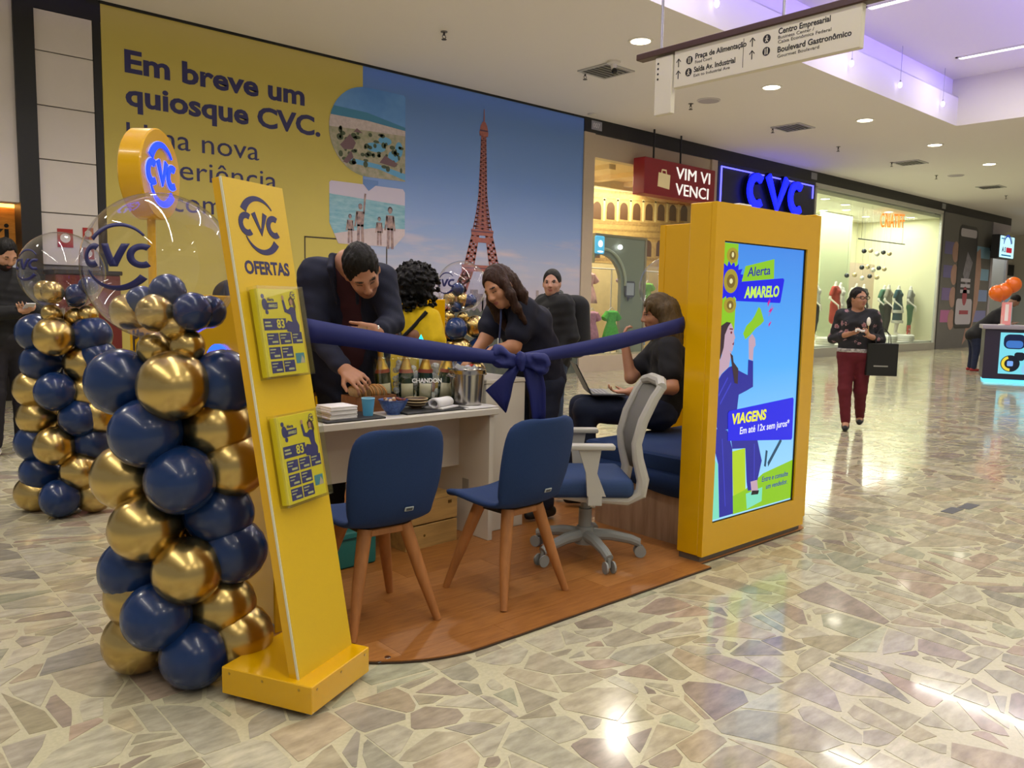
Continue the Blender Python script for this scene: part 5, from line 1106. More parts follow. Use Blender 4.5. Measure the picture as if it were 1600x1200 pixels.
for k in range(10):
    lab = ('leftmost', 'second', 'third', 'fourth', 'fifth', 'sixth', 'seventh', 'eighth', 'ninth', 'rightmost')[k]+' bread slice from the left in the wooden box'
    t = thing('bread_slice', lab, 'bread', (2.27+.020*k, 3.81+rs.uniform(-.015, .015), Z+.100), rs.uniform(-.3, .3), 'bread slices in the wooden box'); t.rotation_euler = (0, rs.uniform(-.5, -.1), rs.uniform(-.3, .3))
    MB().lathe([(0, .007), (.036, .007), (.040, 0), (.036, -.007), (0, -.007)], 18, mat=Matrix.Rotation(PI/2, 4, 'Y') @ Matrix.Diagonal((1, 1.3, 1, 1))).build('crumb', m_crumb, t); MB().lathe([(.0385, .0068), (.0425, .004), (.0425, -.004), (.0385, -.0068)], 18, mat=Matrix.Rotation(PI/2, 4, 'Y') @ Matrix.Diagonal((1, 1.3, 1, 1))).build('crust', m_crust, t)
def bowl(name, label, x, y, z, r, h, mat, extra=None):
    o = thing(name, label, 'bowl', (x, y, z)); MB().lathe([(0, 0), (r*.45, 0), (r*.45, .006), (r*.75, h*.45), (r, h), (r-.006, h), (r*.70, h*.5), (r*.4, .012), (0, .010)], 32).build('bowl_wall', mat, o); return o
o = bowl('patterned_bowl', 'deep blue patterned bowl of mixed nuts', 2.385, 3.60, Z, .080, .078, M('bowl_blue', '#1f3878', .3, noise=(90, .8), col2='#3f64a8'))
MB().lathe([(.079, .074), (.082, .077), (.079, .080), (.075, .077)], 32).build('bowl_rim', M('rim_navy', '#16265c', .3), o)
for k in range(10): MB().ball((rs.uniform(-.045, .045), rs.uniform(-.045, .045), .068+rs.uniform(0, .012)), (.012, .009, .009), 8, 6).build('nut', M('nut_'+str(k % 3), ('#7a3a2c', '#c8b49c', '#93603c')[k % 3], .6), o)
for k in range(2):
    o = bowl('striped_bowl', ('lower', 'upper')[k]+' of two stacked brown bowls with pale stripes', 2.575, 3.66, Z+.010+.016*k, .064, .040, M('bowl_brown', '#4d3a2a', .4))
    MB().lathe([(.050, .020), (.054, .024), (.0535, .028), (.049, .024)], 28).build('pale_stripe', M('stripe_cream', '#bfa882', .5), o); MB().lathe([(.0635, .036), (.0655, .040), (.0625, .0425), (.060, .039)], 28).build('bowl_rim', M('stripe_cream'), o)
o = thing('rolled_towel', 'folded white towel rolled on the slate tray', 'towel', at(2.70, 3.60, Z+.010), math.radians(20))
rows = []
for i in range(30):
    a = i/29*2*PI*1.9; r_ = .024-.006*i/29; rows.append([(x, r_*math.cos(a)*1.5, .030+r_*math.sin(a)*1.15) for x in np.linspace(-.075, .075, 5)])
MB().sheet(rows).build('towel_roll', m_clothw, o, angle=180, thick=.006); MB().box((-.07, -.055, .0), (.10, .065, .010), .004, 2).build('towel_fold', m_clothw, o)
o = thing('cloth_napkin', 'crumpled white cloth under the steel bucket', 'cloth', at(2.76, 3.50)); b = MB(); b.sheet([[(x, y, .003+.006*abs(math.sin(x*25+y*17))) for x in np.linspace(.04, .27, 14)] for y in np.linspace(0, .26, 12)]); b.build('cloth_sheet', m_clothw, o, angle=180, thick=.002)
MB().tube([(.04, 0, .005), (.27, 0, .006), (.27, .26, .006)], .003, 6).build('cloth_hem', m_clothw, o)
bu = thing('steel_bucket', 'brushed steel ice bucket on a white cloth at the desk corner', 'bucket', (2.925, 3.655, Z+.011)); m_steel = M('steel', '#b9b6b0', .22, 1, noise=(2, .1), stretch=(30, 30, .3))
MB().lathe([(0, 0), (.086, 0), (.090, .004), (.104, .175), (.108, .178), (.108, .184), (.106, .200), (.112, .208), (.110, .211), (.103, .205), (.088, .010), (0, .008)], 44).build('bucket_wall', m_steel, bu)
for q in (-1, 1): MB().tube([(q*.105, -.02, .165), (q*.128, -.02, .17), (q*.130, 0, .18), (q*.128, .02, .17), (q*.105, .02, .165)], .006, 8).build('bucket_handle', m_steel, bu)
m_ice = M('ice', '#f4f7f8', .12, trans=.7, ior=1.2)
for k in range(12): MB().box((-.016, -.016, -.014), (.016, .016, .014), .006, 2, mat=Matrix.Translation((rs.uniform(-.06, .06), rs.uniform(-.06, .06), .195+rs.uniform(0, .02))) @ Matrix.Rotation(rs.uniform(0, 3), 4, (rs.random(), rs.random(), 1))).build('ice_cube', m_ice, bu)
MB().tube([(.02, .0, .21), (.05, .02, .222), (.085, .03, .214)], .008, 8).build('red_straw_tip', M('red_bit', '#b03428', .5), bu)
tu = thing('ice_tub', 'clear acrylic ice tub lettered CHANDON holding champagne bottles', 'ice tub', (2.70, 3.86, Z), math.radians(-26))
def oval(rx, ry, z, n=40): return [(rx*math.copysign(abs(math.cos(a))**.7, math.cos(a)), ry*math.copysign(abs(math.sin(a))**.7, math.sin(a)), z) for a in np.linspace(0, 2*PI, n+1)]
b = MB(); b.sheet([oval(.200, .085, .006), oval(.205, .09, .02), oval(.245, .12, .26), oval(.25, .125, .285)]); b.build('tub_wall', m_acryl, tu, angle=180, thick=.004)
b = MB(); b.prism([(p[0], p[1]) for p in oval(.200, .085, 0)[:-1]], 0, .012); b.build('tub_floor', M('tub_black', '#1e1e20', .4), tu, smooth=False)
text('tub_words', 'CHANDON', .034, M('tub_white', '#e8e8e8', .5), tu, frame((-.03, -.116, .140), (1, 0, 0), (0, -.98, .15)), .001, .001, width=.17)
o = MB()
for k in range(46):
    z = rs.uniform(.05, .25); px_ = rs.choice((-.105, -.09, .01, .12, .13, .0, -.2, .22, rs.uniform(-.2, .2)))+rs.uniform(-.02, .02)
    o.box((-.016, -.016, -.014), (.016, .016, .014), .007, 1, mat=Matrix.Translation((px_, rs.uniform(-.03, .06), z)) @ Matrix.Rotation(rs.uniform(0, 3), 4, (rs.random(), rs.random(), 1)))
o = o.build('ice_cubes', m_ice, tu); o['kind'] = 'stuff'
m_bott = M('bottle_green', '#1d3420', .08, coat=.5); m_foil = M('gold_foil', '#c9a44a', .28, 1, bump=(60, .3)); m_lab = M('bottle_label', '#d2c9a8', .6)
for k, (dx, dy, tilt, lab) in enumerate(((-.165, .0, -.10, 'leftmost champagne bottle in the clear tub'), (-.045, -.015, -.02, 'champagne bottle second from left in the clear tub'), (.055, -.012, .04, 'champagne bottle third from left in the clear tub'), (.175, .0, .10, 'rightmost champagne bottle in the clear tub beside the steel bucket'))):
    t = thing('champagne_bottle', lab, 'bottle', (2.70+dx*.899+dy*.438, 3.86-dx*.438+dy*.899, Z+.014), 0, 'champagne bottles in the clear tub'); t.rotation_euler = (0, tilt, math.radians(-26)); t.scale = (1.05, 1.05, 1.15)
    MB().lathe([(0, 0), (.040, 0), (.0425, .006), (.0425, .135), (.038, .165), (.022, .205), (.0165, .23), (.015, .25)], 28).build('glass_body', m_bott, t)
    MB().lathe([(.0385, .164), (.0225, .206), (.017, .232), (.0155, .285), (.019, .287), (.019, .300), (.015, .306), (0, .307)], 24).build('foil_neck', m_foil, t)
    MB().sheet([[(.0434*math.cos(a), .0434*math.sin(a), z) for a in np.linspace(-PI/2-.85, -PI/2+.85, 12)] for z in (.028, .100)]).build('label', m_lab, t, angle=180, thick=.0008); MB().lathe([(.0395, .158), (.0405, .152), (.0385, .170)], 24).build('neck_band', M('band_red', '#9c4a34', .5), t)
o = thing('cyan_glint', 'glowing cyan pyramid standing in for a light reflection behind the champagne bottles', 'painted glint', (2.86, 4.02, Z)); MB().lathe([(.05, 0), (.05, .02), (.012, .10), (.012, .30)], 4).build('glint_stem', M('white_lacquer'), o, smooth=False); MB().lathe([(.045, .30), (.05, .31), (0, .40)], 4).build('glint_tip', glow('tip_cyan', '#20d8e0', 1.6), o, smooth=False)  # cyan light reflection made as an added glowing pyramid on a stem
# ---- ribbon with bow
ri = thing('opening_ribbon', 'royal blue ribbon with a big bow strung across the kiosk', 'ribbon', (0, 0, 0)); m_rib = M('ribbon_blue', '#0e1a62', .65, noise=(5, .12))
def band(p, q, w0, w1, sag, n=24):
    rows = [[], [], []]
    for i in range(n+1):
        t = i/n; c = Vector(p).lerp(Vector(q), t); c.z -= sag*4*t*(1-t); w = w0+(w1-w0)*t
        for k, u in enumerate((-.5, 0, .5)): rows[k].append((c.x, c.y-.008*(k == 1), c.z+u*w+(.006*math.sin(t*9) if k == 0 else 0)))
    return rows
MB().sheet(band((1.58, 3.02, 1.262), (2.545, 2.822, 1.118), .098, .062, .006)).build('ribbon_band', m_rib, ri, angle=180, thick=.003)
MB().sheet(band((2.555, 2.820, 1.118), (3.598, 2.645, 1.285), .062, .085, .012)).build('ribbon_band', m_rib, ri, angle=180, thick=.003)
BX = frame((2.555, 2.80, 1.120), (.744, -.668, 0), (-.668, -.744, 0)) @ Matrix.Diagonal((1.08, 1.06, 1, 1))      # bow frame: x to the viewer's right, y up, z towards the hall
B = lambda x, y, z: np.array(BX @ Vector((x, y, z)))
RB = np.array(BX.to_3x3().normalized())
sk = Skin()
sk.limb(B(-.01, .0, .02), B(-.085, .018, .02), .022, .040, .02).egg(B(-.095, .022, .02), (.035, .052, .030), RB, .025).egg(B(-.06, -.016, .025), (.050, .022, .024), RB, .02).egg(B(-.075, .012, .058), (.030, .020, .022), RB, .02, 's')
sk.limb(B(.02, -.004, .02), B(.09, -.014, .02), .022, .036, .02).egg(B(.100, -.016, .02), (.034, .046, .028), RB, .025).egg(B(.07, .018, .022), (.05, .020, .024), RB, .02).egg(B(.085, -.014, .055), (.030, .018, .020), RB, .02, 's')
sk.wrinkle(.0035, 95, 4); sk.build('bow_loops', .006, m_rib, ri)
sk = Skin(); sk.egg(B(.006, .002, .035), (.026, .042, .032), RB, .02).limb(B(.0, .03, .05), B(.012, -.035, .05), .012, .012, .015); sk.wrinkle(.002, 120, 2); sk.build('bow_knot', .005, m_rib, ri)
def tail(pts, name):
    rows = []
    for (xl, yl, xr, yr, z) in pts: rows.append([tuple(BX @ Vector((xl+(xr-xl)*u, yl+(yr-yl)*u, z+.010*math.sin(u*6+xl*20)))) for u in np.linspace(0, 1, 7)])
    MB().sheet(rows).build(name, m_rib, ri, angle=180, thick=.003)
tail([(-.03, -.02, .01, -.02, .03), (-.085, -.08, -.01, -.06, .03), (-.145, -.135, -.025, -.10, .025), (-.10, -.185, -.035, -.16, .02), (-.055, -.235, -.05, -.22, .015)], 'bow_tail')
tail([(.01, -.02, .05, -.02, .015), (.02, -.06, .10, -.05, .01), (.045, -.15, .115, -.12, .008), (.060, -.25, .118, -.22, .006), (.072, -.30, .115, -.285, .004)], 'bow_tail')
# ---- balloon columns
m_bn = M('balloon_navy', '#15305f', .25, coat=.2, noise=(3, .15)); m_bg = M('balloon_gold', '#c4aa6c', .27, 1.0, noise=(4, .10)); m_bub = film('bubble_film', '#fafaff', .05, .0, .75)
def balloon(parent, c, r, mat, tie):
    d = (Vector(tie)-Vector(c)); d = d.normalized() if d.length > 1e-4 else Vector((0, 0, -1))
    q = d.to_track_quat('Z', 'Y').to_matrix().to_4x4(); rr_ = r
    o = MB().lathe([(0, -1.0*rr_), (.30*rr_, -.95*rr_), (.58*rr_, -.80*rr_), (.82*rr_, -.56*rr_), (.97*rr_, -.22*rr_), (1.0*rr_, .06*rr_), (.93*rr_, .38*rr_), (.74*rr_, .72*rr_), (.46*rr_, .99*rr_), (.18*rr_, 1.17*rr_), (.05*rr_, 1.25*rr_), (.07*rr_, 1.32*rr_), (0, 1.32*rr_)], 32, mat=q).build('balloon_navy' if mat == m_bn else 'balloon_gold', mat, parent, angle=80); o.location = c
    return o
def column(label, pos, pts, R, r, bub, inner, small, group='balloon columns around the kiosk', mark=True):
    """pts: (x,y px of the balloon centre, colour, front 1 / side 0 / back -1) read off the photograph, set on a ring of radius R about the axis"""
    t = thing('balloon_column', label, 'balloon column', (pos[0], pos[1], 0), 0, group)
    depth = Vector((pos[0], pos[1], -1.4)).dot(fwd)
    hf = Vector((fwd.x, fwd.y, 0)).normalized(); hr_ = Vector((rgt.x, rgt.y, 0)).normalized()
    def place(px, py, fr, Rr, rad=None):
        dd = depth
        for _ in range(4):
            P = Vector((0, 0, 1.4))+(fwd+rgt*((px-800)/1268.8)-upv*((py-600)/1268.8))*dd
            lat = (P-Vector((*pos, 0))).dot(hr_); off = math.sqrt(max(Rr*Rr-lat*lat, 0)); want = Vector((*pos, P.z))+hr_*lat-hf*off*fr
            dd = (want-Vector((0, 0, 1.4))).dot(fwd)
        L = want-Vector((*pos, 0)); L.z = max(L.z, (rad or r)*.98); return L
    for px, py, c, fr in pts:
        L = place(px, py, fr, R); balloon(t, L, r, m_bn if c == 'N' else m_bg, (0, 0, L.z))
    for px, py, fr in small:
        L = place(px, py, fr, R*.5, r*.5); balloon(t, L, r*.50, m_bg, (0, 0, L.z-.03))
    c = place(bub[0], bub[1], 0, 0); c.x *= 1
    bo = MB().ball((0, 0, 0), bub[2], 56, 36).build('bubble_balloon', m_bub, t, angle=180); bo.location = c
    for px, py, rr_, cc, fr in inner:
        L = place(px, py, fr, R*.75); balloon(bo, L-c, rr_, m_bn if cc == 'N' else m_bg, Vector((0, 0, L.z-.2))-c*0 if 0 else (0, 0, -bub[2]))
    if mark:
        # logo printed round the film, as narrow strips that follow the sphere
        r_ = mark[2]/2 if len(mark) > 2 else .125; b = MB()
        def wrap(u, v, k=1.004):
            a = mark[0]+u/bub[2]; el = mark[1]+.84*v/bub[2]; q = bub[2]*k
            return hr_*(q*math.sin(a)*math.cos(el))-hf*(q*math.cos(a)*math.cos(el))+Vector((0, 0, q*math.sin(el)))
        def strip(f, n=20):
            rows = [[], []]
            for i in range(n+1):
                for k, p in enumerate(f(i/n)): rows[k].append(wrap(*p))
            b.sheet(rows)
        def arcf(cx, cy, rr0, w0, w1, a0, a1):
            def f(t):
                a = math.radians(a0+(a1-a0)*t); w = w0+(w1-w0)*t; return [(cx+(rr0+w)*math.cos(a), cy+(rr0+w)*math.sin(a)), (cx+(rr0-w)*math.cos(a), cy+(rr0-w)*math.sin(a))]
            return f
        strip(arcf(0, .03*r_, .85*r_, .09*r_, .03*r_, 150, 38)); strip(arcf(0, -.03*r_, .85*r_, .03*r_, .10*r_, 205, 322))
        for cx in (-.62*r_, .64*r_): strip(arcf(cx, 0, .25*r_, .085*r_, .085*r_, 55, 305))
        for p0, p1 in (((-.27*r_, .32*r_), (0, -.30*r_)), ((0, -.30*r_), (.27*r_, .32*r_))):
            strip(lambda t, p0=p0, p1=p1: [(p0[0]+(p1[0]-p0[0])*t-.10*r_, p0[1]+(p1[1]-p0[1])*t), (p0[0]+(p1[0]-p0[0])*t+.10*r_, p0[1]+(p1[1]-p0[1])*t)], 8)
        b.build('bubble_logo', M('film_navy', '#191b58', .5), bo, angle=180, thick=.001)
    MB().cyl((0, 0, 0), (0, 0, c.z-bub[2]+.02), .012, seg=10).build('centre_pole', M('pole_white', '#c8c6bc', .5), t)
    MB().lathe([(0, .012), (.06, .012), (.065, 0)], 24).build('foot_plate', M('pole_white'), t)
    return t
near = [(187, 597, 'N', .2), (271, 603, 'G', 1), (350, 598, 'N', .25), (229, 676, 'N', 1), (334, 671, 'G', 1), (196, 745, 'G', .2), (282, 750, 'N', 1), (366, 725, 'G', .1), (229, 823, 'G', 1), (336, 808, 'N', 1), (365, 860, 'N', .1), (207, 890, 'N', .2), (293, 892, 'G', 1), (245, 963, 'N', 1), (348, 944, 'G', 1), (216, 930, 'G', -.6), (213, 1022, 'G', .5), (304, 1028, 'N', 1), (375, 992, 'G', -.3), (270, 990, 'N', -1), (290, 700, 'N', -1), (280, 820, 'G', -1), (275, 610, 'G', -1), (340, 760, 'G', -1)]
column('nearest navy and gold balloon column with a large clear bubble on top', (1.04, 2.95), near, .135, .121, (252, 418, .258),
       [(200, 487, .064, 'G', .7), (243, 488, .064, 'G', .9), (262, 456, .064, 'N', .0), (222, 472, .058, 'N', -.5), (300, 487, .068, 'N', .9), (328, 487, .058, 'N', .2), (272, 512, .048, 'G', .6)], [(241, 546, 1), (292, 541, 1), (268, 535, -1)], mark=(-.17, .11, .286))
left = [(84, 526, 'G', 1), (144, 524, 'N', .4), (56, 520, 'N', -.2), (63, 567, 'N', .6), (120, 570, 'G', 1), (154, 560, 'N', -.6), (86, 612, 'N', 1), (52, 607, 'G', -.2), (137, 613, 'G', .4), (58, 652, 'G', .6), (119, 654, 'N', 1), (155, 648, 'G', -.3), (54, 692, 'N', -.2), (85, 697, 'G', 1), (144, 690, 'N', .5), (62, 738, 'N', .7), (122, 737, 'G', 1), (94, 779, 'N', 1), (147, 772, 'G', .2), (54, 775, 'G', -.2), (100, 560, 'N', -1), (100, 650, 'G', -1)]
column('far left navy and gold balloon column beside the man with a phone', (1.30, 5.66), left, .135, .121, (97, 425, .245), [(72, 455, .068, 'G', .6), (82, 456, .066, 'G', 1), (112, 460, .066, 'N', .9), (138, 447, .06, 'N', .2), (120, 465, .06, 'N', 0)], [(82, 491, 1), (113, 496, 1), (138, 492, .3)], mark=(-.45, .15))
mid = [(713, 514, 'N', 1), (742, 510, 'G', .8), (693, 520, 'G', 0), (720, 545, 'G', 1), (748, 545, 'N', .5), (700, 550, 'N', .5), (715, 580, 'N', 1), (742, 580, 'G', .6), (715, 620, 'G', 1), (740, 620, 'N', .5), (715, 655, 'N', 1), (742, 655, 'G', .5)]
column('balloon column behind the kiosk between the curly-haired and the brown-haired woman', (4.44, 5.75), mid, .105, .102, (722, 447, .222), [(702, 466, .055, 'G', .9), (723, 468, .058, 'G', 1), (712, 480, .05, 'N', .3), (735, 470, .06, 'N', .4), (715, 452, .06, 'N', -.3)], [(702, 495, 1), (723, 496, 1)], mark=(-.7, .1))
rt = [(1052, 520, 'N', 1), (1072, 530, 'G', .5), (1050, 560, 'G', 1), (1072, 570, 'N', .5), (1055, 600, 'N', 1), (1055, 640, 'G', 1)]
column('balloon column mostly hidden behind the bench panel, its clear bubble showing', (5.42, 4.00), rt, .115, .110, (1046, 449, .245), [(1050, 480, .06, 'G', .9), (1062, 480, .06, 'N', .5)], [(1050, 500, 1)], mark=(.9, .1))
# ---- far counter at the right edge
fc = thing('far_counter', 'dark purple sales counter with a glowing product screen at far right', 'counter', (17.33, 5.63, 0), math.radians(-68))
# local x runs along the counter front to the right, local y away from the hall viewer
MB().box((0, 0, .06), (2.6, .9, 1.02), .01, 1).build('counter_body', M('counter_purple', '#2a2338', .4), fc, smooth=False); MB().box((-.05, -.05, 1.02), (2.65, .95, 1.10), .015, 2).build('counter_top', M('counter_grey', '#8e8896', .4), fc)
MB().box((0.04, -.02, 0), (2.56, .86, .05)).build('kick_light', glow('kick_cyan', '#58c8e0', 1.5), fc, smooth=False)
cs = MB().box((.26, -.012, .17), (2.4, .004, .96)).build('product_screen', M('scr_pale', '#050505', .2, emit='#7fe0f0', es=1.0), fc, smooth=False)
CF = frame((.26, -.012, .17), (1, 0, 0), (0, -1, 0)); CF2 = frame((.26, -.016, .17), (1, 0, 0), (0, -1, 0)); CF3 = frame((.26, -.020, .17), (1, 0, 0), (0, -1, 0))
flat('shown_earbuds', [rr(.06, .42, .48, .76, .1)], sm('ebnavy', '#0c1c40'), cs, CF, .003); flat('shown_case', [rr(.10, .38, .50, .64, .06)], sm('ebblue', '#3f78c8'), cs, CF2, .003)
flat('shown_watch', [circ(.19, .20, .16), rr(.25, .42, .26, .42, .05)], sm('wnavy', '#101828'), cs, CF, .003); flat('shown_dial', [arc_band(.19, .20, .12, .025, .025, .6*PI, 1.5*PI)], sm('wyel', '#f0d840'), cs, CF2, .003); flat('shown_face', [rr(.14, .24, .15, .25, .02)], sm('wblue', '#7fb0f8'), cs, CF2, .003)
flat('shown_phone', [[(.50, .42), (.80, .66), (1.1, .30), (.80, .05)]], sm('pyel', '#e8e030'), cs, CF, .003); flat('shown_plug', [circ(.50, .10, .12)], sm('plug', '#8fd0f0'), cs, CF2, .003)
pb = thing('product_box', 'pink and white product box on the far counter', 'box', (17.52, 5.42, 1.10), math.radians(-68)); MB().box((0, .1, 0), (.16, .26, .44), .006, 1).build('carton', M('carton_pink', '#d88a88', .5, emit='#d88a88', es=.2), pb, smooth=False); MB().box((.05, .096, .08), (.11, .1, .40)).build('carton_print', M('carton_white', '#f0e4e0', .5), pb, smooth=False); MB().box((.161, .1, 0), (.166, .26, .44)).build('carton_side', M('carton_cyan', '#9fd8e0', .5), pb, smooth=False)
ob = thing('orange_balloons', 'cluster of orange balloons on a stick above the far counter', 'balloons', (17.62, 5.45, 1.10)); m_ob = M('balloon_orange', '#d8640c', .25, coat=.3)
for k, c in enumerate(((-.06, .10, .62), (.0, .0, .66), (.09, -.12, .78))): bo = balloon(ob, c, .15, m_ob, (.02, 0, .3)); bo.name = 'balloon_orange'
MB().cyl((0, 0, 0), (.01, 0, .5), .008, seg=8).build('stick', M('pole_white'), ob)
MB().lathe([(0, .02), (.05, .02), (.06, 0)], 16).build('stick_foot', M('pole_white'), ob)
# ================================================================== PEOPLE
def PX(x, y, d):
    """point seen at photograph pixel x, y at depth d (metres in front of the camera)"""
    return np.array(Vector((0, 0, 1.4))+(fwd+rgt*((x-800)/1268.8)-upv*((y-600)/1268.8))*d)
def HF(f, u=(0, 0, 1)):
    f = nrm(f); r = nrm(np.cross(f, u)); return np.stack([r, f, np.cross(r, f)], 1)
m_hair = {}
def hair_mat(c): return M('hair_'+c, c, .55, noise=(35, .5), stretch=(1, 1, .25), bump=(110, .7), spec=.25)
def cloth(c, n=None, rough=.85): return M('cloth_'+c, c, rough, noise=n or (20, .15), bump=(200, .12))
def person(label, base, J, hf, skin='#b98468', res=.0075, w=1.0, s=1.0, fem=False, hands=None, belly=0, brow='#1c120d', lip='#96544c', beard=None, eyes='open'):
    t = thing('person', label, 'person', (base[0], base[1], base[2] if len(base) > 2 else 0))
    B0 = np.array((base[0], base[1], base[2] if len(base) > 2 else 0.0)); J = {k: v-B0 for k, v in J.items()}
    sk = Skin(); torso(sk, J, 0, w, fem=fem, belly=belly)
    for q in 'LR': arm(sk, J, q, 0, w); leg(sk, J, q, 0, w); sk.limb(J['an'+q], J['an'+q]+np.array([*(J.get('toe'+q, J['an'+q]+V3(0, -.1, 0))-J['an'+q])[:2], -.045]), .036, .03, .02)
    add_head(sk, J['head'], hf, J['neck'], s, fem)
    for q in 'LR':
        d, n, c = (hands or {}).get(q, (J['wr'+q]-J['el'+q], V3(0, 0, -1), .5)); add_hand(sk, J['wr'+q], d, n, c, w if not fem else .92*w, 1 if q == 'L' else -1)
    sk.build('body', res, m_skin, t, head_paint(J['head'], hf, s, brow, lip, beard, eyes), skin)
    return t, J
def hair_cap(t, J, hf, col, s=1.0, res=.007, low=-.05, thick=1.0, front=.062, strands=(), face_r=(.074, .086, .120), wr=.005, name='hair'):
    def p(x, y, z): return J['head']+hf @ V3(x, y, z)*s
    sk = Skin(); sk.egg(p(0, -.020, .030), V3(.085, .104, .106)*s*thick, hf, .02)
    sk.egg(p(0, .105, -.045+front-.062), V3(*face_r)*s, hf, .012, 's')
    if low is not None: sk.cut(p(0, -.04, low), -hf[:, 2]+.35*hf[:, 1])
    for pts, rs_ in strands: sk.chain([p(*q) if len(q) == 3 else q[0] for q in pts], rs_, .018)
    if wr: sk.wrinkle(wr, 135, 3)
    return sk.build(name, res, hair_mat(col), t)
def trousers(t, J, col, res, w=1.0, o=.016, low=.97, name='trousers', top=.10):
    sk = Skin(); lh = nrm(J['hipL']-J['hipR'])
    sk.limb(J['pelvis']-lh*.06*w, J['pelvis']+lh*.06*w, .118*w, .118*w, .04); sk.limb(J['hipL'], J['hipR'], .112*w, .112*w, .04)
    for q in 'LR': leg(sk, J, q, o, w, low=low)
    sk.wrinkle(.003, 45, 5); return sk.build(name, res, cloth(col), t)
def shoes(t, J, col, res, sole=None):
    for q in 'LR':
        d = J.get('toe'+q, J['an'+q]+V3(0, -.1, 0))-J['an'+q]; sk = Skin(); shoe(sk, J['an'+q], d); o = sk.build('shoe', res, cloth(col, rough=.6), t)
        if sole:
            dd = nrm([d[0], d[1], 0]); z = J['an'+q][2]-.075; b = MB(); b.box((-.042, -.075, -.002), (.042, .16, .020), .008, 2, mat=frame((J['an'+q][0], J['an'+q][1], z+.001), (dd[1], -dd[0], 0), (0, 0, 1))); b.build('sole', M('sole_'+sole, sole, .6), o)
def legs_down(J, pel, face, h=.93, gap=.10, floor_z=.0125, step=(0, 0)):
    """standing legs below a pelvis point"""
    f = nrm([face[0], face[1], 0]); l = np.array([-f[1], f[0], 0])   # person's left
    for q, sg, st_ in (('L', 1, step[0]), ('R', -1, step[1])):
        hp = pel+l*sg*gap*.92-V3(0, 0, .03); J['hip'+q] = hp
        an = np.array([pel[0], pel[1], 0])+l*sg*gap*1.15+f*st_; an[2] = floor_z+.085; kn = (hp+an)/2+f*.035; kn[2] = floor_z+.5*h/.93; J['kn'+q] = kn; J['an'+q] = an; J['toe'+q] = an+f*.1
    return J
# ---- A: man in a navy blazer bending over the desk
cam_dir = lambda P: nrm([-P[0], -P[1], 0])
J = dict(head=PX(566, 424, 4.32), neck=PX(543, 409, 4.50), chest=PX(543, 462, 4.64), belly=PX(546, 532, 4.78), shL=PX(597, 440, 4.55), shR=PX(489, 430, 4.57), elL=PX(612, 502, 4.50), wrL=PX(592, 518, 4.30), elR=PX(497, 528, 4.50), wrR=PX(538, 577, 4.28))
J['pelvis'] = PX(549, 590, 4.90); fA = nrm([-.25, -1, 0]); legs_down(J, J['pelvis'], fA, .98)
fh = nrm(np.array(fwd)*-.55+np.array(rgt)*.33-np.array(upv)*.78); hA = HF(fh, nrm(np.array(upv)*.6-np.array(fwd)*.6-np.array(rgt)*.05))
base = (J['pelvis'][0], J['pelvis'][1], .0125)
hd = {'R': (PX(574, 603, 4.22)-PX(538, 577, 4.28), nrm(np.array(fwd)*.7-np.array(rgt)*.1-np.array(upv)*.6), 1.0), 'L': (PX(560, 517, 4.25)-PX(592, 518, 4.30), nrm(np.array(fwd)*.8+np.array(upv)*.1), .9)}
t, L = person('man in a navy blazer bending over the desk to pick a bread slice', base, J, hA, '#ae7d62', .0065, 1.16, 1.13, hands=hd, belly=.02, lip='#8f5d50', beard='#9a6b54', eyes='down')
hair_cap(t, L, hA, '#17130f', 1.13, .0065, -.035, 1.0, .062)
sk = Skin(); torso(sk, L, .014, 1.12, belly=.02); sk.cut(L['pelvis']-V3(0, 0, .06), V3(0, 0, -1)); sk.egg(L['neck']+V3(0, 0, .06)+fA*.02, (.085, .085, .06), None, .02, 's'); sk.build('shirt', .009, cloth('#3a1620'), t)
fr = np.array(fwd)*-1
sk = Skin(); torso(sk, L, .034, 1.12, belly=.025)
for q in 'LR':
    m_ = L['el'+q]*.12+L['wr'+q]*.88; sk.limb(L['sh'+q], L['el'+q], .085, .068, .04); sk.limb(L['el'+q], m_, .068, .050, .03)
sk.limb(L['pelvis']+V3(0, 0, .08), L['pelvis']-V3(0, 0, .10), .17, .175, .05)
sk.limb(L['neck']+fr*.03+V3(.012, 0, .045), L['chest']+fr*.16+np.array(rgt)*.035-V3(0, 0, .02), .072, .060, .02, 's'); sk.limb(L['chest']+fr*.17+np.array(rgt)*.035-V3(0, 0, .02), L['pelvis']+fr*.24+np.array(rgt)*.05-V3(0, 0, .12), .070, .11, .02, 's')
sk.egg(L['neck']+V3(0, 0, .07), (.075, .075, .05), None, .02, 's'); sk.wrinkle(.004, 38, 9); sk.build('blazer', .0075, cloth('#151a30'), t)
sk = Skin(); c0 = L['neck']
for q in (-1, 1):
    a_ = np.array(rgt)*q
    sk.chain([c0-fr*.07+V3(0, 0, .035), c0+a_*.085+V3(0, 0, .03), c0+a_*.075+fr*.10-V3(0, 0, .05), L['chest']+a_*.055+np.array(rgt)*.03+fr*.155-V3(0, 0, .06)], [.018, .019, .017, .010], .01)
sk.build('lapels', .0065, cloth('#11152a'), t)
trousers(t, L, '#141418', .012, 1.12); shoes(t, L, '#1a1414', .010)
wv = nrm(L['wrL']-L['elL']); MB().tube([L['wrL']-wv*.012+np.array(upv)*.036*math.cos(a)+np.array(fwd)*.036*math.sin(a) for a in np.linspace(0, 2*PI, 20)], .008, 8).build('watch', m_steel, t)
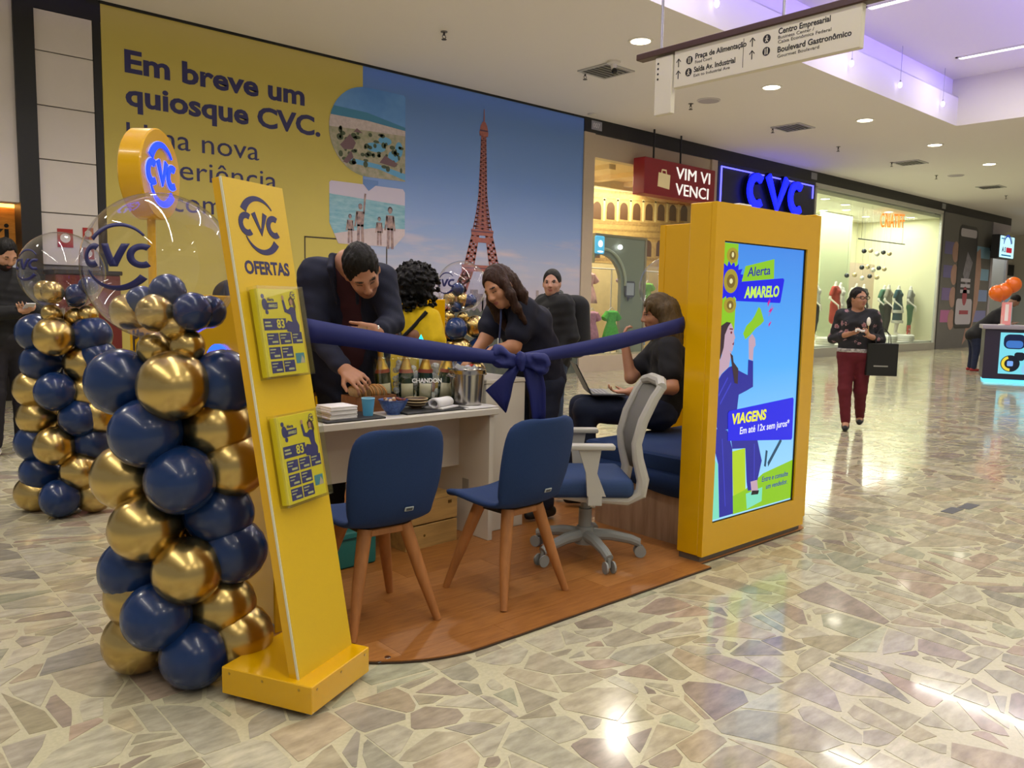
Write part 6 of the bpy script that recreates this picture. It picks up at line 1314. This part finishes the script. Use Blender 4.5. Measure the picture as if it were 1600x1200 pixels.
o = thing('glass_tumbler', 'small tumbler held in the hand of the man in the blazer', 'glass', tuple(PX(566, 524, 4.22)-V3(0, 0, .03))); MB().lathe([(0, .004), (.024, .0), (.029, .075), (.027, .075), (.022, .008), (0, .008)], 20).build('tumbler_wall', m_acryl, o); MB().lathe([(0, .009), (.022, .009), (.024, .040), (0, .040)], 20).build('drink', M('drink_amber', '#b98f5c', .1, trans=.6, ior=1.33), o)
# ---- B: curly-haired woman in yellow, seen from behind
J = dict(head=PX(649, 446, 5.33), neck=PX(643, 486, 5.33), chest=PX(641, 520, 5.35), belly=PX(643, 565, 5.35), shL=PX(615, 497, 5.37), shR=PX(671, 500, 5.28), elL=PX(603, 550, 5.42), wrL=PX(610, 590, 5.45), elR=PX(683, 552, 5.23), wrR=PX(674, 592, 5.15), pelvis=PX(646, 600, 5.35))
fB = nrm([.35, .95, 0]); J['shL'], J['shR'] = J['shL'], J['shR']; legs_down(J, J['pelvis'], fB, .92); J['fw'] = fB
hB = HF(nrm([.75, .60, -.25])); base = (J['pelvis'][0], J['pelvis'][1], .0125); Jb = dict(J)
t, L = person('curly black-haired woman in a yellow shirt seen from behind', base, {k: v for k, v in J.items() if k != 'fw'}, hB, '#8a5a40', .009, 1.02, 1.05, True)
sk = Skin(); rs = random.Random(4); hc = L['head']
for k in range(800):
    v = nrm([rs.gauss(0, 1), rs.gauss(0, 1), rs.gauss(0, 1)]); zz = hc+v*V3(.148, .148, .138)*rs.uniform(.80, 1.08)+V3(0, 0, .015)
    if v[2] < 0: zz[2] -= rs.uniform(0, .13)
    if np.dot(zz-hc, hB[:, 1]) > .07 and zz[2] < hc[2]+.05: continue
    sk.egg(zz, V3(1, 1, 1)*rs.uniform(.008, .015), None, .006)
sk.egg(hc-hB[:, 1]*.02, (.126, .126, .128), None, .02); sk.wrinkle(.004, 210, 8); sk.build('hair', .0075, hair_mat('#0c0909'), t)
m_ys = cloth('#d9b400'); sk = Skin(); torso(sk, L, .016, 1.04, fem=False)
for q in 'LR': arm(sk, L, q, .020, 1.0, 'short', .035)
sk.cut(L['pelvis']-V3(0, 0, .08), V3(0, 0, -1)); sk.wrinkle(.004, 42, 3); sk.build('shirt', .0085, m_ys, t)
fcam = cam_dir(Jb['chest']); MB().tube([L['neck']+np.array(rgt)*-.06-V3(0, 0, .01), L['shL']+fcam*.06+np.array(rgt)*.02-V3(0, 0, -.01), L['chest']+fcam*.150+V3(0, 0, -.03)-np.array(rgt)*.06, L['chest']+fcam*.140+np.array(rgt)*.02+V3(0, 0, .045), L['shR']+fcam*.075+np.array(rgt)*-.02+V3(0, 0, .055)], .013, 8).build('bag_strap', m_black, t)
trousers(t, L, '#1a1c28', .014, .97); shoes(t, L, '#1c1c1c', .012)
# ---- C: brown-haired woman bending, navy polo, lanyard
J = dict(head=PX(781, 449, 4.80), neck=PX(803, 479, 4.93), chest=PX(817, 505, 5.0), belly=PX(832, 545, 5.1), shL=PX(820, 484, 4.85), shR=PX(776, 486, 5.08), elL=PX(803, 541, 4.82), wrL=PX(768, 549, 4.80), elR=PX(760, 528, 5.02), wrR=PX(738, 556, 4.95), pelvis=PX(840, 588, 5.2))
fC = nrm([-.75, .1, 0]); legs_down(J, J['pelvis'], fC, .9)
hC = HF(nrm(-np.array(rgt)*.55-np.array(fwd)*.60-np.array(upv)*.45), nrm(np.array(upv)*.9-np.array(rgt)*.3)); base = (J['pelvis'][0], J['pelvis'][1], .0125)
dn = nrm(-np.array(upv)); t, L = person('long brown-haired woman in a navy polo bending over the desk', base, J, hC, '#b5805f', .007, 1.0, 1.0, True, hands={'L': (L2 := J['wrL']-J['elL'], dn, .5), 'R': (J['wrR']-J['elR'], dn, .5)}, eyes='down')
H_ = lambda x, y, z: (x, y, z)
hair_cap(t, L, hC, '#3a2318', 1.0, .007, None, 1.03, .075, [
    ([(-.080, .02, .02), (-.094, .045, -.06), (-.090, .05, -.15), (-.080, .04, -.25)], [.026, .028, .026, .012]), ([(.080, .0, .02), (.098, .02, -.06), (.100, .03, -.16), (.095, .03, -.28)], [.03, .034, .032, .014]),
    ([(.07, -.05, .0), (.10, -.05, -.10), (.105, -.04, -.20), (.10, -.02, -.30)], [.04, .042, .036, .014]), ([(0, -.09, .0), (.04, -.11, -.10), (.07, -.11, -.18)], [.06, .055, .03]), ([(-.05, -.07, .0), (-.07, -.06, -.10), (-.075, -.03, -.20)], [.04, .036, .014])], face_r=(.066, .08, .115), wr=.004)
m_np = cloth('#11152a'); sk = Skin(); torso(sk, L, .016, 1.02, fem=True)
for q in 'LR': arm(sk, L, q, .018, 1.02, 'short', .035)
sk.limb(L['belly'], L['pelvis']-V3(0, 0, .02)+np.array(rgt)*.02, .15, .155, .05); sk.cut(L['pelvis']-V3(0, 0, .04), V3(0, 0, -1)); sk.egg(L['neck']+hC[:, 1]*.03+V3(0, 0, .045), (.06, .06, .045), None, .015, 's'); sk.wrinkle(.0035, 42, 6); sk.build('polo_shirt', .0075, m_np, t)
trousers(t, L, '#182036', .013, 1.02); shoes(t, L, '#1c1c1c', .012)
lan0 = PX(783, 478, 4.80)-np.array([base[0], base[1], base[2]]); MB().tube([lan0, lan0-V3(0, 0, .08)-np.array(fwd)*.02, lan0-V3(0, 0, .22)-np.array(rgt)*.008], .006, 8).build('lanyard', M('lanyard_blue', '#34406c', .6, noise=(60, .5)), t); MB().box((-.012, -.004, -.06), (.012, .004, 0), .002, 1, mat=Matrix.Translation(Vector(lan0-V3(0, 0, .19)-np.array(rgt)*.008))).build('lanyard_clip', M('clip_white', '#c8ccc4', .5), t)
# ---- D: man with a backpack behind
def place_std(h, d_px, d, face, **kw):
    P = PX(d_px, 600, d); base = V3(P[0], P[1], 0); J = stand_pose(h); f = nrm([face[0], face[1], 0]); R = np.stack([np.array([-f[1], f[0], 0]), -f, V3(0, 0, 1)], 1)
    return base, {k: base+R @ v for k, v in J.items()}, R
base, J, R = place_std(1.67, 860, 7.45, (-.97, .25)); hD = HF(cam_dir(base)*.95+nrm([-.7, .7, 0])*.15)
J['head'] = J['head']+V3(0, 0, -.0); 
for q in 'LR': J['toe'+q] = J['an'+q]+R @ V3(0, -.1, 0)
J['elL'] = base+R @ V3(.25, .06, 1.08); J['wrL'] = base+R @ V3(.20, -.06, .88); J['elR'] = base+R @ V3(-.25, .06, 1.08); J['wrR'] = base+R @ V3(-.20, -.06, .88)
t, L = person('short-haired man in a black jacket with a backpack before the tower print', base, J, hD, '#b98a74', .010, 1.05, 1.0)
hair_cap(t, L, hD, '#1a1613', 1.0, .009, -.03, .985, .066, wr=0)
sk = Skin(); torso(sk, L, .038, 1.06)
for q in 'LR': sk.limb(L['sh'+q], L['el'+q], .080, .066, .04); sk.limb(L['el'+q], L['wr'+q], .066, .052, .03)
sk.limb(L['pelvis']-V3(0, 0, .02), L['pelvis']-V3(0, 0, .10), .165, .165, .05); sk.wrinkle(.005, 40, 12); sk.build('jacket', .011, cloth('#15161a'), t)
sk = Skin(); sk.chain([L['neck']+R @ V3(.07, .02, .03), L['neck']+R @ V3(.0, .06, .04), L['neck']+R @ V3(-.07, .02, .03)], [.03, .032, .03], .02); sk.limb(L['neck']+R @ V3(.07, .02, .03), L['neck']+R @ V3(.03, -.07, -.03), .026, .02, .02); sk.limb(L['neck']+R @ V3(-.07, .02, .03), L['neck']+R @ V3(-.03, -.07, -.03), .026, .02, .02); sk.build('collar', .010, cloth('#4a4d48'), t)
sk = Skin(); sk.limb(L['chest']+R @ V3(0, .24, .05), L['belly']+R @ V3(0, .26, -.06), .12, .14, .08); sk.limb(L['chest']+R @ V3(.07, .22, .07), L['belly']+R @ V3(.08, .22, -.08), .10, .11, .06); sk.limb(L['chest']+R @ V3(-.07, .22, .07), L['belly']+R @ V3(-.08, .22, -.08), .10, .11, .06); bpk = sk.build('backpack', .012, cloth('#121317'), t)
for q in (-1, 1): MB().tube([L['sh'+('L' if q > 0 else 'R')]+R @ V3(-q*.06, .10, .08), L['sh'+('L' if q > 0 else 'R')]+R @ V3(-q*.06, -.02, .095), L['chest']+R @ V3(q*.12, -.15, .0), L['belly']+R @ V3(q*.17, -.05, .02), L['belly']+R @ V3(q*.15, .12, .0)], .016, 8).build('backpack_strap', m_black, bpk)
trousers(t, L, '#27364f', .013, 1.05); shoes(t, L, '#1d1d20', .012)
# ---- E: seated woman with a laptop
pel = V3(4.43, 3.46, .665); fE = nrm([-.78, .62, 0]); lE = np.array([-fE[1], fE[0], 0])
J = dict(pelvis=pel, belly=PX(1046, 600, 5.60), chest=PX(1043, 560, 5.60), neck=PX(1040, 522, 5.62), head=PX(1027, 489, 5.60), shL=PX(1046, 545, 5.42), shR=PX(1030, 545, 5.80), elL=PX(1050, 606, 5.30), wrL=PX(983, 612, 5.22), elR=PX(986, 590, 5.72), wrR=PX(976, 536, 5.72))
for q, sg in (('L', 1), ('R', -1)):
    J['hip'+q] = pel+lE*sg*.09; J['kn'+q] = pel+lE*sg*.085+fE*.50+V3(0, 0, .01); J['an'+q] = pel+lE*sg*.075+fE*(.47 if sg > 0 else .55); J['an'+q][2] = .105; J['toe'+q] = J['an'+q]+fE*.1
hE = HF(nrm(-np.array(rgt)*.97-np.array(fwd)*.05-np.array(upv)*.22)); base = (pel[0]-.33, pel[1]+.31, .0125)
t, L = person('seated long-haired woman in black with a laptop on her knees', base, J, hE, '#b07f63', .0075, 1.0, 1.0, True, hands={'L': (-np.array(rgt), V3(0, 0, 1), .8), 'R': (nrm([0, 0, 1]), -np.array(rgt)*-1, 1.1)})
hair_cap(t, L, hE, '#5a492f', 1.0, .0075, None, 1.04, .060, [
    ([(.075, -.01, .02), (.095, -.01, -.08), (.095, .015, -.18), (.09, .04, -.30)], [.036, .038, .034, .014]), ([(-.085, -.02, .02), (-.100, -.02, -.08), (-.100, .0, -.18), (-.085, .035, -.28), (-.08, .055, -.36)], [.036, .044, .040, .032, .012]),
    ([(-.07, -.06, .02), (-.085, -.07, -.10), (-.085, -.06, -.22), (-.08, -.04, -.32)], [.05, .052, .045, .018]), ([(0, -.09, .02), (0, -.11, -.10), (0, -.11, -.24)], [.07, .065, .03]), ([(-.06, .06, .075), (-.07, .085, .03)], [.02, .012])], face_r=(.075, .075, .115), wr=.004)
sk = Skin(); torso(sk, L, .016, 1.03, fem=True)
for q in 'LR': arm(sk, L, q, .018, 1.04, 'short', .035)
sk.limb(L['belly'], L['pelvis'], .145, .155, .05); sk.cut(L['pelvis']-V3(0, 0, .08), V3(0, 0, -1)); sk.egg(L['neck']+hE[:, 1]*.03+V3(0, 0, .045), (.06, .06, .045), None, .015, 's'); sk.wrinkle(.0035, 42, 16); sk.build('black_shirt', .0085, cloth('#0f1016'), t)
trousers(t, L, '#15203a', .010, 1.06, low=.92); shoes(t, L, '#111113', .010)
lp = thing('laptop', 'open dark laptop on the knees of the seated woman', 'laptop', tuple(pel+fE*.36+lE*.02+V3(0, 0, .115)), math.atan2(fE[1], fE[0])-PI/2)
MB().box((-.16, -.12, 0), (.16, .11, .014), .004, 1).build('keyboard_base', M('laptop_grey', '#3a3c42', .35, .4), lp, smooth=False)
for r_ in range(4):
    for c_ in range(11): MB().box((-.145+c_*.0265, -.02+r_*.027, .014), (-.123+c_*.0265, .002+r_*.027, .0165)).build('key', M('key_pale', '#8c8c90', .5), lp, smooth=False)
ld = MB(); ld.box((-.16, 0, 0), (.16, .008, .225), .003, 1, mat=Matrix.Translation((0, .11, .012)) @ Matrix.Rotation(math.radians(-28), 4, 'X')); ld.build('lid', M('laptop_grey'), lp, smooth=False)
ld = MB(); ld.box((-.148, -.001, .012), (.148, 0, .212), mat=Matrix.Translation((0, .11, .012)) @ Matrix.Rotation(math.radians(-28), 4, 'X')); ld.build('laptop_screen', M('scr_lap', '#101216', .2, emit='#8898b0', es=.35), lp, smooth=False)
# ---- F: woman walking with an ice cream
P0 = PX(1329, 672, 9.30); base = V3(P0[0], P0[1], 0); fF = nrm([-.90, -.40, 0]); J = stand_pose(1.60); R = np.stack([np.array([-fF[1], fF[0], 0]), -fF, V3(0, 0, 1)], 1)
J = {k: base+R @ v for k, v in J.items()}
J['elR'] = base+R @ V3(-.25, .05, 1.03); J['wrR'] = base+R @ V3(-.06, -.20, 1.10); J['elL'] = base+R @ V3(.25, .05, 1.03); J['wrL'] = base+R @ V3(.13, -.20, 1.08)
J['anR'] = base+R @ V3(-.055, -.10, .080); J['knR'] = base+R @ V3(-.085, -.08, .46); J['knL'] = base+R @ V3(.075, .02, .46); J['anL'] = base+R @ V3(.085, .25, .115)
for q in 'LR': J['toe'+q] = J['an'+q]+fF*.1
hFm = HF(nrm(fF*.80+np.array(rgt)*.50)); J['head'] = J['head']+fF*.015
t, L = person('walking woman in a floral blouse and dark red trousers eating ice cream', base, J, hFm, '#a8795f', .009, .95, .98, True, hands={'R': (R @ V3(.7, -.6, .25), R @ V3(0, .5, 1), 1.1), 'L': (R @ V3(-.3, -.6, .6), R @ V3(-1, 0, .2), 1.2)})
hair_cap(t, L, hFm, '#17100e', .98, .009, -.04, .99, .066, [([(0, -.11, .02), (0, -.135, -.03), (0, -.13, -.10), (0, -.11, -.15)], [.035, .045, .04, .02])])
m_fl = bpy.data.materials.new('floral_cloth'); m_fl.use_nodes = True; nt = m_fl.node_tree; bs = nt.nodes['Principled BSDF']; bs.inputs['Roughness'].default_value = .85
tc = nt.nodes.new('ShaderNodeTexCoord'); vo = nt.nodes.new('ShaderNodeTexVoronoi'); vo.inputs['Scale'].default_value = 11; no = nt.nodes.new('ShaderNodeTexNoise'); no.inputs['Scale'].default_value = 40; mxv = nt.nodes.new('ShaderNodeMix'); mxv.data_type = 'VECTOR'; mxv.inputs[0].default_value = .06; nt.links.new(tc.outputs['Object'], mxv.inputs[4]); nt.links.new(no.outputs['Color'], mxv.inputs[5]); nt.links.new(mxv.outputs[1], vo.inputs['Vector'])
cr = nt.nodes.new('ShaderNodeValToRGB'); e = cr.color_ramp.elements; e[0].position = .22; e[0].color = lin('#b08c92'); e[1].position = .30; e[1].color = lin('#1a1a20'); q_ = e.new(.12); q_.color = lin('#8c4c50'); nt.links.new(vo.outputs['Distance'], cr.inputs[0]); nt.links.new(cr.outputs[0], bs.inputs['Base Color'])
sk = Skin(); torso(sk, L, .014, 1.0, fem=True)
for q in 'LR': arm(sk, L, q, .010, .92, '34', .03)
sk.cut(L['pelvis']+V3(0, 0, .03), V3(0, 0, -1)); sk.egg(L['neck']+fF*.04+V3(0, 0, .03), (.07, .07, .06), None, .015, 's'); sk.wrinkle(.004, 42, 21); sk.build('floral_blouse', .0095, m_fl, t)
trousers(t, L, '#5c0f1c', .0105, 1.0, .012, .93); shoes(t, L, '#15151a', .009)
sk = Skin(); lat = R @ V3(1, 0, 0); sk.limb(L['pelvis']-lat*.075+V3(0, 0, .035), L['pelvis']+lat*.075+V3(0, 0, .035), .127, .127, .03); sk.cut(L['pelvis']+V3(0, 0, .055), V3(0, 0, 1)); sk.cut(L['pelvis']+V3(0, 0, .010), V3(0, 0, -1)); sk.build('belt', .008, M('belt_white', '#c9c4bc', .6, noise=(25, .8), col2='#3a3438'), t)
hh = L['head']; gl = lambda x, y, z: hh+hFm @ V3(x, y, z)*.98
b = MB()
for q in (-1, 1): b.tube([gl(q*.034+.027*math.cos(a), .112, .006+.018*math.sin(a)) for a in np.linspace(0, 2*PI, 18)], .0035, 6); b.tube([gl(q*.06, .11, .010), gl(q*.084, .0, .008)], .003, 6)
b.tube([gl(-.008, .114, .010), gl(.008, .114, .010)], .003, 6); b.build('glasses', M('glasses_dark', '#1a1214', .3), t)
w_ = base+R @ V3(.12, -.27, 1.14); o = thing('ice_cream', 'white ice cream bar on a stick in the walking woman\'s hand', 'ice cream', tuple(w_)); b = MB(); b.ball((0, 0, .10), (.032, .018, .048), 18, 12); b.build('ice_bar', M('ice_white', '#e8e4d8', .5), o); MB().box((-.006, -.002, -.05), (.006, .002, .06)).build('stick', m_pine, o, smooth=False)
w_ = base+R @ V3(.06, -.31, 1.13); o = thing('wrapper', 'torn white wrapper in the walking woman\'s other hand', 'wrapper', tuple(w_), math.atan2(lat[1], lat[0])); b = MB(); b.sheet([[(x-.07, .01*math.sin(x*90), y+.008*math.sin(x*60)) for x in np.linspace(0, .10, 8)] for y in (0, .012, .025)]); b.build('wrapper_foil', M('wrapper_white', '#d8d4cc', .4), o, angle=180, thick=.001); MB().box((-.07, -.003, -.006), (-.05, .003, .02)).build('wrapper_end', M('wrapper_white'), o, smooth=False)
w_ = base+R @ V3(.27, -.06, .64); bag = thing('shopping_bag', 'black paper shopping bag hanging from the walking woman\'s arm', 'shopping bag', tuple(w_), math.atan2(lat[1], lat[0])+.25)
MB().box((-.16, -.055, 0), (.16, .055, .36), .004, 1).build('bag_body', M('bag_black', '#10110f', .5), bag, smooth=False); flat('bag_print', [[(-.09, .10), (.06, .10), (.06, .115), (-.09, .115)]], M('bag_print', '#8c8c84', .5), bag, frame((0, -.056, 0), (1, 0, 0), (0, -1, 0)), .001)
for y in (-.05, .05): MB().tube([(-.08, y, .35), (-.075, y*.6, .45), (-.03, 0, .52), (.02, 0, .52), (.075, y*.6, .45), (.08, y, .35)], .004, 6).build('bag_handle', m_black, bag)
# ---- G: man on his phone at the left edge
P0 = PX(17, 706, 6.95); base = V3(P0[0], P0[1], 0); fG = nrm([.18, -1, 0]); J = stand_pose(1.84); R = np.stack([np.array([-fG[1], fG[0], 0]), -fG, V3(0, 0, 1)], 1); J = {k: base+R @ v for k, v in J.items()}
J['head'] = J['head']+fG*.06-V3(0, 0, .02); hG = HF(nrm(fG*.85+V3(.1, 0, -.55)))
J['elL'] = base+R @ V3(.29, -.02, 1.20); J['wrL'] = base+R @ V3(.12, -.27, 1.24); J['elR'] = base+R @ V3(-.29, -.02, 1.20); J['wrR'] = base+R @ V3(-.03, -.27, 1.22)
for q in 'LR': J['toe'+q] = J['an'+q]+fG*.1+R @ V3(.05 if q == 'L' else -.05, 0, 0)
t, L = person('bearded man in black looking at his phone at the left edge', base, J, hG, '#b08468', .009, 1.1, 1.0, beard='#241a16', eyes='down', hands={'L': (R @ V3(-.7, -.5, .1), R @ V3(0, .3, 1), .8), 'R': (R @ V3(.8, -.5, .1), R @ V3(0, .3, 1), .8)})
hair_cap(t, L, hG, '#120e0c', 1.0, .008, -.02, 1.0, .072)
sk = Skin(); torso(sk, L, .024, 1.1)
for q in 'LR': arm(sk, L, q, .026, 1.1, 'all', .035)
sk.cut(L['pelvis']-V3(0, 0, .10), V3(0, 0, -1)); sk.limb(L['neck'], L['neck']+V3(0, -.01, .05), .062, .06, .02); sk.wrinkle(.004, 40, 31); sk.build('sweater', .010, cloth('#0e0e11'), t)
trousers(t, L, '#16131a', .012, 1.1); shoes(t, L, '#c9c6c0', .010, '#e0dcd4')
sk = Skin(); c0 = L['elL']+R @ V3(.0, -.08, .0); sk.limb(c0+V3(0, 0, .04), c0-V3(0, 0, .40), .06, .09, .05); sk.limb(c0+R @ V3(-.06, -.02, .03), c0+R @ V3(-.02, 0, -.34), .05, .07, .04); sk.wrinkle(.008, 36, 41); o = sk.build('jacket_over_arm', .012, cloth('#1a1a1d'), t)
o = thing('mobile_phone', 'pale phone held by the bearded man at the left edge', 'phone', tuple(base+R @ V3(.045, -.36, 1.26)), math.atan2(fG[1], fG[0])+PI/2); MB().box((-.036, -.07, 0), (.036, .07, .009), .003, 2, mat=Matrix.Rotation(-.5, 4, 'X')).build('phone_body', M('phone_silver', '#b9b8bc', .3), o); MB().box((-.032, -.066, .009), (.032, .066, .0095), mat=Matrix.Rotation(-.5, 4, 'X')).build('phone_screen', M('scr_ph', '#20242c', .2, emit='#9fb0c0', es=.5), o, smooth=False)
# ---- H: person leaning over the far counter
P0 = PX(1522, 587, 18.2); base = V3(P0[0], P0[1], 0)
J = dict(pelvis=PX(1522, 524, 18.2), belly=PX(1535, 512, 18.2), chest=PX(1556, 494, 18.15), neck=PX(1574, 478, 18.1), head=PX(1586, 470, 18.0), shL=PX(1562, 490, 18.3), shR=PX(1562, 488, 17.95), elL=PX(1566, 510, 18.2), wrL=PX(1582, 506, 18.1), elR=PX(1560, 512, 17.9), wrR=PX(1574, 506, 17.7))
fH = nrm(np.array(rgt)*.95-np.array(fwd)*.2); legs_down(J, J['pelvis'], fH, .92, floor_z=0)
hH = HF(nrm(fH*.7-V3(0, 0, .7)), nrm(fH*.6+V3(0, 0, .8))); t, L = person('person in black and jeans leaning over the far counter', base, J, hH, '#8a6450', .016, 1.1, 1.05)
hair_cap(t, L, hH, '#14100e', 1.05, .015, -.03, 1.0)
sk = Skin(); torso(sk, L, .024, 1.15)
for q in 'LR': arm(sk, L, q, .026, 1.1, 'short', .04)
sk.limb(L['belly'], L['pelvis'], .155, .17, .06); sk.cut(L['pelvis']-V3(0, 0, .10), V3(0, 0, -1)); sk.build('black_shirt', .016, cloth('#0d0d12'), t)
trousers(t, L, '#1c2440', .017, 1.1); shoes(t, L, '#8c1c22', .014)
# ---- I: dark-clad person mostly hidden behind the stand
P0 = PX(413, 600, 4.74); base = V3(P0[0], P0[1], .0125); fI = nrm([.4, .9, 0]); J = stand_pose(1.69); R = np.stack([np.array([-fI[1], fI[0], 0]), -fI, V3(0, 0, 1)], 1); J = {k: base+R @ v for k, v in J.items()}
for q in 'LR': J['toe'+q] = J['an'+q]+fI*.1
hI = HF(nrm([.6, .6, -.1])); t, L = person('dark-haired person in black almost hidden behind the offers stand', base, J, hI, '#a87c64', .012, 1.08, 1.0)
hair_cap(t, L, hI, '#0f0c0b', 1.0, .010, -.06, 1.02)
sk = Skin(); torso(sk, L, .026, 1.08)
for q in 'LR': arm(sk, L, q, .028, 1.08, 'all', .035)
sk.cut(L['pelvis']-V3(0, 0, .12), V3(0, 0, -1)); sk.build('black_jacket', .012, cloth('#101116'), t)
trousers(t, L, '#15151a', .015, 1.05); shoes(t, L, '#141416', .012)
